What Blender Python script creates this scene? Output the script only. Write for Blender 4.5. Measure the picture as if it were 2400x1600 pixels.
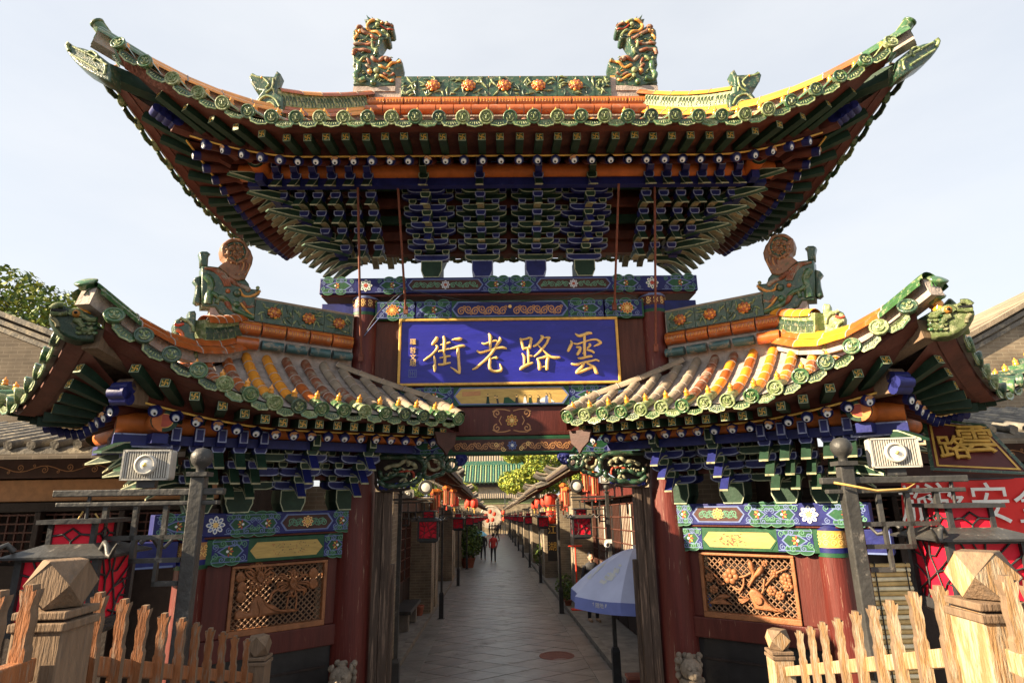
import bpy, math, random
from math import sin, cos, pi, radians, sqrt, atan2
from mathutils import Vector, Matrix
from mathutils.geometry import tessellate_polygon
random.seed(7)
for o in list(bpy.data.objects): bpy.data.objects.remove(o)
SC = bpy.context.scene
COL = SC.collection
# ---------------------------------------------------------------- camera
def camera_axes():
    pi_, ya, ro = radians(14.9), radians(1.16), radians(-1.0)
    fw = Vector((sin(ya)*cos(pi_), cos(ya)*cos(pi_), sin(pi_)))
    r = Vector((cos(ya), -sin(ya), 0)); u = r.cross(fw)
    return r*cos(ro)+u*sin(ro), u*cos(ro)-r*sin(ro), fw
CR, CU, CF = camera_axes()
CAM = Vector((-.139, -8.0, 3.0)); FPX = 1370.0
cd = bpy.data.cameras.new('camera'); cam = bpy.data.objects.new('camera', cd); COL.objects.link(cam)
M = Matrix.Identity(4)
for i, ax in enumerate((CR, CU, -CF)):
    for j in range(3): M[j][i] = ax[j]
M.translation = CAM
cam.matrix_world = M
cd.sensor_width = 36; cd.lens = FPX/2400*36; cd.clip_start = .05; cd.clip_end = 2000
SC.camera = cam
# ---------------------------------------------------------------- sky and sun
SUN_EL, SUN_TH = radians(25), radians(74)          # elevation; angle from -y (towards the viewer) to -x
sdir = Vector((-sin(SUN_TH)*cos(SUN_EL), -cos(SUN_TH)*cos(SUN_EL), sin(SUN_EL)))
W = bpy.data.worlds.new('World'); SC.world = W; W.use_nodes = True
nt = W.node_tree; nt.nodes.clear()
sky = nt.nodes.new('ShaderNodeTexSky'); sky.sky_type = 'NISHITA'; sky.sun_disc = False
sky.sun_elevation = SUN_EL; sky.sun_rotation = atan2(sdir.x, sdir.y)
sky.altitude = 800; sky.air_density = 1.2; sky.dust_density = 3.0; sky.ozone_density = 1.0
bg = nt.nodes.new('ShaderNodeBackground'); bg.inputs[1].default_value = .05
wo = nt.nodes.new('ShaderNodeOutputWorld')
veil = nt.nodes.new('ShaderNodeMix'); veil.data_type = 'RGBA'; veil.inputs[0].default_value = .72      # thin even high haze over the whole sky
tc = nt.nodes.new('ShaderNodeTexCoord'); cl = nt.nodes.new('ShaderNodeTexNoise'); cl.inputs['Scale'].default_value = 1.6; cl.inputs['Detail'].default_value = 7; cl.inputs['Roughness'].default_value = .55
cm_ = nt.nodes.new('ShaderNodeMapping'); cm_.inputs['Scale'].default_value = (1, 1, 3); nt.links.new(tc.outputs['Generated'], cm_.inputs[0]); nt.links.new(cm_.outputs[0], cl.inputs['Vector'])
cr = nt.nodes.new('ShaderNodeMapRange'); cr.inputs[1].default_value = .38; cr.inputs[2].default_value = .68; cr.inputs[3].default_value = .70; cr.inputs[4].default_value = .84
nt.links.new(cl.outputs['Fac'], cr.inputs[0]); nt.links.new(cr.outputs[0], veil.inputs[0])
veil.inputs[7].default_value = (5.0, 5.12, 5.28, 1); nt.links.new(sky.outputs[0], veil.inputs[6]); nt.links.new(veil.outputs[2], bg.inputs[0]); nt.links.new(bg.outputs[0], wo.inputs[0])
sl = bpy.data.lights.new('sun', 'SUN'); sl.energy = 5.0; sl.angle = radians(.5); sl.color = (1, .8, .54)
so = bpy.data.objects.new('sun', sl); COL.objects.link(so)
so.rotation_euler = (-sdir).to_track_quat('-Z', 'Y').to_euler(); so.location = (-20, -10, 20)
SC.view_settings.view_transform = 'Standard'; SC.view_settings.look = 'None'
SC.view_settings.exposure = 2.0; SC.view_settings.gamma = 1
SC.cycles.max_bounces = 6; SC.cycles.diffuse_bounces = 3; SC.cycles.glossy_bounces = 3; SC.cycles.transparent_max_bounces = 6
SC.cycles.use_denoising = True
def ray(px, py): return CF + CR*((px-1200)/FPX) + CU*((800-py)/FPX)
def on_plane(px, py, p0, n):
    d = ray(px, py); n = Vector(n); return CAM + d*((Vector(p0)-CAM).dot(n)/d.dot(n))
def on_y(px, py, y): return on_plane(px, py, (0, y, 0), (0, 1, 0))
def at_depth(px, py, dep): return CAM + ray(px, py)*dep
# ---------------------------------------------------------------- materials
MATS = {}
def mat(name, col, rough=.55, var=.22, scale=6, bump=.12, spec=.4, coat=0, wear=None, stretch=(1, 1, 1), metal=0, bscale=None, trans=0, emit=0):
    m = bpy.data.materials.new(name); m.use_nodes = True; MATS[name] = m
    n = m.node_tree.nodes; l = m.node_tree.links; b = n['Principled BSDF']
    g = n.new('ShaderNodeNewGeometry'); mp = n.new('ShaderNodeMapping'); l.new(g.outputs['Position'], mp.inputs[0])
    mp.inputs['Scale'].default_value = stretch
    tx = n.new('ShaderNodeTexNoise'); tx.inputs['Scale'].default_value = scale; tx.inputs['Detail'].default_value = 6; tx.inputs['Roughness'].default_value = .62
    l.new(mp.outputs[0], tx.inputs['Vector'])
    rp = n.new('ShaderNodeValToRGB'); l.new(tx.outputs['Fac'], rp.inputs[0])
    rp.color_ramp.elements[0].position = .3; rp.color_ramp.elements[1].position = .7
    rp.color_ramp.elements[0].color = tuple(c*(1-var) for c in col)+(1,)
    rp.color_ramp.elements[1].color = tuple(min(.95, c*(1+var)+.006*var) for c in col)+(1,)
    out = rp.outputs[0]
    if wear:
        wc, amt, wsc = wear[:3]
        t2 = n.new('ShaderNodeTexNoise'); t2.inputs['Scale'].default_value = wsc; t2.inputs['Detail'].default_value = 8; t2.inputs['Roughness'].default_value = .7
        l.new(mp.outputs[0], t2.inputs['Vector'])
        r2 = n.new('ShaderNodeValToRGB'); l.new(t2.outputs['Fac'], r2.inputs[0])
        r2.color_ramp.elements[0].position = 1-amt-.06; r2.color_ramp.elements[1].position = 1-amt+.06
        mx = n.new('ShaderNodeMix'); mx.data_type = 'RGBA'; l.new(r2.outputs[0], mx.inputs[0]); l.new(out, mx.inputs[6]); mx.inputs[7].default_value = tuple(wc)+(1,)
        out = mx.outputs[2]
        mr = n.new('ShaderNodeMapRange'); l.new(r2.outputs[0], mr.inputs[0]); mr.inputs[3].default_value = rough; mr.inputs[4].default_value = max(rough, .8)
        l.new(mr.outputs[0], b.inputs['Roughness'])
    else: b.inputs['Roughness'].default_value = rough
    l.new(out, b.inputs['Base Color'])
    b.inputs['Specular IOR Level'].default_value = spec; b.inputs['Coat Weight'].default_value = coat; b.inputs['Coat Roughness'].default_value = .12
    b.inputs['Metallic'].default_value = metal
    if trans: b.inputs['Transmission Weight'].default_value = trans
    if emit: l.new(out, b.inputs['Emission Color']); b.inputs['Emission Strength'].default_value = emit
    if bump:
        t3 = n.new('ShaderNodeTexNoise'); t3.inputs['Scale'].default_value = bscale or scale*5; t3.inputs['Detail'].default_value = 5; l.new(mp.outputs[0], t3.inputs['Vector'])
        bp = n.new('ShaderNodeBump'); bp.inputs['Strength'].default_value = bump; bp.inputs['Distance'].default_value = .02
        l.new(t3.outputs['Fac'], bp.inputs['Height']); l.new(bp.outputs[0], b.inputs['Normal'])
    return m
DUST = (.26, .22, .17)
mat('orange_glaze', (0.36, 0.09, 0.018), .3, .3, 5, .1, .5, .35, (DUST, .36, 9))
mat('amber_glaze', (.66, .26, .025), .25, .25, 5, .1, .5, .4, (DUST, .33, 9))
mat('dusty_tile', (.26, .21, .155), .85, .25, 6, .35, .2, 0, ((.36, .12, .04), .33, 5))
mat('rust_tile', (0.2, 0.065, 0.03), .6, .35, 7, .3, .3, .1, (DUST, .46, 8))
mat('teal_tile', (.03, .09, .1), .45, .3, 8, .15, .5, .2, (DUST, .42, 9))
mat('green_glaze', (0.035, 0.1, 0.035), .28, .35, 9, .2, .5, .4, ((.2, .22, .12), .43, 16))
mat('green_worn', (0.15, 0.2, 0.075), .5, .4, 16, .3, .4, .15, ((.4, .42, .25), .45, 22))
mat('dark_green_glaze', (0.022, 0.06, 0.032), .35, .4, 14, .35, .5, .3, ((.22, .2, .12), .4, 20))
mat('gold_glaze', (.55, .25, .05), .35, .35, 14, .3, .5, .25, (DUST, .35, 20))
mat('bronze_glaze', (.21, .095, .045), .5, .35, 10, .3, .4, .15, ((.1, .1, .05), .4, 18))
mat('mortar', (.34, .29, .26), .95, .3, 9, .6, .1)
mat('grey_tile', (0.15, 0.1387, 0.1237), .9, .35, 5, .5, .15, 0, ((.3, .26, .2), .45, 4))
mat('maroon_wood', (0.09, 0.024, 0.015), .6, .35, 5, .25, .3, 0, ((.2, .09, .05), .27, 14), (1, 1, 1))
mat('red_wood', (0.07875, 0.01365, 0.00945), .5, .25, 4, .2, .35, 0, ((.33, .2, .13), .3, 9), (3, 3, .35))
mat('red_column', (0.095, 0.015, 0.011), .5, .3, 3, .3, .35, 0, ((.38, .27, .19), .335, 8), (4, 4, .3))
mat('board_wood', (0.078, 0.027, 0.018), .6, .3, 4, .25, .3, 0, None, (6, 6, .6))
mat('jamb_wood', (0.075, 0.052, 0.04), .75, .3, 5, .4, .2, 0, ((.22, .15, .11), .42, 6), (5, 5, .3))
mat('purlin_orange', (0.45, 0.12, 0.022), .5, .25, 6, .15, .35, 0, ((.22, .06, .03), .28, 12))
mat('blue_paint', (0.011, 0.015, 0.11), .5, .3, 7, .12, .3, 0, ((.09, .1, .2), .3, 16))
mat('sign_blue', (0.012, 0.013, 0.26), .42, .22, 3, .1, .4, .05, ((.05, .05, .3), .35, 5), (1, 1, 4))
mat('light_blue', (0.12, 0.162, 0.33), .55, .2, 9, .08)
mat('green_paint', (0.014, 0.07, 0.0315), .5, .3, 7, .12, .3, 0, ((.09, .12, .06), .32, 16))
mat('dark_green_paint', (0.011, 0.034, 0.019), .55, .3, 7, .15, .3, 0, ((.07, .07, .04), .32, 18))
mat('mint_paint', (0.08925, 0.2205, 0.1417), .55, .2, 9, .08)
mat('edge_line', (0.36, 0.39, 0.26), .6, .35, 12, .1, .3, 0, ((.1, .12, .08), .4, 20))
mat('edge_blue', (0.27, 0.3, 0.46), .6, .3, 12, .1, .3, 0, ((.06, .06, .12), .38, 20))
mat('khaki_paint', (0.3, 0.28, 0.17), .65, .35, 8, .2, .3, 0, ((.1, .1, .06), .4, 20))
mat('white_paint', (.7, .7, .68), .6, .12, 12, .06)
mat('gold_paint', (.62, .36, .07), .45, .25, 12, .1, .4)
mat('gold_leaf', (.82, .53, .17), .38, .15, 10, .08, .5, .1)
mat('panel_gold', (0.465, 0.315, 0.0975), .55, .2, 6, .12, .3, 0, ((.4, .26, .09), .33, 10), (1, 1, 6))
mat('ink', (.05, .045, .04), .7, .3, 10, 0)
mat('brown_panel', (0.049, 0.0154, 0.0112), .6, .3, 8, .12)
mat('scroll_tan', (.42, .2, .08), .55, .2, 10, .05)
mat('flower_red', (.34, .05, .025), .55, .25, 12, .05)
mat('black', (.012, .012, .012), .5, .2, 6, .05)
mat('iron', (.025, .025, .027), .45, .4, 8, .2, .4, 0, ((.1, .09, .08), .3, 18))
mat('iron_grey', (0.0378, 0.03696, 0.0357), .5, .35, 7, .25, .4, 0, ((.2, .18, .16), .34, 14))
mat('rust_rod', (.16, .05, .03), .75, .3, 14, .3)
mat('lantern_red', (.62, .008, .03), .55, .12, 4, .04, .3)
mat('paper_red', (.65, .05, .025), .6, .15, 5, .04, .3)
mat('cast_alu', (.4, .385, .35), .5, .15, 12, .1, .4)
mat('lens', (.75, .74, .7), .2, .1, 6, 0, .6, .3)
mat('lens_chip', (.8, .62, .2), .3, .1, 6, 0, .5)
mat('yellow_hose', (.62, .4, .12), .5, .2, 10, .1)
mat('cable', (.03, .03, .035), .5, .2, 9, 0)
mat('old_wood', (0.17, 0.115, 0.075), .8, .28, 4, .3, .2, 0, ((.13, .095, .07), .42, 9), (9, 9, 1.2))
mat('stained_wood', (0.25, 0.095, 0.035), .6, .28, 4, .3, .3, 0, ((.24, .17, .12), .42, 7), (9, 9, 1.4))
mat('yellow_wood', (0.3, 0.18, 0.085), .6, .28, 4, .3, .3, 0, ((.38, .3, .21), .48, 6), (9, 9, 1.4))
mat('carved_wood', (0.266, 0.105, 0.042), .55, .3, 9, .25, .35)
mat('lattice_wood', (.2, .11, .06), .65, .3, 10, .2)
mat('dark_wood', (0.0245, 0.0154, 0.0126), .65, .4, 5, .3, .3, 0, ((.1, .07, .05), .28, 9))
mat('black_panel', (.02, .018, .018), .4, .3, 5, .1, .4)
mat('stone_lion', (0.22, 0.18, 0.14), .9, .35, 12, .7, .15)
mat('kerb_stone', (.2, .18, .155), .85, .3, 4, .4, .2)
mat('slab_a', (0.18, 0.17, 0.155), .42, .3, 2.2, .35, .45, 0, ((.21, .19, .165), .36, 2))
mat('slab_b', (0.16, 0.152, 0.14), .4, .3, 2.6, .35, .45, 0, ((.19, .175, .15), .36, 2))
mat('slab_c', (0.195, 0.18, 0.162), .45, .3, 2.4, .35, .4, 0, ((.12, .11, .1), .36, 2))
mat('joint', (0.1, 0.094, 0.085), .9, .3, 5, .3)
mat('pavement', (.19, .175, .155), .75, .3, 2.5, .4, .25, 0, ((.12, .11, .1), .4, 3))
mat('plaster_wall', (.42, .37, .3), .9, .25, 2, .3, .15, 0, ((.3, .25, .19), .4, 3))
mat('leaf_green', (0.11, 0.17, 0.02), .55, .5, 3, 0, .3)
mat('leaf_yellow', (0.25, 0.27, 0.03), .55, .4, 3, 0, .3)
mat('leaf_dark', (0.045, 0.085, 0.018), .5, .4, 4, 0, .35)
mat('bark', (.09, .065, .05), .9, .4, 8, .6)
mat('umbrella_blue', (0.62, 0.66, 0.9), .6, .08, 3, .05, .3)
mat('umbrella_deep', (0.2, 0.25, 0.6), .6, .1, 3, .05, .3)
mat('cyan_cloth', (.2, .5, .62), .6, .1, 5, .05)
mat('banner_red', (.62, .02, .018), .55, .1, 3, .1, .3)
mat('plaque_maroon', (0.096, 0.0144, 0.0128), .45, .25, 4, .1, .4)
mat('skin', (.5, .3, .2), .6, .1, 8, 0)
mat('cloth_dark', (.03, .03, .035), .8, .3, 9, .2)
mat('cloth_red', (.45, .04, .035), .8, .2, 9, .2)
mat('cloth_tan', (.3, .2, .13), .8, .2, 9, .2)
mat('hair', (.012, .01, .009), .5, .2, 9, .1)
mat('blind', (.62, .42, .17), .7, .25, 7, .2)
mat('blind_light', (.78, .68, .46), .7, .2, 7, .2)
mat('terracotta', (.3, .1, .06), .8, .25, 8, .2)
mat('roof_green', (.03, .13, .09), .4, .4, 4, .2, .5, .2, ((.2, .24, .13), .42, 6))
mat('toy_blue', (.1, .35, .6), .5, .2, 6, .05)
mat('toy_yellow', (.75, .5, .06), .5, .2, 6, .05)
def brick_mat(name, c1, c2, mo, sc=1.0):
    m = bpy.data.materials.new(name); m.use_nodes = True; MATS[name] = m
    n = m.node_tree.nodes; l = m.node_tree.links; b = n['Principled BSDF']
    g = n.new('ShaderNodeNewGeometry'); sx = n.new('ShaderNodeSeparateXYZ'); l.new(g.outputs['Position'], sx.inputs[0])
    ad = n.new('ShaderNodeMath'); l.new(sx.outputs[0], ad.inputs[0]); l.new(sx.outputs[1], ad.inputs[1])
    cb = n.new('ShaderNodeCombineXYZ'); l.new(ad.outputs[0], cb.inputs[0]); l.new(sx.outputs[2], cb.inputs[1])
    bk = n.new('ShaderNodeTexBrick'); l.new(cb.outputs[0], bk.inputs['Vector']); bk.inputs['Scale'].default_value = 1
    bk.inputs['Color1'].default_value = c1+(1,); bk.inputs['Color2'].default_value = c2+(1,); bk.inputs['Mortar'].default_value = mo+(1,)
    bk.inputs['Brick Width'].default_value = .27*sc; bk.inputs['Row Height'].default_value = .075*sc; bk.inputs['Mortar Size'].default_value = .008*sc
    t = n.new('ShaderNodeTexNoise'); t.inputs['Scale'].default_value = 1.7; t.inputs['Detail'].default_value = 7; l.new(g.outputs['Position'], t.inputs['Vector'])
    mx = n.new('ShaderNodeMix'); mx.data_type = 'RGBA'; mx.blend_type = 'MULTIPLY'; mx.inputs[0].default_value = .75
    r = n.new('ShaderNodeValToRGB'); r.color_ramp.elements[0].color = (.45, .42, .4, 1); r.color_ramp.elements[1].color = (1.3, 1.25, 1.15, 1); r.color_ramp.elements[0].position = .3; r.color_ramp.elements[1].position = .7
    l.new(t.outputs['Fac'], r.inputs[0]); l.new(bk.outputs['Color'], mx.inputs[6]); l.new(r.outputs[0], mx.inputs[7]); l.new(mx.outputs[2], b.inputs['Base Color'])
    b.inputs['Roughness'].default_value = .9; b.inputs['Specular IOR Level'].default_value = .2
    bp = n.new('ShaderNodeBump'); bp.inputs['Strength'].default_value = .5; bp.inputs['Distance'].default_value = .01; bp.invert = True
    l.new(bk.outputs['Fac'], bp.inputs['Height']); l.new(bp.outputs[0], b.inputs['Normal'])
brick_mat('grey_brick', (0.2, 0.165, 0.125), (.26, .21, .155), (.3, .26, .2))
brick_mat('dark_brick', (.09, .075, .06), (.12, .1, .08), (.14, .12, .1))
brick_mat('far_brick', (.24, .2, .15), (.3, .24, .17), (.33, .28, .2), 1.3)
# ---------------------------------------------------------------- mesh builder
FRONT = lambda u, v, w: (u, -w, v)          # u right, v up, w towards the viewer
def tf(M):                                   # frame from a matrix
    return lambda u, v, w: tuple(M @ Vector((u, v, w)))
def inset_poly(p, d):
    n = len(p); out = []
    ar = sum(p[i][0]*p[(i+1) % n][1]-p[(i+1) % n][0]*p[i][1] for i in range(n)); sg = 1 if ar > 0 else -1
    for i in range(n):
        a, b, c = Vector(p[i-1]), Vector(p[i]), Vector(p[(i+1) % n])
        e1, e2 = (b-a), (c-b)
        if e1.length < 1e-9 or e2.length < 1e-9: out.append(tuple(b)); continue
        e1.normalize(); e2.normalize()
        n1 = Vector((-e1.y, e1.x))*sg; n2 = Vector((-e2.y, e2.x))*sg
        bi = n1+n2
        if bi.length < 1e-6: bi = n1
        k = d/max(.35, bi.normalized().dot(n1)); out.append(tuple(b+bi.normalized()*k))
    return out
class MB:
    def __init__(s): s.v = []; s.f = []; s.m = []; s.sm = []; s.mats = []
    def mi(s, m):
        if m not in s.mats: s.mats.append(m)
        return s.mats.index(m)
    def add(s, vs, fs, m, smooth=False):
        o = len(s.v); s.v += [tuple(v) for v in vs]; k = s.mi(m)
        for f in fs: s.f.append([i+o for i in f]); s.m.append(k); s.sm.append(smooth)
        return s
    def box(s, x0, x1, y0, y1, z0, z1, m, T=None, c=0):
        vs = [(x, y, z) for z in (z0, z1) for y in (y0, y1) for x in (x0, x1)]
        if T is not None: vs = [T @ Vector(v) for v in vs] if isinstance(T, Matrix) else [T(*v) for v in vs]
        return s.add(vs, [(0, 2, 3, 1), (4, 5, 7, 6), (0, 1, 5, 4), (2, 6, 7, 3), (0, 4, 6, 2), (1, 3, 7, 5)], m)
    def frustum(s, c0, s0, c1, s1, m, T=None):   # two rectangles (centre, size) joined
        vs = []
        for c, z in ((c0, s0), (c1, s1)):
            for dx, dy in ((-1, -1), (1, -1), (1, 1), (-1, 1)): vs.append(Vector((c[0]+dx*z[0]/2, c[1]+dy*z[1]/2, c[2])))
        if T is not None: vs = [T @ v for v in vs] if isinstance(T, Matrix) else [T(*v) for v in vs]
        return s.add(vs, [(3, 2, 1, 0), (4, 5, 6, 7)]+[(i, (i+1) % 4, 4+(i+1) % 4, 4+i) for i in range(4)], m)
    def ext(s, poly, w0, w1, m, fr=FRONT, edge=None, ins=.01, back=True):
        n = len(poly)
        A = [fr(u, v, w0) for u, v in poly]; B = [fr(u, v, w1) for u, v in poly]
        s.add(A+B, [(i, (i+1) % n, n+(i+1) % n, n+i) for i in range(n)], m)
        if back: s.add(A, [tuple(range(n))[::-1]], m)
        if edge:
            q = inset_poly(poly, ins); C = [fr(u, v, w1) for u, v in q]
            s.add(B+C, [(i, (i+1) % n, n+(i+1) % n, n+i) for i in range(n)], edge); s.add(C, [tuple(range(n))], m)
        else: s.add(B, [tuple(range(n))], m)
        return s
    def puff(s, poly, w0, w1, m, fr=FRONT, r=.03, steps=3, smooth=True):
        r = min(r, .022)   # extruded outline with rounded rim
        n = len(poly); rings = [[fr(u, v, w0) for u, v in poly], [fr(u, v, w1-r) for u, v in poly]]
        for k in range(1, steps+1):
            a = k/steps*pi/2; q = inset_poly(poly, r*(1-cos(a))); rings.append([fr(u, v, w1-r+r*sin(a)) for u, v in q])
        vs = [p for R in rings for p in R]; fs = []
        for k in range(len(rings)-1):
            for i in range(n): fs.append((k*n+i, k*n+(i+1) % n, (k+1)*n+(i+1) % n, (k+1)*n+i))
        tri = [tuple(t) for t in tessellate_polygon([[Vector((u, v, 0)) for u, v in poly]])]
        s.add(vs, fs, m, smooth); s.add(rings[-1], tri, m); s.add(rings[0], [t[::-1] for t in tri], m)
        return s
    def tube(s, pts, r, m, n=8, smooth=True, flat=1.0, up=None):
        pts = [Vector(p) for p in pts]; k = len(pts)
        rs = r if isinstance(r, (list, tuple)) else [r]*k
        vs = []; prev = None
        for i, p in enumerate(pts):
            t = (pts[min(i+1, k-1)]-pts[max(i-1, 0)])
            if t.length < 1e-9: t = Vector((0, 0, 1))
            t.normalize()
            if prev is None:
                a = Vector(up) if up else (Vector((0, 0, 1)) if abs(t.z) < .9 else Vector((1, 0, 0)))
            else: a = prev
            a = (a-t*a.dot(t))
            if a.length < 1e-6: a = t.orthogonal()
            a.normalize(); b = t.cross(a); prev = a
            for j in range(n):
                w = 2*pi*j/n; vs.append(p+(a*cos(w)*flat+b*sin(w))*rs[i])
        fs = [(i*n+j, i*n+(j+1) % n, (i+1)*n+(j+1) % n, (i+1)*n+j) for i in range(k-1) for j in range(n)]
        s.add(vs, fs, m, smooth)
        s.add(vs[:n], [tuple(range(n))[::-1]], m); s.add(vs[-n:], [tuple(range(n))], m)
        return s
    def lathe(s, prof, m, n=12, T=None, smooth=True, sx=1, sy=1):
        vs = []
        for r, z in prof:
            for j in range(n):
                a = 2*pi*(j+.5)/n; v = Vector((r*cos(a)*sx, r*sin(a)*sy, z)); vs.append(T @ v if T is not None else v)
        k = len(prof)
        s.add(vs, [(i*n+j, i*n+(j+1) % n, (i+1)*n+(j+1) % n, (i+1)*n+j) for i in range(k-1) for j in range(n)], m, smooth)
        if prof[0][0] > 1e-6: s.add(vs[:n], [tuple(range(n))[::-1]], m)
        if prof[-1][0] > 1e-6: s.add(vs[-n:], [tuple(range(n))], m)
        return s
    def ball(s, c, r, m, n=10, sc=(1, 1, 1)):
        k = 6; T = Matrix.Translation(c) @ Matrix.Diagonal((sc[0], sc[1], sc[2], 1))
        return s.lathe([(r*sin(pi*i/k), -r*cos(pi*i/k)) for i in range(k+1)], m, n, T)
    def rib(s, pts, w, m, fr=FRONT, off=.002):      # flat painted ribbon in a facade frame
        k = len(pts); vs = []; ws = w if isinstance(w, (list, tuple)) else [w]*k
        for i in range(k):
            a, b = Vector(pts[max(i-1, 0)]), Vector(pts[min(i+1, k-1)]); t = b-a
            if t.length < 1e-9: t = Vector((1, 0))
            t.normalize(); nn = Vector((-t.y, t.x))*ws[i]/2; p = Vector(pts[i])
            vs += [fr(p.x+nn.x, p.y+nn.y, off), fr(p.x-nn.x, p.y-nn.y, off)]
        return s.add(vs, [(2*i, 2*i+1, 2*i+3, 2*i+2) for i in range(k-1)], m)
    def flat(s, pts, m, fr=FRONT, off=.002): return s.add([fr(u, v, off) for u, v in pts], [tuple(range(len(pts)))], m)
    def circ(s, u, v, r, m, fr=FRONT, off=.002, n=12, ry=None):
        return s.flat([(u+r*cos(2*pi*i/n), v+(ry or r)*sin(2*pi*i/n)) for i in range(n)], m, fr, off)
    def grid(s, rows, m, smooth=True):
        n = len(rows[0]); vs = [p for r in rows for p in r]
        return s.add(vs, [(i*n+j, i*n+j+1, (i+1)*n+j+1, (i+1)*n+j) for i in range(len(rows)-1) for j in range(n-1)], m, smooth)
    def mesh(s, name):
        me = bpy.data.meshes.new(name); me.from_pydata(s.v, [], s.f)
        for k in s.mats: me.materials.append(MATS[k])
        me.polygons.foreach_set('material_index', s.m); me.polygons.foreach_set('use_smooth', s.sm); me.update(); return me
def obj(name, mb, parent=None, loc=None, rot=None, mtx=None, bev=0):
    me = mb.mesh(name) if isinstance(mb, MB) else mb
    o = bpy.data.objects.new(name, me); COL.objects.link(o)
    if parent is not None: o.parent = parent
    if mtx is not None: o.matrix_basis = mtx
    else:
        if loc is not None: o.location = loc
        if rot is not None: o.rotation_euler = rot
    if bev:
        b = o.modifiers.new('bevel', 'BEVEL'); b.width = bev; b.segments = 2; b.limit_method = 'ANGLE'
    return o
def tag(o, label=None, cat=None, group=None, kind=None):
    if label: o['label'] = label
    if cat: o['category'] = cat
    if group: o['group'] = group
    if kind: o['kind'] = kind
    return o
def thing(name, label, cat, loc=(0, 0, 0), rotz=0, group=None):
    o = bpy.data.objects.new(name, None); COL.objects.link(o); o.location = loc; o.rotation_euler = (0, 0, rotz); o.empty_display_size = .2
    return tag(o, label, cat, group)
def copy_tree(o, parent=None):
    c = o.copy(); COL.objects.link(c); c.parent = parent
    for ch in list(o.children): copy_tree(ch, c)
    return c
def basis(x, y, z, p):
    m = Matrix.Identity(4)
    for i, a in enumerate((x, y, z)):
        for j in range(3): m[j][i] = a[j]
    m.translation = p; return m
def spiral(cx, cy, r, turns=1.4, a0=0, d=1, n=16, r1=.12):
    return [(cx+r*(1-(1-r1)*i/n)*cos(a0+d*2*pi*turns*i/n), cy+r*(1-(1-r1)*i/n)*sin(a0+d*2*pi*turns*i/n)) for i in range(n+1)]
def smooth_path(pts, k=4):
    pts = [Vector(p) for p in pts]; out = []
    for i in range(len(pts)-1):
        p0, p1, p2, p3 = pts[max(i-1, 0)], pts[i], pts[i+1], pts[min(i+2, len(pts)-1)]
        for j in range(k):
            t = j/k; out.append(tuple(.5*((2*p1)+(p2-p0)*t+(2*p0-5*p1+4*p2-p3)*t*t+(3*p1-p0-3*p2+p3)*t**3)))
    out.append(tuple(pts[-1])); return out
def text_mesh(txt, size, ext=.004, bev=0):
    c = bpy.data.curves.new('t', 'FONT'); c.body = txt; c.size = size; c.extrude = ext; c.bevel_depth = bev; c.align_x = 'CENTER'; c.align_y = 'CENTER'; c.resolution_u = 3
    o = bpy.data.objects.new('t', c); COL.objects.link(o)
    dg = bpy.context.evaluated_depsgraph_get(); dg.update()
    me = bpy.data.meshes.new_from_object(o.evaluated_get(dg)); bpy.data.objects.remove(o); me.materials.clear(); return me
# ================================================================ ground and street
SH = radians(-.81); SF = Vector((sin(SH), cos(SH), 0)); SRt = Vector((cos(SH), -sin(SH), 0)); SLOPE = -.0295
def ST(l, s, z=0): return SRt*l+SF*s+Vector((0, 0, SLOPE*max(0, s)+z))
def at_s(px, py, s): return on_plane(px, py, SF*s, SF)
def z4(x, y): return (840+x/2.703, 1020+y/2.703)
b = MB(); R = []
for s_ in (-60, -8, 0, 30, 95, 160, 500): R.append([ST(l, s_, -.04) for l in (-400, -60, -3, 3, 60, 400)])
b.grid(R, 'pavement', False); tag(obj('ground', b), kind='structure')
b = MB(); b.grid([[ST(l, s_, -.02) for l in (-2.08, 1.9)] for s_ in (-2.2, 0, 30, 60, 93)], 'joint', False); road = tag(obj('road', b), kind='structure')
b = MB(); b.grid([[ST(l, s_, .004) for l in (-2.06, 1.88)] for s_ in (24.6, 60, 93)], 'slab_a', False); obj('far_paving', b, road)
# diamond-laid stone slabs, each its own piece near the gate
rs = random.Random(4); SLB = {}
def slab_mesh(m, k):
    b = MB(); h = .36; j = .006; q = [(0, -h+j), (h*1.5-j*1.5, 0), (0, h-j), (-h*1.5+j*1.5, 0)]
    top = [(x*.992, y*.992, .012+random.uniform(-.002, .003)) for x, y in q]; b.add(top+[(x, y, -.03) for x, y in q], [(0, 1, 2, 3), (0, 4, 5, 1), (1, 5, 6, 2), (2, 6, 7, 3), (3, 7, 4, 0)], m); return b.mesh('paving_slab')
SL = [slab_mesh(m, k) for m in ('slab_a', 'slab_b', 'slab_c') for k in range(3)]
yrow = -1.6; i = 0
RZ = Matrix.Rotation(-SH, 4, 'Z')
while yrow < 24.5:
    l = -2.16 if i % 2 == 0 else -1.62
    while l < 1.9:
        if -2.2 < l < 1.95:
            p = ST(l-.05, yrow); t = Matrix.Translation(p) @ RZ @ Matrix.Rotation(math.atan(SLOPE) if yrow > 0 else 0, 4, 'X') @ Matrix.Rotation(rs.uniform(-.004, .004), 4, 'Y'); obj('paving_slab', rs.choice(SL), road, mtx=t)
        l += 1.08
    yrow += .36; i += 1
def slab_strip(l0, l1, n, name):
    for k in range(n):
        s0 = -1.6+k*1.1; b = MB(); b.box(l0, l1, s0+.006, s0+1.094, -.03, .021+rs.uniform(0, .002), rs.choice(('slab_a', 'slab_c', 'slab_b')), lambda x, y, z: ST(x, y, z)); obj(name, b, road)
slab_strip(-2.06, -1.66, 23, 'border_slab'); slab_strip(1.52, 1.88, 23, 'border_slab')
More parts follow.
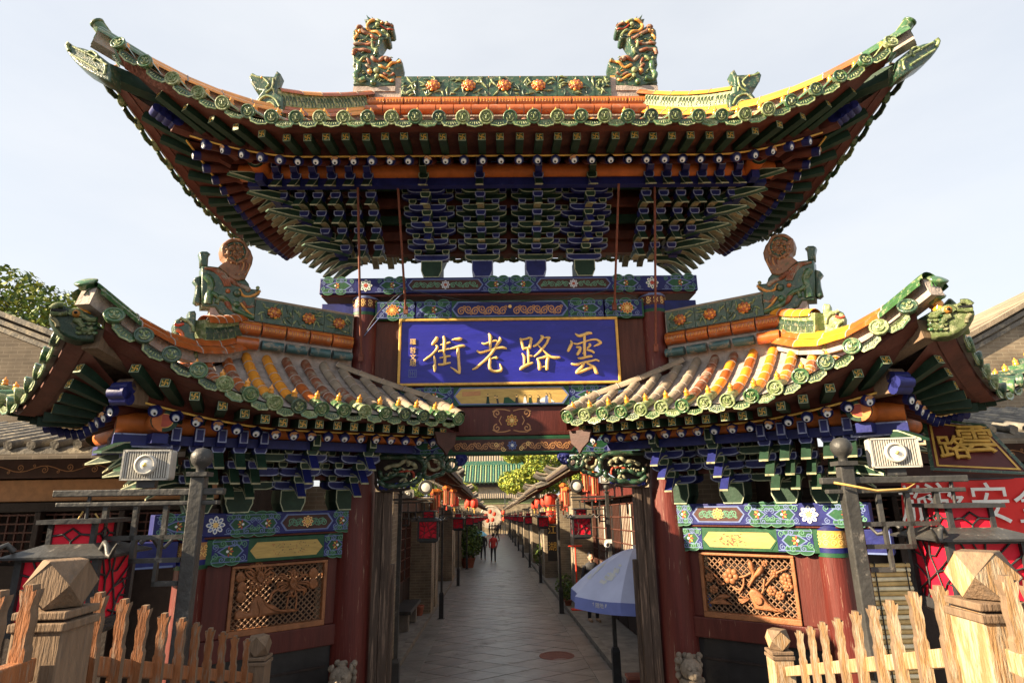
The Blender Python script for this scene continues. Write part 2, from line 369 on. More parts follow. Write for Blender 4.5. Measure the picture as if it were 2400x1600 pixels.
b = MB(); b.lathe([(.36, 0), (.36, .006), (.3, .008), (.3, .004), (0, .004)], 'rust_rod', 24, None, False)
mh = obj('manhole_cover', b, loc=ST(1.0, 5.13, .015)); tag(mh, 'round rusty manhole cover set into the street paving', 'manhole cover')
for sd, lk, name in ((-1, -2.08, 'pavement'), (1, 1.9, 'pavement')):
    l1 = lk+sd*3.2; b = MB(); b.grid([[ST(l, s_, .12) for l in (lk+sd*.16, l1)] for s_ in (.3, 30, 60, 93)], 'pavement', False); pv = tag(obj(name, b), kind='structure')
    for k in range(28):
        s0 = .3+k*1.2
        b = MB(); x0, x1 = sorted((lk, lk+sd*.17)); b.box(x0, x1, s0+.008, s0+1.192, -.05, .122+rs.uniform(-.004, .004), 'kerb_stone', lambda x, y, z: ST(x, y, z)); obj('kerb_stone', b, pv)
    b = MB(); x0, x1 = sorted((lk, lk+sd*.17)); b.box(x0, x1, .3+28*1.2, 93, -.05, .12, 'kerb_stone', lambda x, y, z: ST(x, y, z)); obj('far_kerb', b, pv)
# stone stair from the viewing platform down to the gate
b = MB(); st = obj('stair', MB().box(-2.4, 2.1, -12, -6.6, -.1, 1.45, 'pavement')); tag(st, kind='structure')
for k in range(10):
    y0 = -6.6+k*.42; obj('step', MB().box(-2.4, 2.1, y0, y0+.42, -.1, 1.45-(k+1)*.14, 'kerb_stone'), st, bev=.012)
# ---------------------------------------------------------------- shared roof pieces
def half_tile(m, r=.062, L=.3):
    b = MB(); n = 8; rows = []
    for y, rr in ((0, r), (L*.93, r*.96), (L, r*.9)):
        rows.append([(rr*cos(pi*i/n), y, rr*sin(pi*i/n)) for i in range(n+1)])
    b.grid(rows, m); b.add([(r*.9*cos(pi*i/n), 0, r*.9*sin(pi*i/n)) for i in range(n+1)], [tuple(range(n+1))], 'mortar')
    b.tube([(r*1.02*cos(pi*i/n), .004, r*1.02*sin(pi*i/n)) for i in range(n+1)], .006, 'mortar', 4)
    return b.mesh('cover_tile')
TILE = {m: half_tile(m) for m in ('orange_glaze', 'amber_glaze', 'dusty_tile', 'rust_tile', 'green_glaze', 'grey_tile')}
def end_mesh(m):
    b = MB(); T = Matrix.Rotation(-pi/2, 4, 'X')     # lathe axis z -> -y is the face
    T = Matrix.Rotation(pi/2, 4, 'X')
    b.lathe([(.066, -.03), (.08, .012), (.083, .024), (.077, .034), (.066, .034), (.061, .022)], m, 16, T)
    b.lathe([(.061, .022), (.03, .026), (0, .028)], m, 16, T)
    for p, r in (([(-.03, .025), (-.012, .033), (-.02, .012)], .007), ([(.03, .025), (.012, .033), (.02, .012)], .007), ([(-.034, -.006), (-.02, -.03), (.0, -.036), (.02, -.03), (.034, -.006)], .008), ([(0, .02), (0, -.01)], .01), ([(-.016, -.016), (.016, -.016)], .007)):
        b.tube([(x*1.15, -.03, z*1.15) for x, z in smooth_path(p, 3)], r, 'green_worn', 5)
    n = 8; rows = [[(.062*cos(pi*i/n), y, .062*sin(pi*i/n)) for i in range(n+1)] for y in (0, .3)]
    b.grid(rows, m); return b.mesh('tile_end')
TILE_ENDS = [end_mesh('green_glaze'), end_mesh('green_glaze'), end_mesh('dark_green_glaze'), end_mesh('green_worn')]; jr = random.Random(8)
def drip_mesh(m1, m2):
    b = MB(); pts = []
    for i in range(13):
        a = pi*i/12; s_ = 1+.06*cos(8*a); pts.append((-.1*cos(a)*s_, -.005-.082*sin(a)**.8*s_))
    poly = pts+[(.1, .012), (.05, -.012), (0, -.02), (-.05, -.012), (-.1, .012)]
    b.ext(poly, -.012, .004, m1, FRONT, m2, .014)
    for x in (-.05, -.025, 0, .025, .05): b.tube([(x*.7, -.006, -.03), (x, -.008, -.062+abs(x)*.25)], .005, 'green_worn', 4)
    return b.mesh('drip_tile')
DRIPS = [drip_mesh('green_glaze', 'green_worn'), drip_mesh('dark_green_glaze', 'green_worn'), drip_mesh('green_worn', 'green_glaze')]
def nail_mesh():
    return MB().lathe([(.03, 0), (.034, .012), (.022, .026), (.03, .04), (.026, .055), (.012, .066), (.006, .085), (0, .09)], 'amber_glaze', 8).mesh('nail_cap')
NAIL = nail_mesh()
def rafter_mesh(worn=False):
    b = MB(); T = Matrix.Rotation(-pi/2, 4, 'X')     # z axis of lathe -> +y
    b.lathe([(.054, 0), (.056, .93)], 'maroon_wood', 12, T); b.lathe([(.0575, .93), (.0575, 1)], 'blue_paint', 12, T)
    F = lambda u, v, w: (u, 1+w, v)
    b.circ(0, 0, .0575, 'blue_paint', F, .0, 14); b.circ(0, -.01, .038, 'light_blue', F, .002, 14); b.circ(0, -.014, .031, 'white_paint', F, .004, 14); b.circ(0, -.026, .013, 'black', F, .006, 10)
    if worn: b.flat([(-.05, .03), (-.01, .01), (.02, .03), (.03, .0), (.045, .02), (.03, .048), (-.02, .052)], 'scroll_tan', F, .0065)
    return b.mesh('round_rafter')
RAFTERS = [rafter_mesh(), rafter_mesh(), rafter_mesh(True)]
def fly_mesh():
    b = MB(); h = .043
    b.box(-h, h, 0, .45, -h, h, 'maroon_wood'); b.box(-h-.001, h+.001, .45, 1, -h-.001, h+.001, 'dark_green_paint')
    F = lambda u, v, w: (-u, 1+w, v)
    b.flat([(-h, -h), (h, -h), (h, h), (-h, h)], 'edge_line', F, .001); g = h*.86; b.flat([(-g, -g), (g, -g), (g, g), (-g, g)], 'green_paint', F, .002)
    g = h*.6
    for p in ([(-g, g), (-g, 0), (g, 0), (g, -g)], [(-g, -g), (0, -g), (0, g), (g, g)]):
        for q in range(3): b.rib([p[q], p[q+1]], .011, 'gold_paint', F, .003+.0004*q)
    return b.mesh('flying_rafter')
FLY = fly_mesh()
def along(p, q, upv=(0, 0, 1)):
    p, q = Vector(p), Vector(q); y = q-p; L = y.length; yn = y/L; x = yn.cross(Vector(upv)).normalized(); z = x.cross(yn)
    return basis(x, y, z, p), L
# ---------------------------------------------------------------- eave generator
class Eave:
    def __init__(s, root, fr, La, E, ze, zr, c0, k, fl, bp, zp, rp, bR, zR, bF, zF, neg=True, pos=True, amin=None, amax=None, sp=.262, p=1.65):
        s.__dict__.update(locals()); s.s = None
    def c(s, a):
        if a >= 0: return a-s.La if s.pos else -9
        return -a-s.La if s.neg else -9
    def rise(s, c): return s.k*max(0, c-s.c0)**s.p
    def flare(s, c): return s.fl*max(0, c-s.c0)**2
    def under(s, a, b, z):
        c = s.c(a); w = max(0, (b-s.bp)/(s.E-s.bp)); w = min(1.15, w)
        return s.fr(a, b+s.flare(c)*w, z+s.rise(c)*w)
    def surf(s, a, t, dz=0):
        c = s.c(a); g = 1.38*t-.38*t*t
        return Vector(s.fr(a, (s.E+s.flare(c))*t, s.zr+(s.ze-s.zr)*g+s.rise(c)*t**2.2+dz))
    def ends(s, b):
        lo = -(s.La+b) if s.neg else s.amin; hi = (s.La+b) if s.pos else s.amax
        return lo, hi
    def rows(s):
        lo, hi = s.ends(s.E-.12); n = int(round((hi-lo)/s.sp)); return [lo+(hi-lo)*i/n for i in range(n+1)]
    def tmin(s, a):
        c = s.c(a); return max(0, c/s.E) if c > 0 else 0
    def soffit(s, name, m='maroon_wood'):
        b = MB(); R = []
        lev = [(s.bp-.35, s.zp+s.rp+.28), (s.bp, s.zp+s.rp+.13), (s.bR-.02, s.zR+.075), (s.bR-.02, s.zR+.175), (s.bF, s.zF+.055), (s.E-.07, s.ze-.045)]
        for bb, z in lev:
            lo, hi = s.ends(bb); R.append([s.under(lo+(hi-lo)*i/48, bb, z) for i in range(49)])
        b.grid(R, m)
        for z0, z1, b0, b1 in ((s.zF+.045, s.ze-.02, s.bF+.015, s.bF+.015), (s.zF+.045, s.zF+.05, s.bF+.015, s.E-.05), (s.zF+.05, s.ze-.02, s.E-.05, s.E-.05)):
            b.grid([[s.under(lo+(hi-lo)*i/48, bb, z) for i in range(49)] for bb, z in ((b0, z0), (b1, z1))], m)
        return obj(name, b, s.root)
    def strip(s, name):
        b = MB(); lo, hi = s.ends(s.bR)
        b.tube([s.under(lo+(hi-lo)*i/48, s.bR-.01, s.zR+.062) for i in range(49)], .012, 'gold_paint', 5); return obj(name, b, s.root)
    def rafters(s, sp, nm=('round_rafter', 'flying_rafter'), parent=None, join=False):
        lo, hi = s.ends(s.bR-.05); n = int(round((hi-lo)/sp)); cs = .35*s.bp
        for i in range(n+1):
            a = lo+(hi-lo)*(i+.5)/(n+1); c = s.c(a); sg = 1 if a >= 0 else -1
            def fan(bb, b0):   # position at distance bb for the rafter whose round end is a
                if c <= cs: return a
                return sg*(s.La+cs+(c-cs)*((bb-cs)/(s.bR-cs)))
            br = s.bp-.18
            p0 = s.under(fan(br, 0), br, s.zp+s.rp+.06+.1); p1 = s.under(a, s.bR, s.zR)
            M1, L = along(p0, p1); obj(nm[0], jr.choice(RAFTERS), parent or s.root, mtx=M1 @ Matrix.Rotation(jr.uniform(-.5, .5), 4, 'Y'))
            if i % 1 == 0:
                q0 = s.under(fan(s.bR-.3, 0), s.bR-.3, s.zR+.16); q1 = s.under(fan(s.bF, 0)+jr.uniform(-.008, .008), s.bF+jr.uniform(-.015, .01), s.zF+jr.uniform(-.006, .004))
                M2, L = along(q0, q1); obj(nm[1], FLY, parent or s.root, mtx=M2)
    def tiles(s, matf, keep=None, trim=True, ntile=None, single=True, bed='mortar', parent=None):
        par = parent or s.root; stuff = MB()
        for a in s.rows():
            t0 = s.tmin(a)
            if keep: t0 = max(t0, keep(a))
            if t0 > .97: continue
            n = max(1, int(round((1-t0)*(s.E*1.22)/.29))); 
            for j in range(n):
                ta = 1-(1-t0)*(j+1)/n; tb = 1-(1-t0)*j/n
                p, q = s.surf(a, ta), s.surf(a, tb); y = (q-p); L = y.length; yn = y/L
                ax = (Vector(s.fr(a+.01, 0, 0))-Vector(s.fr(a, 0, 0))).normalized(); z = yn.cross(ax).normalized(); x = yn.cross(z)
                mname = 'green_glaze' if (j == 0 and trim) else matf(a, (ta+tb)/2)
                MM = basis(x, y/.3, z, p+z*.012)
                if j == 0 and trim:
                    obj('tile_end', jr.choice(TILE_ENDS), par, mtx=basis(-x, -yn, z, q+z*(.012+jr.uniform(-.006, .006))+yn*jr.uniform(-.012, .012)) @ Matrix.Rotation(jr.uniform(-.16, .16), 4, 'Y') @ Matrix.Rotation(jr.uniform(-.05, .05), 4, 'Z'))
                    obj('nail_cap', NAIL, par, mtx=basis(x, yn, z, q-yn*min(L*.75, .2)+z*.07))
                elif single: obj('cover_tile', TILE[mname], par, mtx=MM)
                else:
                    k = 6; stuff.grid([[MM @ Vector((.062*cos(pi*i/k), yy, .062*sin(pi*i/k))) for i in range(k+1)] for yy in (0, .3)], mname)
        rw = s.rows()
        for a, a2 in zip(rw, rw[1:]):
            am = (a+a2)/2
            if keep and keep(am) > .93: continue
            q = s.surf(am, 1); p = s.surf(am, .97); ax = (s.surf(a2, 1)-s.surf(a, 1)); L = ax.length; ax.normalize()
            fw = Vector(s.fr(0, 1, 0))-Vector(s.fr(0, 0, 0)); up = Vector((0, 0, 1)); up = (up-ax*up.dot(ax)).normalized()
            M = basis(ax*min(1.25, L/.235), up.cross(ax), up, q-up*.022+fw*.004)
            obj('drip_tile', jr.choice(DRIPS), par, mtx=M @ Matrix.Rotation(jr.uniform(-.07, .07), 4, 'Y') @ Matrix.Rotation(jr.uniform(-.1, .1), 4, 'X'))
        # bed under the tile courses
        R = []
        lo, hi = rw[0], rw[-1]; N = 60
        for jj in range(9):
            row = []
            for i in range(N+1):
                a = lo+(hi-lo)*i/N; t0 = s.tmin(a)
                if keep: t0 = max(t0, min(.98, keep(a)))
                row.append(s.surf(a, t0+(1-t0)*jj/8, -.012))
            R.append(row)
        bb = MB(); bb.grid(R, bed); obj('tile_bed', bb, par)
        if stuff.f: tag(obj('tile_courses', stuff, par), kind='stuff')
# ---------------------------------------------------------------- bracket pieces
def arm_mesh(w, h, d, m, e):
    P = [(-w, h), (-w, .5*h), (-.93*w, .3*h), (-.8*w, .1*h), (-.6*w, 0), (.6*w, 0), (.8*w, .1*h), (.93*w, .3*h), (w, .5*h), (w, h)][::-1]
    return MB().ext(P, -d, d, m, FRONT, e, .013).mesh('bracket_arm')
def block_mesh(w, h, d, m, e):
    P = [(-.36*w, 0), (.36*w, 0), (.5*w, .4*h), (.5*w, h), (-.5*w, h), (-.5*w, .4*h)]
    return MB().ext(P, -d, d, m, FRONT, e, .012).mesh('bracket_block')
def beak_mesh(L, w, m, e, body='dark_green_paint', drop=.1):
    b = MB(); P = [(-.12, .0), (-.12, .09), (.08, .09), (L*.55, .065), (L, -drop+.02), (L, -drop), (L*.5, -.03), (.06, 0)]
    fr = lambda u, v, x: (x, -u, v)
    n = len(P); A = [fr(u, v, -w) for u, v in P]; B = [fr(u, v, w) for u, v in P]
    for i in range(n):
        j = (i+1) % n; lowf = i >= 4
        b.add([A[i], A[j], B[j], B[i]], [(0, 1, 2, 3)], m if lowf else body)
    for X in (-w, w):
        q = inset_poly(P, .012); O = [fr(u, v, X) for u, v in P]; I = [fr(u, v, X) for u, v in q]
        b.add(O+I, [(i, (i+1) % n, n+(i+1) % n, n+i) for i in range(n)], e); b.add(I, [tuple(range(n))], body)
    t = .008
    for X in (-w+t/2, w-t/2): b.add([fr(u, v-.0015, X+dx) for (u, v) in (P[5], P[6], P[7]) for dx in (-t/2, t/2)], [(0, 1, 3, 2), (2, 3, 5, 4)], e)
    return b.mesh('slanted_beak')
def head_mesh(m1, m2, e):
    b = MB(); w = .037; fr = lambda u, v, x: (x, -u, v)
    P = [(-.15, 0), (.1, 0), (.14, .04), (.13, .13), (.08, .16), (-.15, .16)]
    Q = [(-.1, .16), (.08, .16), (.12, .2), (.17, .26), (.16, .32), (.1, .34), (.05, .3), (-.1, .26)]
    b.ext(P, -w, w, m1, fr, e, .01); b.ext(Q, -w, w, m2, fr, e, .01)
    F = lambda u, v, ww: (u, -.141-ww, v)
    b.flat([(-w, .03), (w, .03), (w, .14), (-w, .14)], e, F, .002); b.flat([(-w*.7, .04), (w*.7, .04), (w*.7, .13), (-w*.7, .13)], m1, F, .004)
    return b.mesh('bracket_head')
G, B_, EG, EB = 'dark_green_paint', 'blue_paint', 'edge_line', 'edge_blue'
PC = {}
for key, (m, e, m2, e2) in {'g': (G, EG, B_, EB), 'b': (B_, EB, G, EG)}.items():
    PC[key] = dict(short=arm_mesh(.25, .095, .035, m, e), long=arm_mesh(.35, .095, .035, m, e), blk=block_mesh(.105, .075, .05, m2, e2), cblk=block_mesh(.135, .085, .065, m2, e2),
                   big=block_mesh(.3, .25, .13, m2, e2), beak=beak_mesh(.34, .047, 'khaki_paint', EG, m, .13), head=head_mesh(m2, m, e2), side=beak_mesh(.44, .04, 'green_paint', EG, G, .05), half=arm_mesh(.17, .11, .035, m, e))
def bmat(fr, a, b, z):
    o = Vector(fr(0, 0, 0)); X = Vector(fr(1, 0, 0))-o; Fb = Vector(fr(0, 1, 0))-o
    return basis(X, -Fb, (0, 0, 1), Vector(fr(a, b, z)))
def bracket_set(root, fr, a, b0, z0, n, db, dz, key='g', arms=True, joined=False, beaks=None, start=0, skipside=0):
    """one bracket set standing at a on the beam: stepped arms, blocks, beaks and a head"""
    p = PC[key]; st = bpy.data.objects.new('bracket_set', None); COL.objects.link(st); st.parent = root; st.matrix_basis = bmat(fr, a, 0, z0)
    I = lambda a_, b_, z_: Matrix.Translation((a_, -b_, z_))
    if arms and start == 0: obj('bracket_block', p['big'], st, mtx=I(0, b0*.5, 0))
    for k in range(start, n):
        b = b0+k*db; z = .17+k*dz
        if k: obj('bracket_block', p['cblk'], st, mtx=I(0, b, z))
        if arms:
            obj('bracket_arm', p['short'], st, mtx=I(0, b, z+.085))
            for sx in (-1, 1): obj('bracket_block', p['blk'], st, mtx=I(sx*.2, b, z+.18))
            if k < n-1:
                obj('bracket_arm', p['long'], st, mtx=I(0, b, z+.085+dz))
                for sx in (-1, 1): obj('bracket_block', p['blk'], st, mtx=I(sx*.3, b, z+.18+dz))
        if k < n-1 and k > 0 or (beaks and k < n-1): obj('slanted_beak', p['beak'], st, mtx=I(0, b+.06, z+.05+dz*.4))
    b = b0+(n-1)*db; obj('bracket_head', p['head'], st, mtx=I(0, b+.02, .17+(n-1)*dz+.06) @ Matrix.Diagonal((1.15, 1.25, 1.2, 1)))
    return st
def corner_sets(root, fr, La, sgn, b0, z0, n, db, dz, sp, inner=1, key='g'):
    """close-packed columns of blocks and beaks where two bracket faces meet"""
    for j in range(-inner, n-1):
        a = sgn*(La+j*sp); st = max(0, j); 
        if La == 0 and sgn < 0 and j <= 0: continue
        bracket_set(root, fr, a, b0, z0, n, db, dz, key, arms=False, start=st, beaks=True)
def corner_fans(root, frd, b0, z0, n, db, dz):
    """long diagonal beaks at a corner; frd measures along the diagonal"""
    for k in range(1, n):
        obj('diagonal_beak', PC['g']['side'], root, mtx=bmat(frd, 0, (b0+k*db)*1.30, z0+.17+k*dz) @ Matrix.Diagonal((1.1, 1.25, 1.05, 1)))
# ---------------------------------------------------------------- painted beams (flat print laid on the wood)
def lotus(b, u, v, r, m1, m2, mc, fr, off, n=8):
    for i in range(n):
        a = 2*pi*i/n+pi/2; c, s_ = cos(a), sin(a)
        pet = [(.25, 0), (.55, .24), (.85, .2), (1, 0), (.85, -.2), (.55, -.24)]
        b.flat([(u+r*(x*c-y*s_), v+r*(x*s_+y*c)) for x, y in pet], m1, fr, off+.0006*(i % 2))
        b.flat([(u+r*(.3+.55*x)*c-r*.55*y*s_, v+r*(.3+.55*x)*s_+r*.55*y*c) for x, y in pet], m2, fr, off+.0016)
    b.circ(u, v, r*.3, mc, fr, off+.0026)
def cloud_end(b, u0, u1, v0, v1, d, fr, off, small=False):
    """blue and green scroll work with white outlines; d=+1 points to growing u"""
    w = u1-u0; h = v1-v0; vm = (v0+v1)/2; X = lambda t: (u0+w*t) if d > 0 else (u1-w*t)
    b.flat([(u0, v0), (u1, v0), (u1, v1), (u0, v1)], 'blue_paint', fr, off)
    def lobe(cx, cy, rx, ry, m, e, o):
        b.circ(X(cx), v0+h*cy, rx*h*1.16, e, fr, o, 16, ry*h*1.16); b.circ(X(cx), v0+h*cy, rx*h, m, fr, o+.0007, 16, ry*h)
    for cx, cy in ((.42, .12), (.42, .88), (.78, .1), (.78, .9)): lobe(cx, cy, .3, .2, 'green_paint', 'mint_paint', off+.001)
    b.flat([(X(.12), vm), (X(.3), v0+h*.2), (X(.62), v0+h*.26), (X(.86), vm), (X(.62), v0+h*.74), (X(.3), v0+h*.8)], 'light_blue', fr, off+.002)
    b.flat([(X(.17), vm), (X(.32), v0+h*.26), (X(.6), v0+h*.31), (X(.8), vm), (X(.6), v0+h*.69), (X(.32), v0+h*.74)], 'green_paint', fr, off+.0027)
    for cx, cy, m in ((.14, .2, 'light_blue'), (.14, .8, 'mint_paint'), (.42, .14, 'mint_paint'), (.42, .86, 'light_blue'), (.72, .16, 'light_blue'), (.72, .84, 'mint_paint'), (.92, .3, 'mint_paint'), (.92, .7, 'light_blue')):
        b.rib(spiral(X(cx), v0+h*cy, h*.15, 1.5, pi/2 if cy < .5 else -pi/2, d*(1 if cy < .5 else -1)), h*.04, m, fr, off+.0045)
    for k in range(5):
        a = (pi*(.55+.9*k/4)) if d > 0 else (pi*(-.45+.9*k/4)); b.flat([(X(.56)+cos(a+da)*h*rr_, vm+sin(a+da)*h*rr_) for da, rr_ in ((0, .05), (.25, .17), (0, .24), (-.25, .17))], 'gold_paint' if k % 2 else 'flower_red', fr, off+.005+.0003*k)
    b.circ(X(.58), vm, h*.06, 'white_paint', fr, off+.007, 8)
    for cy in (.06, .94): b.rib([(u0, v0+h*cy), (u1, v0+h*cy)], h*.035, 'light_blue', fr, off+.0035)
def vine(b, u0, u1, vm, h, m, fr, off, n=6, w=None):
    w = w or h*.08; L = (u1-u0)/n
    b.rib([(u0+(u1-u0)*i/60, vm+h*.22*sin(pi*n*i/60)) for i in range(61)], w, m, fr, off)
    for i in range(n):
        s_ = 1 if i % 2 == 0 else -1; b.rib(spiral(u0+L*(i+.5), vm-s_*h*.08, h*.27, 1.5, s_*pi/2, s_), w, m, fr, off+.0006)
        b.rib(spiral(u0+L*(i+.95), vm+s_*h*.22, h*.14, 1.3, -s_*pi/2, -s_, 10), w*.8, m, fr, off+.001)
def hexa(u0, u1, v0, v1, k): vm = (v0+v1)/2; return [(u0+k, v0), (u1-k, v0), (u1, vm), (u1-k, v1), (u0+k, v1), (u0, vm)]
def field(b, u0, u1, v0, v1, m, edge, fr, off, k=None):
    h = v1-v0; k = k or h*.35
    b.flat(hexa(u0, u1, v0, v1, k), edge, fr, off); g = h*.07; b.flat(hexa(u0+g*1.4, u1-g*1.4, v0+g, v1-g, k), m, fr, off+.0008)
def painting(b, u0, u1, v0, v1, fr, off, kind='figures'):
    rnd = random.Random(int(u0*1000)+len(kind)); w = u1-u0; h = v1-v0
    if kind == 'figures':
        for t in (.27, .34, .36, .55, .63, .68, .76, .84, .87):
            u = u0+w*t; hh = h*rnd.uniform(.3, .52); m = rnd.choice(('light_blue', 'ink', 'dark_green_paint', 'white_paint', 'panel_gold'))
            b.flat([(u-h*.12, v0), (u+h*.12, v0), (u+h*.06, v0+hh), (u-h*.06, v0+hh)], m, fr, off+rnd.uniform(0, .001)); b.circ(u, v0+hh+h*.07, h*.065, 'gold_leaf', fr, off+.0012); b.circ(u, v0+hh+h*.12, h*.05, 'ink', fr, off+.0016, 8)
        b.flat([(u0+w*.42, v0), (u0+w*.55, v0), (u0+w*.47, v0+h*.42), (u0+w*.43, v0+h*.4)], 'green_paint', fr, off+.0005)
        b.flat([(u0+w*.02, v0+h*.5), (u0+w*.2, v0+h*.55), (u0+w*.2, v0+h*.85), (u0+w*.02, v0+h*.8)], 'scroll_tan', fr, off)
        b.flat([(u0+w*.75, v0+h*.05), (u0+w*.92, v0+h*.05), (u0+w*.86, v0+h*.4), (u0+w*.8, v0+h*.35)], 'white_paint', fr, off+.0003)
    else:
        for i in range(60 if kind == 'bamboo' else 46):
            t = rnd.gauss(.35 if kind == 'bamboo' else rnd.choice((.25, .65)), .1); q = rnd.uniform(.2, .9); a = rnd.uniform(-1.2, .6) if kind == 'bamboo' else rnd.uniform(0, 6)
            l = h*(.22 if kind == 'bamboo' else .1); u = u0+w*t; v = v0+h*q
            b.rib([(u, v), (u+l*.5*cos(a), v+l*.5*sin(a)), (u+l*cos(a), v+l*sin(a))], [h*.01, h*.045, h*.005], 'ink' if rnd.random() < .75 else 'flower_red', fr, off+.0002*i*.2)
def tower_upper_beam(b, u0, u1, v0, v1, fr, off):
    W_ = u1-u0; x = lambda t: u0+W_*t
    b.flat([(u0, v0), (u1, v0), (u1, v1), (u0, v1)], 'blue_paint', fr, off-.0008)
    cloud_end(b, x(0), x(.095), v0, v1, -1, fr, off); cloud_end(b, x(.145), x(.23), v0, v1, 1, fr, off)
    lotus(b, x(.12), (v0+v1)/2, (v1-v0)*.42, 'white_paint', 'mint_paint', 'flower_red', fr, off+.004)
    for c_ in (.33, .67):
        field(b, x(c_-.1), x(c_+.1), v0+.025, v1-.025, 'brown_panel', 'light_blue', fr, off+.001)
        for sg in (-1, 1): vine(b, x(c_)+sg*.06, x(c_+sg*.085), (v0+v1)/2, (v1-v0)*.6, 'mint_paint', fr, off+.0025, 4, .012)
        lotus(b, x(c_), (v0+v1)/2, (v1-v0)*.3, 'white_paint', 'light_blue', 'flower_red', fr, off+.004)
    cloud_end(b, x(.425), x(.5), v0, v1, 1, fr, off); cloud_end(b, x(.5), x(.575), v0, v1, -1, fr, off)
    cloud_end(b, x(.77), x(.855), v0, v1, -1, fr, off); cloud_end(b, x(.905), x(1), v0, v1, 1, fr, off)
    lotus(b, x(.88), (v0+v1)/2, (v1-v0)*.42, 'white_paint', 'mint_paint', 'flower_red', fr, off+.004)
def centre_beam(b, u0, u1, v0, v1, fr, off, fm, edge, e0=.28, base='green_paint', flower=True):
    W_ = u1-u0; x = lambda t: u0+W_*t
    b.flat([(u0, v0), (u1, v0), (u1, v1), (u0, v1)], base, fr, off-.0008)
    for a, c_, d in ((0, e0*.52, 1), (e0*.5, e0, 1), (1-e0, 1-e0*.5, -1), (1-e0*.52, 1, -1)): cloud_end(b, x(a), x(c_), v0, v1, d, fr, off+.0001*d)
    if flower:
        for t in (e0*.2, 1-e0*.2): lotus(b, x(t), (v0+v1)/2, (v1-v0)*.36, 'gold_paint', 'flower_red', 'gold_leaf', fr, off+.008, 10)
    field(b, x(e0), x(1-e0), v0+.012, v1-.012, fm, edge, fr, off+.009)
    return x(e0)+.09, x(1-e0)-.09
# ================================================================ the gate tower
GT = thing('gate_tower', 'tall central roofed gate tower with dragon ridge, stepped brackets and blue name board', 'gate')
CX = 2.06; Z0 = 3.0
def tower_eaves():
    kw = dict(E=2.3, ze=Z0+4.11, zr=Z0+5.72, c0=.44, k=.28, fl=.11, bp=1.12, zp=Z0+4.15, rp=.11, bR=1.75, zR=Z0+3.93, bF=2.1, zF=Z0+4.02)
    return [Eave(GT, lambda a, b, z: (a, -b, z), CX, **kw), Eave(GT, lambda a, b, z: (CX+b, a, z), 0, **kw),
            Eave(GT, lambda a, b, z: (-a, b, z+.28), CX, **kw), Eave(GT, lambda a, b, z: (-CX-b, -a, z), 0, **kw)]
TE = tower_eaves()
rt = random.Random(3)
tmat = lambda a, t: rt.choice(('orange_glaze', 'orange_glaze', 'amber_glaze', 'rust_tile'))
TE[0].tiles(tmat); TE[1].tiles(tmat, single=False); TE[3].tiles(tmat, single=False); TE[2].tiles(tmat, single=False)
for e in TE: e.soffit('eave_board'); e.strip('eave_strip'); e.rafters(.228)
# purlins: a ring of four round beams crossing at the corners
for k, e in enumerate(TE):
    b = MB(); r = e.La+1.12+.32; b.tube([e.fr(-r, 1.12, Z0+4.15), e.fr(r, 1.12, Z0+4.15)], .115, 'purlin_orange', 16)
    for sg in (-1, 1):
        F = lambda u, v, w: e.fr(sg*(r+w), 1.12+u, Z0+4.15+v); b.circ(0, 0, .115, 'dark_green_paint', F, .002, 18); b.circ(0, 0, .08, 'edge_line', F, .003, 18); b.circ(0, 0, .073, 'plaque_maroon', F, .0042, 18)
    obj('purlin', b, GT)
    b = MB(); r = e.La+1.12+.2; b.box(-r, r, 1.07, 1.17, Z0+3.93, Z0+4.035, 'blue_paint', e.fr); obj('purlin_board', b, GT)
    # tie boards behind each plane of arms
    for q in range(6):
        bq = .15+.2*q; zq = Z0+3.03+.17+.085+.095+(q+1)*.16; r = e.La+bq+.1
        if zq > Z0+4.25: continue
        b = MB(); b.box(-r, r, bq-.03, bq+.03, zq+.075, min(zq+.2, Z0+4.4), 'dark_green_paint' if q % 2 else 'maroon_wood', e.fr); obj('tie_board', b, GT)
b = MB(); b.box(-CX-.1, CX+.1, -.05, .05, Z0+3.45, Z0+5.5, 'maroon_wood'); b.box(-CX-.05, -CX+.05, -1, 1, Z0+4.2, Z0+4.9, 'maroon_wood'); b.box(CX-.05, CX+.05, -1, 1, Z0+4.2, Z0+4.9, 'maroon_wood'); obj('inner_board', b, GT)
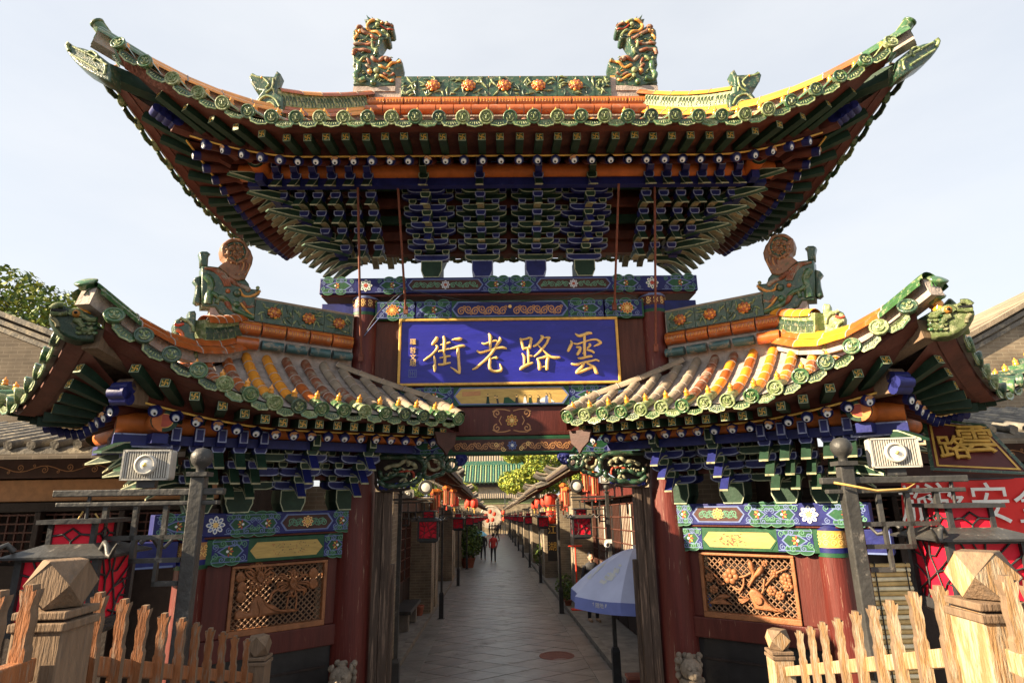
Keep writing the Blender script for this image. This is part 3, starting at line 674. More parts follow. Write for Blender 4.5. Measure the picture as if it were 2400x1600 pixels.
# bracket sets
for ei in (0, 2):
    e = TE[ei]
    for i, a in enumerate((-1.11, -.385, .38, 1.08)): bracket_set(GT, e.fr, a, .15, Z0+3.03, 6, .2, .16, 'b' if i in (0, 3) else 'g')
    for sg in (-1, 1): corner_sets(GT, e.fr, CX, sg, .15, Z0+3.03, 6, .2, .16, .232)
for ei in (1, 3):
    for sg in (-1, 1): corner_sets(GT, TE[ei].fr, 0, sg, .15, Z0+3.03, 6, .2, .16, .232, 0)
D2 = sqrt(.5)
for sx in (-1, 1):
    for sy in (-1, 1):
        if sx*sy < 0: fr = (lambda sx, sy: lambda a, b, z: (sx*(CX+D2*b)+D2*a*(1), sy*D2*b+D2*a*(1), z))(sx, sy)
        else: fr = (lambda sx, sy: lambda a, b, z: (sx*(CX+D2*b)+D2*a, sy*D2*b-D2*a, z))(sx, sy)
        corner_fans(GT, fr, .15, Z0+3.03, 6, .2, .16)
        # hip beams with painted ends
        dg = lambda c, z, sx=sx, sy=sy: Vector((sx*(CX+c), sy*c, z))
        M1, L = along(dg(.2, Z0+4.42), dg(1.92, Z0+4.36)); b = MB(); b.box(-.07, .07, 0, L, -.1, .1, 'maroon_wood')
        for t, hh in ((0, .1), (.07, .085), (.14, .065), (.21, .045)): b.tube([(-.072, L+t-.02, .1-hh), (.072, L+t-.02, .1-hh)], .075-.1*t, 'blue_paint', 12)
        obj('hip_beam', b, GT, mtx=M1 @ Matrix.Diagonal((1, 1/L, 1, 1)))
        M1, L = along(dg(.7, Z0+4.62), dg(2.42, Z0+4.62)); b = MB(); b.box(-.075, .075, 0, L, -.07, .09, 'dark_green_paint'); obj('hip_beam', b, GT, mtx=M1 @ Matrix.Diagonal((1, 1/L, 1, 1)))
# columns
for sx in (-1, 1):
    c = MB(); c.lathe([(.255, .3), (.25, 1.6), (.24, Z0+.1), (.205, Z0+.9), (.187, Z0+1.8), (.185, Z0+2.5)], 'red_column', 24); obj('column', c, GT, loc=(sx*CX, 0, 0))
    c = MB(); c.lathe([(.189, Z0+2.5), (.189, Z0+2.545)], 'green_paint', 20); c.lathe([(.191, Z0+2.545), (.191, Z0+2.6)], 'blue_paint', 20); c.lathe([(.19, Z0+2.6), (.19, Z0+2.74)], 'red_wood', 20); c.lathe([(.192, Z0+2.74), (.192, Z0+2.775)], 'light_blue', 20)
    for q in range(5):
        a = -pi/2+(q-2)*.52; F = lambda u, v, w: ((.19+w)*cos(a+u/.19), (.19+w)*sin(a+u/.19), v)
        for vv, dd in ((Z0+2.64, 1), (Z0+2.7, -1)): c.rib(spiral(0, vv, .034, 1.4, 0, dd), .009, 'gold_leaf', F, .004)
    obj('column_band', c, GT, loc=(sx*CX, 0, 0))
    c = MB(); c.lathe([(.34, 0), (.36, .08), (.3, .2), (.26, .3)], 'kerb_stone', 20); obj('column_base', c, GT, loc=(sx*CX, 0, 0))
# beams
def beam(name, x0, x1, y0, y1, z0, z1, m, parent=GT, bev=.012): return obj(name, MB().box(x0, x1, y0, y1, z0, z1, m), parent, bev=bev)
beam('painted_beam', -2.68, 2.68, -.2, .2, Z0+2.8, Z0+3.03, 'blue_paint', bev=.01)
beam('beam_edge', -2.66, 2.66, -.17, .17, Z0+2.765, Z0+2.8, 'red_wood')
b = MB(); tower_upper_beam(b, -2.67, 2.67, Z0+2.805, Z0+3.025, FRONT, .203); obj('painted_pattern', b, GT)
beam('painted_beam', -1.9, 1.9, -.14, .14, Z0+2.43, Z0+2.7, 'green_paint'); b = MB(); lo, hi = centre_beam(b, -1.87, 1.87, Z0+2.44, Z0+2.69, FRONT, .143, 'blue_paint', 'light_blue')
vine(b, lo, -.05, Z0+2.55, .2, 'scroll_tan', FRONT, .155, 7, .016); vine(b, .05, hi, Z0+2.55, .2, 'scroll_tan', FRONT, .155, 7, .016); b.circ(0, Z0+2.6, .025, 'gold_leaf', FRONT, .157); obj('painted_pattern', b, GT)
for sx in (-1, 1): beam('beam_end', min(sx*2.2, sx*2.66), max(sx*2.2, sx*2.66), -.12, .12, Z0+2.45, Z0+2.68, 'blue_paint')
for sx in (-1, 1): beam('side_board', min(sx*1.53, sx*1.9), max(sx*1.53, sx*1.9), -.06, .02, Z0+1.47, Z0+2.43, 'board_wood')
beam('back_board', -1.53, 1.53, -.02, .03, Z0+1.47, Z0+2.43, 'board_wood')
beam('painted_beam', -1.9, 1.9, -.14, .14, Z0+1.195, Z0+1.465, 'blue_paint'); b = MB(); lo, hi = centre_beam(b, -1.87, 1.87, Z0+1.2, Z0+1.46, FRONT, .143, 'panel_gold', 'light_blue', .29)
painting(b, lo, hi, Z0+1.225, Z0+1.43, FRONT, .156); obj('painted_pattern', b, GT)
beam('red_board', -1.9, 1.9, -.1, .04, Z0+.8, Z0+1.19, 'red_wood'); b = MB(); lotus(b, 0, Z0+1.0, .085, 'gold_paint', 'flower_red', 'gold_leaf', FRONT, .106, 8)
for sx in (-1, 1):
    for sz in (-1, 1):
        b.rib(spiral(sx*.2, Z0+1+sz*.1, .055, 1.3, -sz*pi/2, sx*sz), .016, 'scroll_tan', FRONT, .104); b.rib([(sx*.02, Z0+1+sz*.13), (sx*.1, Z0+1+sz*.15), (sx*.2, Z0+1+sz*.155), (sx*.26, Z0+1+sz*.12)], .014, 'scroll_tan', FRONT, .105)
    b.rib([(sx*.14, Z0+1-.06), (sx*.17, Z0+1), (sx*.14, Z0+1+.06)], .014, 'scroll_tan', FRONT, .1055)
b.rib([(-1.85, Z0+1.16), (1.85, Z0+1.16)], .012, 'maroon_wood', FRONT, .103); b.rib([(-1.85, Z0+.84), (1.85, Z0+.84)], .012, 'maroon_wood', FRONT, .103); obj('painted_flower', b, GT)
beam('painted_beam', -1.9, 1.9, -.13, .13, Z0+.55, Z0+.79, 'green_paint'); b = MB(); lo, hi = centre_beam(b, -1.87, 1.87, Z0+.565, Z0+.77, FRONT, .133, 'brown_panel', 'green_paint', .27, flower=False)
vine(b, lo, -.12, Z0+.66, .15, 'scroll_tan', FRONT, .145, 7, .011); vine(b, .12, hi, Z0+.66, .15, 'scroll_tan', FRONT, .145, 7, .011); lotus(b, 0, Z0+.665, .065, 'light_blue', 'blue_paint', 'white_paint', FRONT, .146, 8)
for sx in (-1, 1):
    for q in (0, 1): b.rib(spiral(sx*(.12+.09*q), Z0+.62+.06*q, .035, 1.4, 0, sx), .01, 'gold_leaf', FRONT, .149)
obj('painted_pattern', b, GT)
# door jambs of weathered planks
for sx in (-1, 1):
    for x0, x1, y0, zt in ((1.57, 1.68, -.15, Z0+.1), (1.685, 1.795, -.13, Z0+.1)):
        obj('jamb_plank', MB().box(min(sx*x0, sx*x1), max(sx*x0, sx*x1), y0, y0+.09, .05, zt, 'jamb_wood'), GT, bev=.008)
    obj('jamb_plank', MB().box(min(sx*1.53, sx*1.6), max(sx*1.53, sx*1.6), -.08, .02, .05, Z0-.8, 'jamb_wood'), GT, bev=.008)
# carved dragon spandrels under the low beam (open work)
def spandrel(sx):
    b = MB(); zz = Z0
    def P(x, y, w=.0): q = on_y(860+x/9.8, 1040+y/9.8, -.2); return Vector((-sx*q.x, -.17-w, q.z))
    def t(pts, r, m, w=.02, n=7): b.tube([P(x, y, w+.012*sin(i*1.3)) for i, (x, y) in enumerate(smooth_path(pts, 4))], r, m, n)
    b.add([P(x, y, -.03) for x, y in ((160, 290), (700, 290), (1250, 290), (1250, 640), (900, 900), (250, 1040))], [tuple(range(6))], 'dark_wood')
    gl, gd = 'dark_green_glaze', 'khaki_paint'
    t([(160, 300), (700, 300), (1100, 300), (1290, 400), (1330, 520), (1290, 620)], .035, gl)
    t([(1290, 470), (1400, 330), (1560, 290), (1700, 370), (1740, 520), (1860, 600), (2000, 590), (2070, 480), (2020, 380), (1900, 370), (1840, 470), (1900, 550)], .03, gl)
    t([(1400, 430), (1440, 560), (1560, 600), (1660, 540), (1650, 430), (1560, 400)], .022, gd)
    t([(1740, 320), (1800, 300), (1850, 330), (1800, 370)], .022, gl)
    t(spiral(2150, 370, 110, 1.4, pi*.9, -1), .03, 'blue_paint'); t([(2050, 300), (2250, 290), (2260, 380), (2160, 470)], .026, 'blue_paint')
    t([(1330, 640), (1300, 740), (1450, 780), (1600, 720), (1720, 690), (1740, 640)], .028, gl)
    t([(280, 850), (420, 960), (640, 960), (900, 930), (1080, 890), (1210, 780), (1180, 680)], .036, gl)
    t([(300, 640), (340, 780), (480, 780), (640, 700), (800, 700), (900, 740)], .03, gl)
    t([(420, 560), (560, 500), (720, 480), (850, 400), (960, 420), (1080, 470), (1120, 540)], .028, gd)
    t([(880, 350), (960, 430), (1000, 470)], .012, 'khaki_paint'); t([(1100, 480), (1110, 540), (1060, 560)], .014, 'khaki_paint')
    t([(740, 650), (860, 620), (1000, 620), (1060, 660), (1080, 780)], .016, 'flower_red'); t([(800, 560), (900, 600), (1030, 580)], .014, gd)
    t([(760, 860), (850, 800), (900, 860), (830, 900)], .02, gd); t([(600, 560), (700, 600), (780, 560)], .02, gl)
    for k in range(9): t([(420+k*60, 700+40*sin(k)), (470+k*60, 660+30*cos(k*2)), (500+k*60, 700)], .012, random.choice((gl, gd)))
    b.ball(P(950, 480, .04), .022, 'khaki_paint'); b.ball(P(950, 480, .06), .01, 'black')
    for k in range(7): t(spiral(330+k*120, 990-60*(k > 2)+20*(k % 2), 50, 1.3, k, 1), .014, 'blue_paint')
    t([(180, 300), (200, 700), (260, 1040), (700, 1060), (1000, 1010)], .02, 'dark_wood')
    return obj('carved_spandrel', b, GT)
spandrel(1); spandrel(-1)
# ridge of the tower
def ridge_panel(mb, u0, u1, v0, v1, w, frame, flower=True):
    mb.ext([(u0, v0), (u1, v0), (u1, v1), (u0, v1)], w-.03, w, 'dark_green_glaze', frame); um, vm, h = (u0+u1)/2, (v0+v1)/2, v1-v0
    P = lambda u, v, dw: Vector(frame(u, v, w+dw)); rr = random.Random(int(u0*97))
    for k in range(18):
        x0 = rr.uniform(u0+.02, u1-.02); y0 = rr.uniform(v0+.02, v1-.02); a = rr.uniform(0, 6.3); L = h*rr.uniform(.12, .26)
        q = [(x0-cos(a)*L, y0-sin(a)*L), (x0, y0+h*.03), (x0+cos(a+.3)*L, y0+sin(a+.3)*L)]
        mb.tube([P(max(u0+.01, min(u1-.01, x)), max(v0+.01, min(v1-.01, y)), .007) for x, y in q], [.004, h*.055, .003], 'green_worn' if k % 3 else 'dark_green_glaze', 5)
    if flower:
        for ring, n, rd in ((1, 9, .2), (2, 7, .13), (3, 5, .06)):
            for k in range(n):
                a = k*2*pi/n+ring; mb.ball(P(um+cos(a)*h*rd*1.15, vm+sin(a)*h*rd, .01+.012*ring), h*.085, 'orange_glaze' if (k+ring) % 3 else 'amber_glaze', 7, (1, .6, 1))
b0, b1 = Z0+6.08, Z0+6.45
for u0, u1, fl in ((-1.66, -1.4, 0), (-1.4, -.9, 1), (-.9, -.28, 1), (-.28, .22, 1), (.22, .8, 1), (.8, 1.4, 1), (1.4, 1.66, 0)):
    for F_ in (FRONT, lambda u, v, w: (-u, w, v)): b = MB(); ridge_panel(b, u0+.004, u1-.004, b0, b1, .12, F_, fl); obj('ridge_panel', b, GT)
obj('ridge_core', MB().box(-2.1, 2.1, -.09, .09, Z0+5.6, Z0+6.45, 'mortar'), GT)
def moulding_piece(L, r, m, pat=True):
    b = MB(); b.tube([(0, 0, 0), (L-.012, 0, 0)], r, m, 12)
    if pat:
        for k in range(int(L/.045)):
            u = .03+k*.045; b.tube([(u, -r*.9, -r*.35), (u, -r*1.02, r*.1), (u+.018, -r*1.02, r*.1), (u+.018, -r*.9, -r*.3)], .006, 'amber_glaze', 4)
            b.tube([(u-.01, -r*.85, r*.5), (u+.03, -r*.85, r*.5)], .005, 'amber_glaze', 4)
    return b.mesh('ridge_moulding')
MO, CAPM, TEALM = moulding_piece(.29, .095, 'orange_glaze'), moulding_piece(.27, .07, 'amber_glaze', False), moulding_piece(.27, .075, 'orange_glaze', False)
TEALT = moulding_piece(.27, .06, 'teal_tile', False)
for k in range(15):
    obj('ridge_moulding', MO, GT, loc=(-2.17+k*.29, -.1, Z0+5.97)); obj('ridge_moulding', MO, GT, mtx=Matrix.Translation((2.17-k*.29, .1, Z0+5.97)) @ Matrix.Rotation(pi, 4, 'Z'))
for k in range(13): obj('ridge_cap', CAPM, GT, loc=(-1.75+k*.27, 0, Z0+6.46))
for k in range(16): obj('ridge_base_tile', TEALM, GT, loc=(-2.16+k*.27, -.2, Z0+5.78))
# ridge dragons traced as outlines with rounded bodies and coils
DR = [(170,1400),(200,1200),(160,1060),(170,960),(140,830),(150,740),(200,690),(170,600),(160,520),(170,430),(230,370),(320,350),(400,380),(420,310),(480,270),(400,250),(370,215),(440,225),(405,130),(450,175),(520,220),(500,160),(560,220),(640,230),(740,270),(850,300),(870,275),(905,330),(910,400),(880,430),(820,430),(760,410),(700,430),(780,460),(835,490),(835,560),(790,590),(740,570),(700,640),(650,710),(630,790),(640,850),(700,890),(780,900),(840,930),(890,990),(940,980),(990,920),(1040,950),(1070,1010),(1060,1080),(930,1120),(930,1420),(520,1470),(300,1400)]
def tower_dragon(sx):
    def uv(x, y): q = on_y(810+x/7.84, 30+y/7.84, 0); return (-sx*q.x, q.z)
    b = MB(); poly = [uv(x, y) for x, y in DR]
    b.puff(poly, -.12, .12, 'dark_green_glaze', FRONT, .045)
    def t(pts, r, m, w=.125): r *= .74; b.tube([(uv(x, y)[0], -w-.015*sin(i*.9), uv(x, y)[1]) for i, (x, y) in enumerate(smooth_path(pts, 4))], r, m, 8)
    og, gd, gr = 'rust_tile', 'gold_glaze', 'green_worn'
    t([(560,250),(450,300),(420,380),(480,440),(620,480),(680,530)], .034, gd); t([(250,390),(320,370),(350,470),(480,510),(540,570),(630,580)], .04, og)
    t([(190,600),(250,520),(230,440)], .03, gd); t([(190,690),(330,680),(490,690),(560,650)], .034, og); t([(180,880),(220,790),(350,800),(490,820)], .042, og)
    t([(520,930),(600,990),(700,960),(790,930),(850,990)], .042, og); t([(280,1040),(270,1150),(220,1250),(260,1340),(400,1330)], .06, 'green_glaze'); t([(390,920),(300,990),(240,940)], .03, gr)
    t([(650,1080),(760,1120),(860,1050),(960,1010),(1040,1000)], .032, gd); t([(720,1220),(820,1260),(920,1220)], .03, og); t([(660,1260),(780,1310),(870,1360),(900,1330)], .03, gd)
    t([(430,960),(470,1040),(420,1080),(490,1130),(450,1190),(500,1250)], .032, og); t([(520,640),(530,740),(600,800),(560,860)], .034, gr); t([(660,600),(650,680),(600,760)], .03, 'green_glaze')
    t([(700,440),(780,480),(820,540)], .03, gr); t([(640,330),(720,380),(830,420),(890,410)], .018, 'flower_red'); t([(760,330),(850,330),(890,360)], .03, og); t([(600,250),(700,290),(800,300)], .032, gr)
    for x, y, r, m in ((700, 300, .028, gd), (620, 340, .04, gr), (600, 1180, .05, gr), (610, 1280, .04, gr), (790, 970, .045, og), (480, 1190, .04, gd), (540, 1390, .05, 'green_glaze'), (300, 460, .035, gd)): b.ball((uv(x, y)[0], -.135, uv(x, y)[1]), r, m, 9)
    rq = random.Random(2)
    for k in range(70):
        x, y = rq.uniform(190, 900), rq.uniform(380, 1400)
        if x > 640 and y < 900: continue
        c_ = uv(x, y); b.tube([(c_[0]-.03, -.125, c_[1]-.01), (c_[0], -.14, c_[1]+rq.uniform(-.02, .03)), (c_[0]+.03, -.125, c_[1])], [.005, .011, .004], rq.choice((gd, gr, gr, 'green_glaze', 'dark_green_glaze')), 5)
    for x in (790, 830, 870): b.tube([(uv(x, 400)[0], -.1, uv(x, 400)[1]), (uv(x+5, 440)[0], -.1, uv(x+5, 440)[1])], [.012, .002], 'white_paint', 5)
    x0, z0_ = uv(170, 1470); x1, _ = uv(935, 1470); b.box(min(x0, x1), max(x0, x1), -.11, .11, z0_-.06, z0_+.03, 'mortar')
    return obj('ridge_dragon', b, GT)
tower_dragon(1); tower_dragon(-1)
BE = [(1450,700),(1435,640),(1480,580),(1430,575),(1400,530),(1388,490),(1412,465),(1440,482),(1490,488),(1550,490),(1570,452),(1592,470),(1572,520),(1572,600),(1610,625),(1610,740)]
# hip ridges with a panel, a beast, round tiles and upturned ends
HIPT = {m: half_tile(m, .092, .3) for m in ('orange_glaze', 'amber_glaze', 'green_glaze')}
def hip_ridge(root, P, c_panel, c_end, n, rng, seedm, wide=.07):
    """P(c): point on the hip at distance c beyond the column line"""
    cs = [c_panel*.12+(c_end-c_panel*.12)*i/n for i in range(n+1)]
    for i in range(n):
        p, q = P(cs[i]), P(cs[i+1]); m = 'green_glaze' if i == n-1 else rng.choice(seedm)
        M1, L = along(p, q); X = M1.col[0].xyz.normalized(); Y = M1.col[1].xyz; Zv = M1.col[2].xyz.normalized()
        for dx in (-.065, .065): obj('hip_tile', HIPT[m], root, mtx=basis(X, Y/.29, Zv, p+X*dx-Zv*.03))
        obj('hip_tile', HIPT[m], root, mtx=basis(X, Y/.29, Zv, p+Zv*(.06 if i < n-3 else .045)))
    b = MB()
    for i in range(n): M1, L = along(P(cs[i]), P(cs[i+1])); b.box(-wide, wide, 0, 1.01, -.12, .05, 'mortar', M1)
    obj('hip_core', b, root)
    k = 5; b = MB(); R1 = []; 
    for i in range(k):
        p, q = P(c_panel*(.05+.95*i/k)), P(c_panel*(.05+.95*(i+1)/k)); M1, L = along(p, q)
        b.box(-.06, .06, 0, 1.0, .06, .36, 'green_worn', M1)
        for s_ in (-1, 1):
            for j in range(5): b.tube([M1 @ Vector((s_*.062, .1+j*.17+.05*cos(a), +.21+.07*sin(a))) for a in (0, 1.2, 2.4, 3.8, 5)], .008, 'dark_green_glaze', 4)
        M2 = M1.copy(); obj('hip_cap', HIPT[rng.choice(seedm)], root, mtx=basis(M1.col[0].xyz.normalized(), M1.col[1].xyz/.29, M1.col[2].xyz.normalized(), p+Vector((0, 0, .34))))
    obj('hip_panel', b, root)
def hip_curve(e0, corner):
    def P(c):
        t = c/e0.E; g = 1.38*t-.38*t*t if t < 1 else 1+.62*(t-1); cc = max(0, c-e0.c0)
        z = e0.zr+(e0.ze-e0.zr)*g+e0.k*cc**e0.p*min(1, t)**1.2+.12+.07*min(1, t*1.5)
        f = e0.fl*cc*cc*min(1, t)
        return Vector(corner(c+f, z))
    return P
rh = random.Random(5)
for sx in (-1, 1):
    for sy in (-1, 1):
        P = hip_curve(TE[0], lambda c, z, sx=sx, sy=sy: (sx*(CX+c), sy*c, z))
        hip_ridge(GT, P, 1.05, 2.2, 9, rh, ('orange_glaze', 'orange_glaze', 'amber_glaze') if sx < 0 else ('amber_glaze', 'amber_glaze', 'orange_glaze'))
        if sy > 0: continue
        pc = P(1.08); q0 = on_y(100+1540/2.8, 720/2.8, pc.y); q1 = on_y(100+1540/2.8, 460/2.8, pc.y)
        def uvb(x, y): q = on_y(100+x/2.8, y/2.8, pc.y); return (-sx*0+(q.x-q0.x)*(-sx)*-1*1.0, q.z-q0.z)
        def uvb(x, y):
            q = on_y(100+x/2.8, y/2.8, pc.y); return ((q.x-q0.x)*(1 if sx < 0 else -1), q.z-q0.z)
        b = MB(); F = lambda u, v, w: (pc.x+u, pc.y-w, pc.z+v); b.puff([uvb(x, y) for x, y in BE], -.08, .08, 'dark_green_glaze', F, .035)
        for pts, r in (([(1450, 660), (1500, 620), (1560, 640), (1590, 690)], .016), ([(1470, 690), (1530, 660), (1570, 700)], .014), ([(1480, 500), (1520, 540), (1500, 570)], .014), ([(1550, 510), (1540, 570), (1500, 600)], .014)):
            b.tube([F(*uvb(x, y), .085) for x, y in smooth_path(pts, 3)], r, 'green_worn', 6)
        b.tube([F(*uvb(x, y), .05) for x, y in ((1400, 525), (1440, 530), (1475, 545))], .012, 'flower_red', 5)
        b.tube([F(*uvb(x, y), .07) for x, y in ((1405, 480), (1440, 495), (1490, 505))], .02, 'green_worn', 6); b.ball(F(*uvb(1475, 500), .085), .018, 'amber_glaze')
        obj('hip_beast', b, GT)
        # dragon-head cap on the hip beam and upturned tiles
        TS = [(480,580),(380,530),(300,485),(250,445),(215,405),(190,370),(183,335),(215,318),(243,342),(300,352),(350,370),(400,395),(478,455)]
        y_ = -2.5
        def uvt(x, y):
            q = on_y(100+x/2.8, y/2.8, y_); return (q.x if sx < 0 else -q.x, q.z+(0 if sx < 0 else .03))
        F2 = lambda u, v, w: (u, y_-w, v); b = MB(); b.puff([uvt(x, y) for x, y in TS], -.09, .09, 'dark_green_glaze', F2, .04)
        for pts, r, m in (([(240, 350), (300, 380), (380, 420), (460, 470)], .014, 'green_worn'), ([(230, 400), (300, 440), (400, 500)], .014, 'green_worn'), ([(215, 325), (200, 345), (215, 375)], .02, 'green_worn'), ([(320, 400), (360, 380), (400, 410), (370, 440)], .014, 'green_worn'), ([(420, 430), (450, 480), (440, 530)], .012, 'green_worn')):
            b.tube([F2(*uvt(x, y), .095) for x, y in smooth_path(pts, 3)], r, m, 6)
        obj('hip_dragon_head', b, GT)
        for px, py, L_, tilt in ((275, 120, .34, 1.05), (292, 150, .22, .8)):
            q = on_y(px, py, -2.35); q = Vector((q.x if sx < 0 else -q.x, q.y, q.z)); b = MB()
            d = Vector((sx*sin(.62), -.35, cos(.62)*1.0)).normalized(); x = Vector((0, 1, 0)).cross(d).normalized(); up = d.cross(x)
            b.grid([[(.062*cos(pi*i/8), yy, .062*sin(pi*i/8)) for i in range(9)] for yy in (0, L_)], 'green_glaze'); b.tube([(-.062, 0, 0), (-.062, L_, 0)], .01, 'green_worn', 5); b.tube([(.062, 0, 0), (.062, L_, 0)], .01, 'green_worn', 5)
            b.lathe([(.0, L_), (.075, L_+.0), (.078, L_+.02), (.05, L_+.03), (0, L_+.035)], 'green_glaze', 14, Matrix.Rotation(-pi/2, 4, 'X'))
            obj('upturned_tile', b, GT, mtx=basis(x, d, up*-1, q))
# iron stays and wires
for (a, ya), (c_, yc) in ((((838, 395), -1.2), ((846, 838), -.3)), (((930, 400), -1.2), ((951, 727), -.22)), (((1450, 430), -1.2), ((1440, 718), -.22)), (((1534, 375), -1.2), ((1537, 815), -.3))):
    p, q = on_y(*a, ya), on_y(*c_, yc); b = MB(); b.tube([p, q], .016, 'rust_rod', 8); b.box(-.03, .03, -.02, .02, -.05, .05, 'rust_rod', Matrix.Translation(q)); obj('iron_stay', b, GT)
b = MB(); b.tube([on_y(x, y, -.26) for x, y in smooth_path([(852, 790), (885, 735), (945, 683), (1010, 690), (1100, 705), (1200, 708), (1300, 700), (1390, 688), (1440, 678), (1490, 700), (1525, 716)], 3)], .007, 'cable', 5); obj('sagging_cable', b, GT)
b = MB(); b.tube([on_y(x, y, -.27) for x, y in smooth_path([(854, 786), (880, 755), (915, 715), (943, 687)], 3)], .006, 'light_blue', 5); obj('sagging_cable', b, GT)
# ================================================================ the name board
SB = thing('name_board', 'large blue name board with four gold characters in an ochre frame', 'sign', (0, -.1, Z0+1.47))
TLp, TRp, BLp, BRp = on_y(937, 751, -.17), on_y(1445.5, 745.6, -.17), on_y(932, 900, -.17), on_y(1454.6, 894, -.17)
sx0, sx1, sz0, sz1 = -1.545, 1.5, Z0+1.475, Z0+2.42
def sb(name, mb, **k): o = obj(name, mb, SB, **k); o.location = Vector(o.location)-Vector((0, -.1, Z0+1.47)); return o
sb('board', MB().box(sx0+.03, sx1-.03, -.17, -.1, sz0+.03, sz1-.03, 'sign_blue'))
for nm, x0, x1, z0_, z1_ in (('frame_rail', sx0, sx1, sz1-.035, sz1), ('frame_rail', sx0, sx1, sz0, sz0+.035), ('frame_stile', sx0, sx0+.035, sz0+.035, sz1-.035), ('frame_stile', sx1-.035, sx1, sz0+.035, sz1-.035)):
    sb(nm, MB().box(x0, x1, -.2, -.12, z0_, z1_, 'gold_paint'), bev=.008)
CH = {
'A0': [[(470,215,70),(440,280,85),(390,340,80),(350,385,55)],[(430,400,30),(480,450,55),(420,560,55),(320,660,50),(220,730,50),(140,790,35)],[(395,670,25),(415,760,50),(415,880,55),(415,960,72),(415,1060,40)],[(640,190,60),(660,280,70),(655,400,70),(650,520,60),(640,580,45)],[(560,395,25),(650,375,45),(760,345,50),(800,330,35)],[(520,560,50),(600,540,45),(700,510,45),(790,500,35)],[(640,600,50),(665,700,65),(660,860,65)],[(540,720,35),(650,705,45),(740,680,50),(800,680,40)],[(510,890,50),(600,890,55),(700,865,55),(800,845,40)],[(855,265,25),(940,255,60),(1040,250,75),(1090,240,45)],[(810,490,30),(900,475,60),(1020,440,70),(1110,425,70),(1165,425,50)],[(1000,490,70),(1000,600,75),(1010,750,65),(1020,900,65),(1030,1000,70),(1035,1110,40)],[(1030,1110,40),(960,1060,55),(880,1000,35),(810,960,20)]],
'A1': [[(1770,120,40),(1810,180,75),(1810,300,65),(1810,430,60),(1800,490,45)],[(1600,350,30),(1680,375,55),(1800,330,50),(1930,290,45),(1990,310,40)],[(2040,210,30),(2060,270,70),(1990,380,60),(1900,520,65),(1800,660,65),(1680,780,60),(1540,900,55),(1440,980,55),(1360,1010,35)],[(1475,545,40),(1560,590,60),(1700,550,50),(1900,495,50),(2100,465,70),(2210,490,40)],[(1840,740,30),(1920,720,50),(1970,720,70),(2000,715,30)],[(1790,690,40),(1800,800,65),(1790,930,70),(1830,1030,70),(1930,1065,60),(2050,1050,70),(2090,1000,60),(2070,930,45),(2045,870,20)]],
'B0': [[(210,240,50),(260,380,65),(290,510,50)],[(210,260,50),(330,250,45),(440,220,55),(500,255,55)],[(480,270,60),(460,380,65),(450,480,55)],[(280,490,55),(380,480,60),(460,460,50)],[(400,490,55),(415,600,60),(415,720,60),(420,840,55)],[(430,670,60),(510,675,40)],[(260,615,30),(305,690,55),(310,800,55),(310,880,50)],[(210,1010,60),(270,960,75),(400,890,70),(520,845,40)],[(720,165,30),(770,200,75),(700,310,60),(620,390,55),(540,430,45)],[(810,215,35),(900,210,55),(950,220,50)],[(920,230,60),(870,350,55),(780,470,55),(680,590,50),(560,690,35)],[(640,390,30),(750,500,40),(880,620,45),(980,695,60),(1090,720,70),(1200,710,45)],[(640,740,40),(685,860,70),(695,1010,70)],[(640,745,40),(760,720,50),(870,690,65),(930,740,55)],[(900,740,75),(885,860,75),(880,1010,70)],[(700,960,40),(790,945,35),(870,940,40)]],
'B1': [[(1590,115,30),(1680,170,70),(1800,140,70),(1920,100,75),(2000,105,50)],[(1820,170,65),(1820,300,65),(1820,500,65),(1830,690,60)],[(1475,290,30),(1500,360,65),(1450,460,70),(1410,550,60)],[(1550,355,30),(1640,375,45),(1800,320,40),(2000,265,40),(2130,265,50),(2230,335,70)],[(2240,340,60),(2150,390,50),(2060,430,25)],[(1620,450,45),(1720,460,60)],[(1720,470,60),(1690,560,70),(1640,640,60)],[(1940,370,50),(1960,410,60),(1890,480,35)],[(1880,520,40),(1980,540,55),(2060,590,50)],[(1780,600,30),(1830,650,40)],[(1660,725,30),(1750,730,55),(1880,695,55),(1980,680,55),(2010,690,40)],[(1500,870,45),(1600,890,55),(1800,835,50),(2000,795,45),(2110,770,45),(2185,800,40)],[(1800,850,70),(1750,960,70),(1640,1070,80)],[(1620,1090,75),(1750,1060,70),(1900,1000,65),(2000,960,55)],[(1880,850,40),(1980,910,60),(2070,970,80),(2120,1080,80),(2150,1100,60)]]}
for key, strokes in CH.items():
    ox = 980 if key[0] == 'A' else 1200; b = MB()
    for st in strokes:
        sp_ = smooth_path(st, 4); pts = []; wr = []
        for x, y, w in sp_:
            q = on_y(ox+x/10.69, 770+y/10.69, -.2); pts.append((q.x, -.178, q.z)); wr.append(max(6, w)/10.69/FPX*8.1*.58)
        d0 = (Vector(pts[0])-Vector(pts[1])).normalized()*wr[0]*.6; d1 = (Vector(pts[-1])-Vector(pts[-2])).normalized()*wr[-1]*.6
        pts = [tuple(Vector(pts[0])+d0)]+pts+[tuple(Vector(pts[-1])+d1)]; wr = [wr[0]*.45]+wr+[wr[-1]*.45]
        b.tube(pts, wr, 'gold_leaf', 8)
        b.box(-.004, .004, -.0, .025, -.004, .004, 'gold_leaf', Matrix.Translation(pts[len(pts)//2]))
    sb('gold_character', b)
for ch, (px, py) in zip('羅哲文題', ((968, 802), (968, 822), (968, 838), (968, 852))):
    me = text_mesh(ch, .092, .003); me.materials.append(MATS['gold_leaf']); q = on_y(px, py, -.17); o = obj('signature_character', me, SB, rot=(pi/2, 0, 0)); o.location = Vector((q.x, -.18, q.z))-Vector((0, -.1, Z0+1.47))
b = MB(); q = on_y(967, 875, -.17)
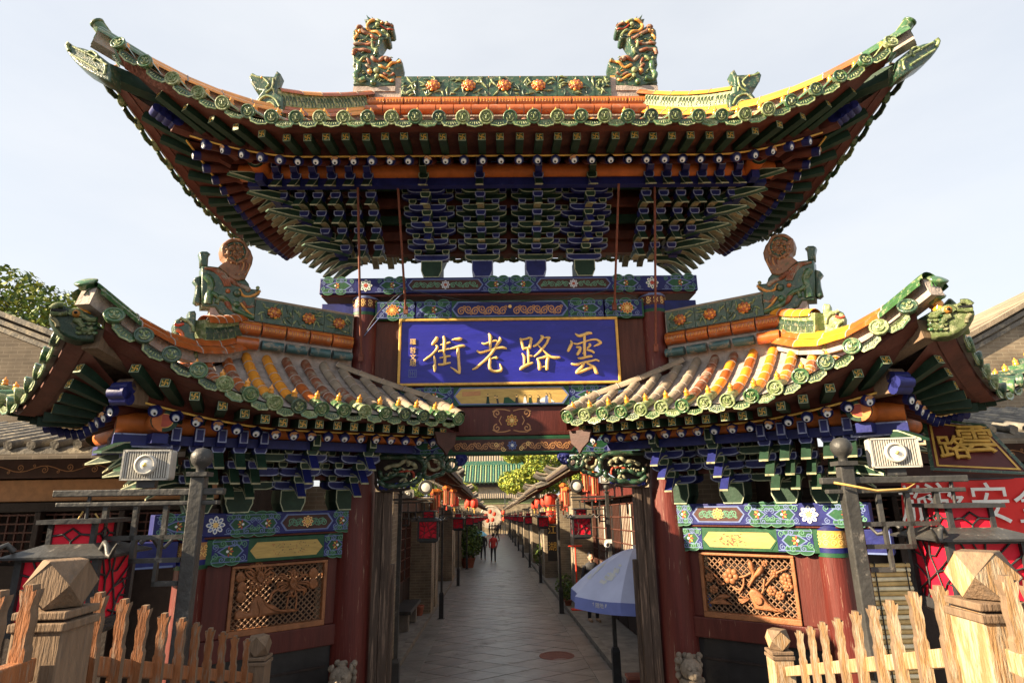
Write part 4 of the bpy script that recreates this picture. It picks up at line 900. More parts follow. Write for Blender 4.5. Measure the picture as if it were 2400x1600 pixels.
F = lambda u, v, w: (q.x+u, -.171-w, q.z+v); s_ = .05
for p in ([(-s_, -s_), (s_, -s_), (s_, s_), (-s_, s_), (-s_, -s_)], [(-.03, -.035), (-.03, .035)], [(0, -.035), (0, .035)], [(.03, -.035), (.03, .035)], [(-.035, 0), (.035, 0)]): b.rib(p, .008, 'light_blue', F, .002)
sb('seal', b)
# ================================================================ the two splayed wings
AW = radians(36); SO = 1.87; SR = 1.60
def wing_uv(px, py, sx, off=0):
    n = Vector((-sx*sin(AW), -cos(AW), 0)); w0 = Vector((sx*CX, 0, 0)); P = on_plane(px, py, w0+n*off, n)
    s_ = (P-w0).dot(Vector((sx*cos(AW), -sin(AW), 0))); return (sx*s_, P.z)
def wing(sx):
    lit = sx > 0
    W = thing('gate_wing', 'sunlit splayed gate wing with amber tiles and a carved plum blossom screen' if lit else 'shaded splayed gate wing with rusty tiles and a carved chrysanthemum screen', 'gate wing', (sx*CX, 0, 0), -sx*AW, 'splayed wings of the gate')
    X = lambda s0, s1: (min(sx*s0, sx*s1), max(sx*s0, sx*s1))
    def bx(name, s0, s1, y0, y1, z0, z1, m, bev=.01): a, c = X(s0, s1); return obj(name, MB().box(a, c, y0, y1, Z0+z0, Z0+z1, m), W, bev=bev)
    kw = dict(E=1.5, ze=Z0+.93, zr=Z0+1.74, c0=-.30, k=.27, fl=.06, bp=.75, zp=Z0+.77, rp=.105, bR=1.08, zR=Z0+.68, bF=1.34, zF=Z0+.79, sp=.238)
    La = SR/2
    fe = Eave(W, lambda a, b, z: (sx*La+a, -b, z), La, neg=not lit, pos=lit, amin=-(La+.62), amax=La+.62, **kw)
    KS = .36
    ee = Eave(W, (lambda a, b, z: (SR+b*(1+KS*(a+1.5)/1.5), a, z)) if lit else (lambda a, b, z: (-SR-b*(1+KS*(1.5-a)/1.5), -a, z)), 0, **kw)
    be = Eave(W, lambda a, b, z: (sx*La-a, b, z), La, neg=lit, pos=not lit, amin=-(La-.3), amax=La-.3, **kw)
    rr = random.Random(11 if lit else 12)
    def keep(a):
        s_ = sx*(sx*La+a); return max(0, (.30-.588*s_)/.809/1.5)
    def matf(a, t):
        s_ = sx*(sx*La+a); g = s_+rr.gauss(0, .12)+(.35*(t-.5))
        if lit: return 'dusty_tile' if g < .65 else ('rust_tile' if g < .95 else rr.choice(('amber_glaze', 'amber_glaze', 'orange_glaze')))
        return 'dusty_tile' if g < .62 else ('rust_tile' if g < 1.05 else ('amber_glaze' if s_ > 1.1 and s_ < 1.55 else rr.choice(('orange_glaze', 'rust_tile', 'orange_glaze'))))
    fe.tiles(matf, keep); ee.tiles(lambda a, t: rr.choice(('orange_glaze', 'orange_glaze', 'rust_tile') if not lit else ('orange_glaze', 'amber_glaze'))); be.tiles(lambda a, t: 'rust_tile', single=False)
    for e in (fe, ee, be): e.soffit('eave_board'); e.strip('eave_strip')
    fe.rafters(.2); ee.rafters(.2); be.rafters(.24)
    # verge along the tower: one curved course of dusty tiles
    vb = []
    for i in range(9):
        b_ = .08+(1.5-.08)*i/8; s_ = max(-.66, (.30-.809*b_)/.588); p = fe.surf(sx*s_-sx*La, b_/1.5, .04); vb.append(p)
    for p, q in zip(vb, vb[1:]):
        M1, L = along(p, q); obj('verge_tile', TILE['dusty_tile'], W, mtx=basis(M1.col[0].xyz.normalized()*1.25, M1.col[1].xyz/.29, M1.col[2].xyz.normalized()*1.25, p))
    b = MB(); pp = [fe.surf(sx*(-.68)-sx*La, t) for t in (.5, .62, .74, .86, .96)]
    for p, q in zip(pp, pp[1:]): b.add([p, q, q-Vector((0, 0, .17)), p-Vector((0, 0, .17)), p+Vector((sx*.05, 0, 0)), q+Vector((sx*.05, 0, 0)), q+Vector((sx*.05, 0, -.17)), p+Vector((sx*.05, 0, -.17))], [(0, 1, 2, 3), (4, 5, 6, 7), (3, 2, 6, 7), (0, 1, 5, 4)], 'maroon_wood')
    F = lambda u, v, w: (sx*(-.68)+sx*(u), -1.36-w, Z0+.66+v); b.ext([(.0, .12), (.3, .12), (.26, -.02), (.17, -.1), (.13, -.16), (.1, -.1), (.02, -.03)], -.02, .02, 'brown_panel', F); obj('verge_board', b, W)
    # purlins
    for e, lo, hi in ((fe, -(La+.45) if lit else -(La+1.2), (La+1.2) if lit else La+.45), (ee, -1.07, 1.07)):
        b = MB(); b.tube([e.fr(lo, .75, Z0+.77), e.fr(hi, .75, Z0+.77)], .108, 'purlin_orange', 16)
        for end, sg in ((lo, -1), (hi, 1)):
            F = lambda u, v, w: e.fr(end+sg*w, .75+u, Z0+.77+v); b.circ(0, 0, .108, 'dark_green_paint', F, .002, 18); b.circ(0, 0, .07, 'gold_paint', F, .003, 18); b.circ(0, 0, .064, 'flower_red', F, .0042, 18)
        obj('purlin', b, W)
        b = MB(); b.box(lo+(.06 if e is ee else 0), hi-.06, .69, .81, Z0+.56, Z0+.655, 'blue_paint', e.fr)
        if e is fe:
            o_ = hi if lit else lo; sg = 1 if lit else -1; b.box(o_, o_-sg*.5, .66, .84, Z0+.53, Z0+.66, 'edge_blue', e.fr); b.box(o_+sg*.004, o_-sg*.48, .645, .855, Z0+.545, Z0+.645, 'blue_paint', e.fr)
        obj('purlin_board', b, W)
        for q in range(3):
            bq = .12+.2*q; zq = Z0-.12+.17+.085+.095+(q+1)*.15; l0 = lo if e is ee else lo; b = MB()
            l1, h1 = (-(bq+.1), bq+.1) if e is ee else ((-(La+.1), La+bq+.1) if lit else (-(La+bq+.1), La+.1)); b.box(l1, h1, bq-.03, bq+.03, zq+.075, zq+.2, 'dark_green_paint' if q % 2 else 'maroon_wood', e.fr); obj('tie_board', b, W)
    obj('inner_board', MB().box(*X(.05, SO), -.05, .05, Z0+.25, Z0+1.7, 'maroon_wood'), W)
    # brackets
    en = (lambda a, b, z: (SO+b, a, z)) if lit else (lambda a, b, z: (-SO-b, -a, z))
    for i, s_ in enumerate((.2, .88)): bracket_set(W, fe.fr, sx*s_-sx*La, .12, Z0-.12, 4, .2, .15, 'b', beaks=True)
    for s_ in (.2, .88): bracket_set(W, lambda a, b, z: (-a, b, z), -sx*s_, .12, Z0-.12, 4, .2, .15, 'b', beaks=True)
    corner_sets(W, fe.fr, SO-La, sx, .12, Z0-.12, 4, .2, .15, .21, 2); corner_sets(W, en, 0, 1, .12, Z0-.12, 4, .2, .15, .21, 0); corner_sets(W, en, 0, -1, .12, Z0-.12, 4, .2, .15, .21, 0)
    for s_ in (1.48, 1.9): obj('bracket_block', PC['b']['big'], W, mtx=bmat(fe.fr, sx*s_-sx*La, .06, Z0-.12))
    for j, q in ((1, .12), (2, .32), (3, .52)):
        for s_ in (1.34,): obj('bracket_arm', PC['g' if j % 2 else 'b']['short'], W, mtx=bmat(fe.fr, sx*s_-sx*La, q, Z0-.12+.17+.085+(j-1)*.15))
    for sy in (-1, 1):
        fr = (lambda sy: (lambda a, b, z: (sx*(SO+D2*b)+D2*a, sy*D2*b-(sx*sy)*D2*a, z)))(sy)
        corner_fans(W, fr, .12, Z0-.12, 4, .2, .15)
        dg = lambda c, z: Vector((sx*(SR+c), sy*c, z))
        M1, L = along(dg(.1, Z0+1.02), dg(1.2, Z0+1.0)); b = MB(); b.box(-.08, .08, 0, L-.02, -.11, .1, 'old_wood')
        for t, hh in ((.0, .09), (.06, .05), (.1, 0), (.06, -.05)): b.tube([(-.082, L+t-.05, -.02+hh), (.082, L+t-.05, -.02+hh)], .06, 'blue_paint' if hh < .06 else 'old_wood', 12)
        obj('hip_beam', b, W, mtx=M1 @ Matrix.Diagonal((1, 1/L, 1, 1)))
        M1, L = along(dg(.6, Z0+1.1), dg(1.5, Z0+1.38)); b = MB(); b.box(-.08, .08, 0, L, -.08, .1, 'old_wood'); obj('hip_beam', b, W, mtx=M1 @ Matrix.Diagonal((1, 1/L, 1, 1)))
    # columns and beams
    c = MB(); c.lathe([(.17, .25), (.165, 1.6), (.16, Z0-.7)], 'red_column', 20); obj('column', c, W, loc=(sx*SO, 0, 0))
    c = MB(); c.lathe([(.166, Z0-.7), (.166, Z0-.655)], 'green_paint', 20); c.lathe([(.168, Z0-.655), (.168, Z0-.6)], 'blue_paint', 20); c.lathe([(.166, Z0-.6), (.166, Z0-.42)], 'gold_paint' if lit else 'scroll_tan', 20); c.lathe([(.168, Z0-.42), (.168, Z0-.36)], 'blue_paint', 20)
    for q in range(6):
        a = -pi/2+(q-2.5)*.45; F = lambda u, v, w: ((.166+w)*cos(a+u/.166), (.166+w)*sin(a+u/.166), v)
        for vv, dd in ((Z0-.55, 1), (Z0-.47, -1)): c.rib(spiral(0, vv, .036, 1.4, 0, dd), .01, 'gold_leaf', F, .004)
    obj('column_band', c, W, loc=(sx*SO, 0, 0))
    c = MB(); c.lathe([(.3, 0), (.32, .07), (.26, .16), (.22, .25)], 'kerb_stone', 20); obj('column_base', c, W, loc=(sx*SO, 0, 0))
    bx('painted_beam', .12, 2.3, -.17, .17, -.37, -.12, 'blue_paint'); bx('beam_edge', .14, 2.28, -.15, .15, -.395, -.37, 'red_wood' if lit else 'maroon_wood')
    b = MB(); F = lambda u, v, w: (sx*u, -w, v); v0, v1 = Z0-.36, Z0-.13
    cloud_end(b, .14, .36, v0, v1, -1, F, .173); field(b, .36, 1.0, v0+.02, v1-.02, 'brown_panel', 'light_blue', F, .174); vine(b, .46, .63, Z0-.245, .14, 'mint_paint', F, .177, 4, .01); vine(b, .73, .9, Z0-.245, .14, 'mint_paint', F, .177, 4, .01); lotus(b, .68, Z0-.24, .07, 'gold_leaf', 'flower_red', 'gold_paint', F, .178)
    cloud_end(b, 1.0, 1.28, v0, v1, 1, F, .173); cloud_end(b, 1.28, 1.6, v0, v1, -1, F, .1731); lotus(b, 1.7, Z0-.245, .1, 'white_paint', 'light_blue', 'gold_leaf', F, .178); cloud_end(b, 1.82, 2.28, v0, v1, 1, F, .173); obj('painted_pattern', b, W)
    bx('painted_beam', .12, SO-.1, -.12, .12, -.67, -.4, 'green_paint'); b = MB(); v0, v1 = Z0-.66, Z0-.41
    cloud_end(b, .15, .44, v0, v1, -1, F, .123); cloud_end(b, 1.32, 1.7, v0, v1, 1, F, .123); field(b, .44, 1.32, v0+.015, v1-.03, 'panel_gold', 'green_paint', F, .126); painting(b, .54, 1.24, v0+.03, v1-.05, F, .129, 'bamboo' if lit else 'birds'); obj('painted_pattern', b, W)
    bx('beam_end', 2.04, 2.46, -.15, .15, -.66, -.4, 'blue_paint'); b = MB()
    Fe = lambda u, v, w: (sx*u, -w, v)
    for p in ([(2.07, Z0-.645), (2.44, Z0-.645), (2.44, Z0-.415)],): b.rib(p, .02, 'light_blue', Fe, .153)
    obj('beam_end_line', b, W)
    # screen: boards, frame, lattice and carving
    wm = 'red_wood'
    bx('screen_board', .15, .36, -.05, .03, -1.45, -.675, wm); bx('screen_board', 1.46, SO-.14, -.05, .03, -1.45, -.675, wm); bx('screen_rail', .15, SO-.12, -.09, .05, -1.68, -1.45, wm); bx('screen_rail', .36, 1.46, -.05, .03, -.705, -.675, wm)
    for nm, s0, s1, z0, z1 in (('frame_rail', .36, 1.46, -.735, -.705), ('frame_rail', .36, 1.46, -1.45, -1.385), ('frame_stile', .36, .4, -1.385, -.735), ('frame_stile', 1.42, 1.46, -1.385, -.735)): bx(nm, s0, s1, -.075, .02, z0, z1, 'carved_wood', .008)
    b = MB(); s0, s1, z0, z1 = .4, 1.42, -1.385, -.735; st = .068
    for sg in (1, -1):
        k = -20
        while k < 40:
            pts = []
            for tt in (z0, z1):
                u = s0+k*st+sg*(tt-z0); pts.append((u, tt))
            (u0, t0), (u1, t1) = pts
            def clip(u, t, ua, ta):
                if u < s0: return s0, t+(s0-u)*(ta-t)/(ua-u)
                if u > s1: return s1, t+(s1-u)*(ta-t)/(ua-u)
                return u, t
            if max(u0, u1) > s0 and min(u0, u1) < s1:
                a = clip(u0, t0, u1, t1); c = clip(u1, t1, u0, t0); b.tube([(sx*a[0], -.01+.006*sg, Z0+a[1]), (sx*c[0], -.01+.006*sg, Z0+c[1])], .0085, 'lattice_wood', 4)
            k += 1
    obj('lattice', b, W)
    cm = 'carved_wood'
    def cv(x, y): # zoom pixel of the carving -> local
        return wing_uv(500+x/7.84, 1290+y/7.84, -1, .03) if not lit else wing_uv(1610+x/8.11, 1270+y/8.11, 1, .03)
    def ct(b, pts, r, w=.03, n=7): b.tube([(cv(x, y)[0], -w-.02*sin(pi*i/max(1, len(pts)*3)), cv(x, y)[1]) for i, (x, y) in enumerate(smooth_path(pts, 3))], r, cm, n)
    rc = random.Random(21)
    if not lit:
        for fx, fy, R_ in ((850, 470, 290), (1450, 580, 300)):
            b = MB()
            for k in range(26):
                a = k*2*pi/26+rc.uniform(-.1, .1); L = R_*rc.uniform(.65, 1.05); up = .35*sin(a); cu = rc.choice((-.35, .35))
                pts = [(fx+30*cos(a), fy-30*sin(a)), (fx+L*.5*cos(a), fy-L*.5*sin(a)+20), (fx+L*.85*cos(a+cu*.4), fy-L*.85*sin(a+cu*.4)), (fx+L*cos(a+cu), fy-L*sin(a+cu))]
                b.tube([(cv(x, y)[0], -.035-.03*sin(.5*i), cv(x, y)[1]) for i, (x, y) in enumerate(smooth_path(pts, 2))], [.004, .006, .008, .01, .013, .014, .009], cm, 6)
            for k in range(10): a = k*.63; ct(b, [(fx, fy), (fx+60*cos(a), fy-60*sin(a)), (fx+40*cos(a+1), fy-100*sin(a+.6))], .012, .06)
            obj('carved_flower', b, W)
        for fx, fy in ((520, 690), (500, 870), (1830, 620), (1830, 430), (490, 510)):
            b = MB()
            for k in range(9): a = pi*k/8; ct(b, [(fx, fy+60), (fx+70*cos(a), fy-30*sin(a)), (fx+40*cos(a), fy-100*sin(a)-20)], .018, .03)
            obj('carved_bud', b, W)
        b = MB(); F2 = lambda u, v, w: (u, -.02-w, v)
        b.puff([cv(x, y) for x, y in ((380, 1260), (390, 1130), (480, 1080), (580, 1130), (660, 1130), (670, 1000), (730, 880), (830, 800), (890, 860), (960, 950), (1120, 1000), (1230, 1080), (1400, 1060), (1560, 1080), (1500, 1110), (1100, 1160), (800, 1215))], 0, .05, cm, F2, .03); ct(b, [(800, 830), (810, 950), (850, 1080), (830, 1200)], .012, .06); ct(b, [(900, 870), (980, 1000), (1150, 1080), (1400, 1090)], .012, .06)
        obj('carved_rock', b, W)
        for pts, r in (([(1450, 640), (1380, 800), (1330, 1060)], .01), ([(1480, 640), (1520, 850), (1500, 1060)], .01), ([(850, 520), (800, 660), (860, 800)], .01), ([(1230, 690), (1080, 760), (1030, 900)], .016), ([(1150, 520), (1230, 460), (1280, 520)], .014)): b = MB(); ct(b, pts, r); obj('carved_stem', b, W)
    else:
        for fx, fy, R_ in ((440, 660, 90), (840, 640, 150), (520, 890, 85), (1670, 590, 80), (1620, 920, 95), (1880, 700, 110), (1930, 840, 95), (1780, 1010, 90), (1480, 400, 60), (660, 390, 50)):
            b = MB()
            for k in range(6):
                a = k*pi/3+fx; q = cv(fx+R_*.62*cos(a), fy+R_*.62*sin(a)); b.ball((q[0], -.045, q[1]), R_/8.11/FPX*7*.42, cm, 8, (1, .6, 1))
            q = cv(fx, fy); b.ball((q[0], -.06, q[1]), R_/8.11/FPX*7*.3, cm, 8, (1, .7, 1)); obj('carved_blossom', b, W)
        for pts in ([(1200, 340), (1230, 470), (1270, 570), (1240, 700), (1160, 800)], [(1440, 460), (1380, 560), (1300, 640), (1190, 830)]):
            b = MB(); b.tube([(cv(x, y)[0], -.05, cv(x, y)[1]) for x, y in smooth_path(pts, 3)], [.008]+[.03, .034, .034, .03, .026, .02, .016, .014, .012, .01, .008, .006][:len(smooth_path(pts, 3))-1], cm, 8); obj('carved_bird', b, W)
        b = MB(); F2 = lambda u, v, w: (u, -.02-w, v)
        b.puff([cv(x, y) for x, y in ((1180, 960), (1230, 880), (1320, 890), (1420, 960), (1480, 1050), (1560, 1160), (1700, 1260), (1800, 1320), (1300, 1260), (1260, 1120))], 0, .06, cm, F2, .03); q = cv(1390, 1100); b.lathe([(.035, 0), (.05, .012), (.035, .02)], cm, 12, Matrix.Translation((q[0], -.08, q[1])) @ Matrix.Rotation(pi/2, 4, 'X')); b.circ(0, 0, .03, 'black', lambda u, v, w: (q[0]+u, -.083-w, q[1]+v), .002)
        b.puff([cv(x, y) for x, y in ((420, 1160), (520, 1080), (620, 990), (720, 980), (830, 1030), (760, 1060), (680, 1070), (860, 1180))], 0, .05, cm, F2, .025); obj('carved_rock', b, W)
        for pts in ([(340, 460), (480, 560), (600, 680), (700, 790)], [(960, 660), (1080, 650), (1220, 580)], [(1080, 660), (1080, 820), (1000, 960)], [(880, 840), (960, 890), (1040, 890)], [(1470, 700), (1460, 900), (1430, 960)], [(1500, 820), (1600, 700), (1750, 560), (1900, 500)], [(560, 700), (620, 790), (720, 780)]): b = MB(); ct(b, pts, .012); obj('carved_stem', b, W)
        for k in range(16): a = rc.uniform(2.2, 4.2); ox, oy = rc.choice(((1180, 1080), (1700, 1250), (1850, 1300))); b = MB(); ct(b, [(ox, oy), (ox+90*cos(a), oy+60*sin(a)*rc.choice((-1, 1))), (ox+190*cos(a), oy+110*sin(a)*rc.choice((-1, 1)))], .008); obj('carved_leaf', b, W)
    bx('screen_back', .42, 1.4, .12, .14, -1.4, -.72, 'dark_wood')
    bx('lower_panel', .15, SO-.15, -.02, .04, -2.75, -1.68, 'black_panel'); bx('panel_moulding', .3, SO-.3, -.035, -.02, -1.93, -1.9, 'dark_wood', .004); bx('panel_moulding', .3, SO-.3, -.035, -.02, -2.5, -2.47, 'dark_wood', .004); bx('sill', .1, SO-.1, -.12, .12, -3, -2.75, 'kerb_stone')
    # ridge
    for k, (s0, s1) in enumerate(((.22, .62), (.62, 1.04), (1.04, 1.5))):
        for fr_ in (lambda u, v, w: (sx*u, -w, v), lambda u, v, w: (sx*u, w, v)):
            b = MB(); ridge_panel(b, s0+.003, s1-.003, Z0+2.18, Z0+2.46, .1, fr_); obj('ridge_panel', b, W)
    a, c = X(.2, 2.0); obj('ridge_core', MB().box(a, c, -.075, .075, Z0+1.65, Z0+2.45, 'mortar'), W); a, c = X(.2, 1.55); obj('ridge_cap', MB().box(a, c, -.09, .09, Z0+2.455, Z0+2.5, 'dusty_tile'), W, bev=.015)
    for k in range(6):
        s_ = .2+k*.3 if sx > 0 else -.2-(k+1)*.3; obj('ridge_moulding', MO, W, loc=(s_, -.08, Z0+2.08)); obj('ridge_base_tile', TEALT if k < 4 else TEALM, W, loc=(s_, -.16, Z0+1.87))
    # ridge-end dragon with a curled tail
    K, ox, oy = (6.032, 380, 540)
    def cu(x, y):
        u, v = wing_uv(ox+x/K, oy+y/K, -1, .06); return (u if sx < 0 else -u, v)
    b = MB(); F3 = lambda u, v, w: (u, -w, v)
    tail = [(790,520),(850,470),(910,430),(850,370),(830,270),(850,190),(920,140),(1000,125),(1090,145),(1180,200),(1250,290),(1285,390),(1270,480),(1220,590),(1170,700),(1060,720),(960,690),(880,600)]
    body = [(560,1090),(550,800),(553,640),(556,515),(650,510),(790,525),(880,600),(960,690),(1060,720),(1170,700),(1220,760),(1240,830),(1390,845),(1375,910),(1310,960),(1310,1280),(1200,1270),(930,1235),(800,1190),(740,1095)]
    b.puff([cu(x, y) for x, y in tail], -.09, .085, 'bronze_glaze', F3, .025); b.puff([cu(x, y) for x, y in body], -.1, .095, 'dark_green_glaze', F3, .03)
    b.puff([cu(x, y) for x, y in ((548, 500), (545, 400), (525, 310), (560, 290), (640, 292), (690, 330), (660, 360), (650, 500))], -.05, .06, 'dark_green_glaze', F3, .02)
    def ct2(pts, r, m, w=.095): b.tube([F3(*cu(x, y), w+.012*sin(i)) for i, (x, y) in enumerate(smooth_path(pts, 3))], r, m, 7)
    for q_, (R_, mm_, r0) in enumerate(((196, 'bronze_glaze', .022), (150, 'dark_green_glaze', .014), (112, 'bronze_glaze', .014))): ct2([(1035+(R_*(1-.85*i/22))*cos(2.4-i*.5), 330-(R_*(1-.85*i/22))*sin(2.4-i*.5)) for i in range(23)], r0, mm_, .092)
    for i in range(34): a_ = i*.5; R_ = 178-4.2*i; ct2([(1035+R_*cos(a_), 330+R_*sin(a_)), (1035+(R_-22)*cos(a_+.05), 330+(R_-22)*sin(a_+.05))], .008, 'scroll_tan', .09)
    for k in range(4): ct2([(1090+k*45, 420+k*20), (1100+k*40, 520+k*10), (1030+k*45, 640)], .011, 'scroll_tan' if k % 2 else 'rust_tile', .085)
    for k in range(4): ct2([(590+k*20, 545+k*5), (730+k*15, 590-k*8), (830+k*22, 690-k*15), (880+k*25, 800)], .016, 'rust_tile')
    ct2([(620, 660), (680, 760), (660, 900), (640, 1040)], .05, 'green_glaze', .08); ct2([(700, 900), (780, 960), (760, 1050)], .03, 'green_glaze'); ct2([(800, 950), (900, 1000), (1000, 1120), (1150, 1200), (1290, 1240)], .035, 'green_glaze')
    ct2([(940, 690), (1020, 760), (1120, 800), (1220, 850)], .03, 'rust_tile'); ct2([(1080, 850), (1130, 930), (1250, 940), (1330, 900), (1380, 860)], .018, 'gold_glaze'); ct2([(1140, 1020), (1180, 1090), (1290, 1080)], .02, 'rust_tile'); ct2([(900, 1020), (950, 1100), (1060, 1170)], .03, 'rust_tile'); ct2([(1100, 1040), (1180, 1140), (1290, 1220)], .016, 'gold_glaze')
    for x, y, r, m in ((1050, 900, .05, 'dark_green_glaze'), (920, 870, .03, 'orange_glaze'), (1200, 850, .035, 'rust_tile'), (1040, 1060, .045, 'green_glaze'), (920, 1050, .03, 'orange_glaze'), (1340, 825, .025, 'green_worn')): b.ball(F3(*cu(x, y), .1), r, m, 9)
    b.puff([cu(x, y) for x, y in ((450, 1000), (480, 860), (490, 760), (440, 700), (480, 650), (550, 630), (552, 1030), (500, 1040))], -.05, .05, 'dark_green_glaze', F3, .025)
    obj('ridge_dragon', b, W)
    # hip, beast and corner
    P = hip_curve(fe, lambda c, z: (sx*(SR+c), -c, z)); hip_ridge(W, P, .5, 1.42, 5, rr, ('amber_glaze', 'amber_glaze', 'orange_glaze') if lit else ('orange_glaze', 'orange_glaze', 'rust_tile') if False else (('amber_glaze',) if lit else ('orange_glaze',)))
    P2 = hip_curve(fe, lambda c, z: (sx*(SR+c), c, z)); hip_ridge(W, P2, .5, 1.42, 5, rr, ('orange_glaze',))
    pc = P(.58); b = MB(); BK = [(300,1390),(250,1280),(215,1180),(150,1060),(110,960),(100,880),(130,820),(210,790),(300,800),(345,790),(345,705),(440,700),(465,740),(460,900),(445,1060),(500,1180),(510,1380)]
    def ub(x, y): q = cu(x, y); q0 = cu(420, 1390); return (pc.x+(q[0]-q0[0])*.8, pc.z-.1+(q[1]-q0[1])*.9)
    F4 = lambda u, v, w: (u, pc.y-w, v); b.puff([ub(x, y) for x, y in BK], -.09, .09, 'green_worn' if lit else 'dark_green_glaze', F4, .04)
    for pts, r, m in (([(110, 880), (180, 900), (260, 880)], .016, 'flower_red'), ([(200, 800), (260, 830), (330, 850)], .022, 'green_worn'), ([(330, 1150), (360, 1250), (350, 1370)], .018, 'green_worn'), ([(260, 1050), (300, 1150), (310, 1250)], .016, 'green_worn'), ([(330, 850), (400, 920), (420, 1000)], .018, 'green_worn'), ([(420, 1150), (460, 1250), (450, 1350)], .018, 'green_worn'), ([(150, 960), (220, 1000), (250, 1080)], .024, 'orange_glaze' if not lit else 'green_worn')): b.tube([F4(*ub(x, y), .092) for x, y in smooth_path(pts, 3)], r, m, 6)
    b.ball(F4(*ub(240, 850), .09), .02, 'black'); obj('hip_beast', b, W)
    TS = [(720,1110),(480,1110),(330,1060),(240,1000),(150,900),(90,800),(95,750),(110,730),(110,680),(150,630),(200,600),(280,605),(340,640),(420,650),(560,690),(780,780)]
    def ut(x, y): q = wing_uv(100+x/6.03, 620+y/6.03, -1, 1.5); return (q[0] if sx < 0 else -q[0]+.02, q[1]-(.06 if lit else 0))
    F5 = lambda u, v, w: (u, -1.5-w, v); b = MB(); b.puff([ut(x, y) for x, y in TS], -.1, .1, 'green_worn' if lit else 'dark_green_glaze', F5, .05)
    for pts, r, m in (([(120, 690), (200, 705), (330, 720)], .02, 'black'), ([(115, 735), (220, 740), (340, 730)], .02, 'green_worn'), ([(130, 670), (200, 620), (290, 625)], .02, 'green_worn'), ([(380, 760), (440, 700), (520, 720), (530, 780)], .022, 'green_worn'), ([(430, 820), (520, 860), (560, 930)], .02, 'green_worn'), ([(560, 760), (640, 820), (740, 820)], .018, 'green_worn'), ([(540, 960), (620, 980), (700, 940)], .018, 'green_worn'), ([(140, 800), (200, 860), (210, 920)], .014, 'khaki_paint')): b.tube([F5(*ut(x, y), .11) for x, y in smooth_path(pts, 3)], r*1.25, m, 6)
    b.ball(F5(*ut(470, 740), .12), .034, 'gold_glaze'); b.ball(F5(*ut(462, 738), .148), .014, 'black')
    for k in range(6): x = 150+k*32; b.tube([F5(*ut(x, 715), .1), F5(*ut(x+4, 745), .1)], [.012, .003], 'khaki_paint', 5)
    for k in range(16): x = 480+(k % 4)*70; y = 800+(k//4)*65; b.tube([F5(*ut(x, y), .095), F5(*ut(x+30, y+22), .118), F5(*ut(x+62, y+4), .095)], .014, 'green_glaze' if k % 2 else 'green_worn', 5); obj('hip_dragon_head', b, W)
    q = ut(600, 640); obj('nail_cap', NAIL, W, mtx=Matrix.Translation((q[0], -1.5, q[1]-.04)) @ Matrix.Diagonal((1.5, 1.5, 1.5, 1)))
    for (x, y), L_ in (((680, 250), .07), (((700, 400)), .03)):
        u, v = ut(x, y); b = MB(); d = Vector((sx*.45, -.5, .9)).normalized(); xx = Vector((0, 1, 0)).cross(d).normalized(); up = d.cross(xx)
        b.lathe([(.05, -.05), (.07, L_-.02), (.088, L_), (.092, L_+.015), (.08, L_+.022), (.045, L_+.032), (0, L_+.036)], 'green_glaze', 16); obj('upturned_tile', b, W, mtx=basis(xx, up, d, (u, -1.5, v-.08)))
    return W
WL = wing(-1); WR = wing(1)
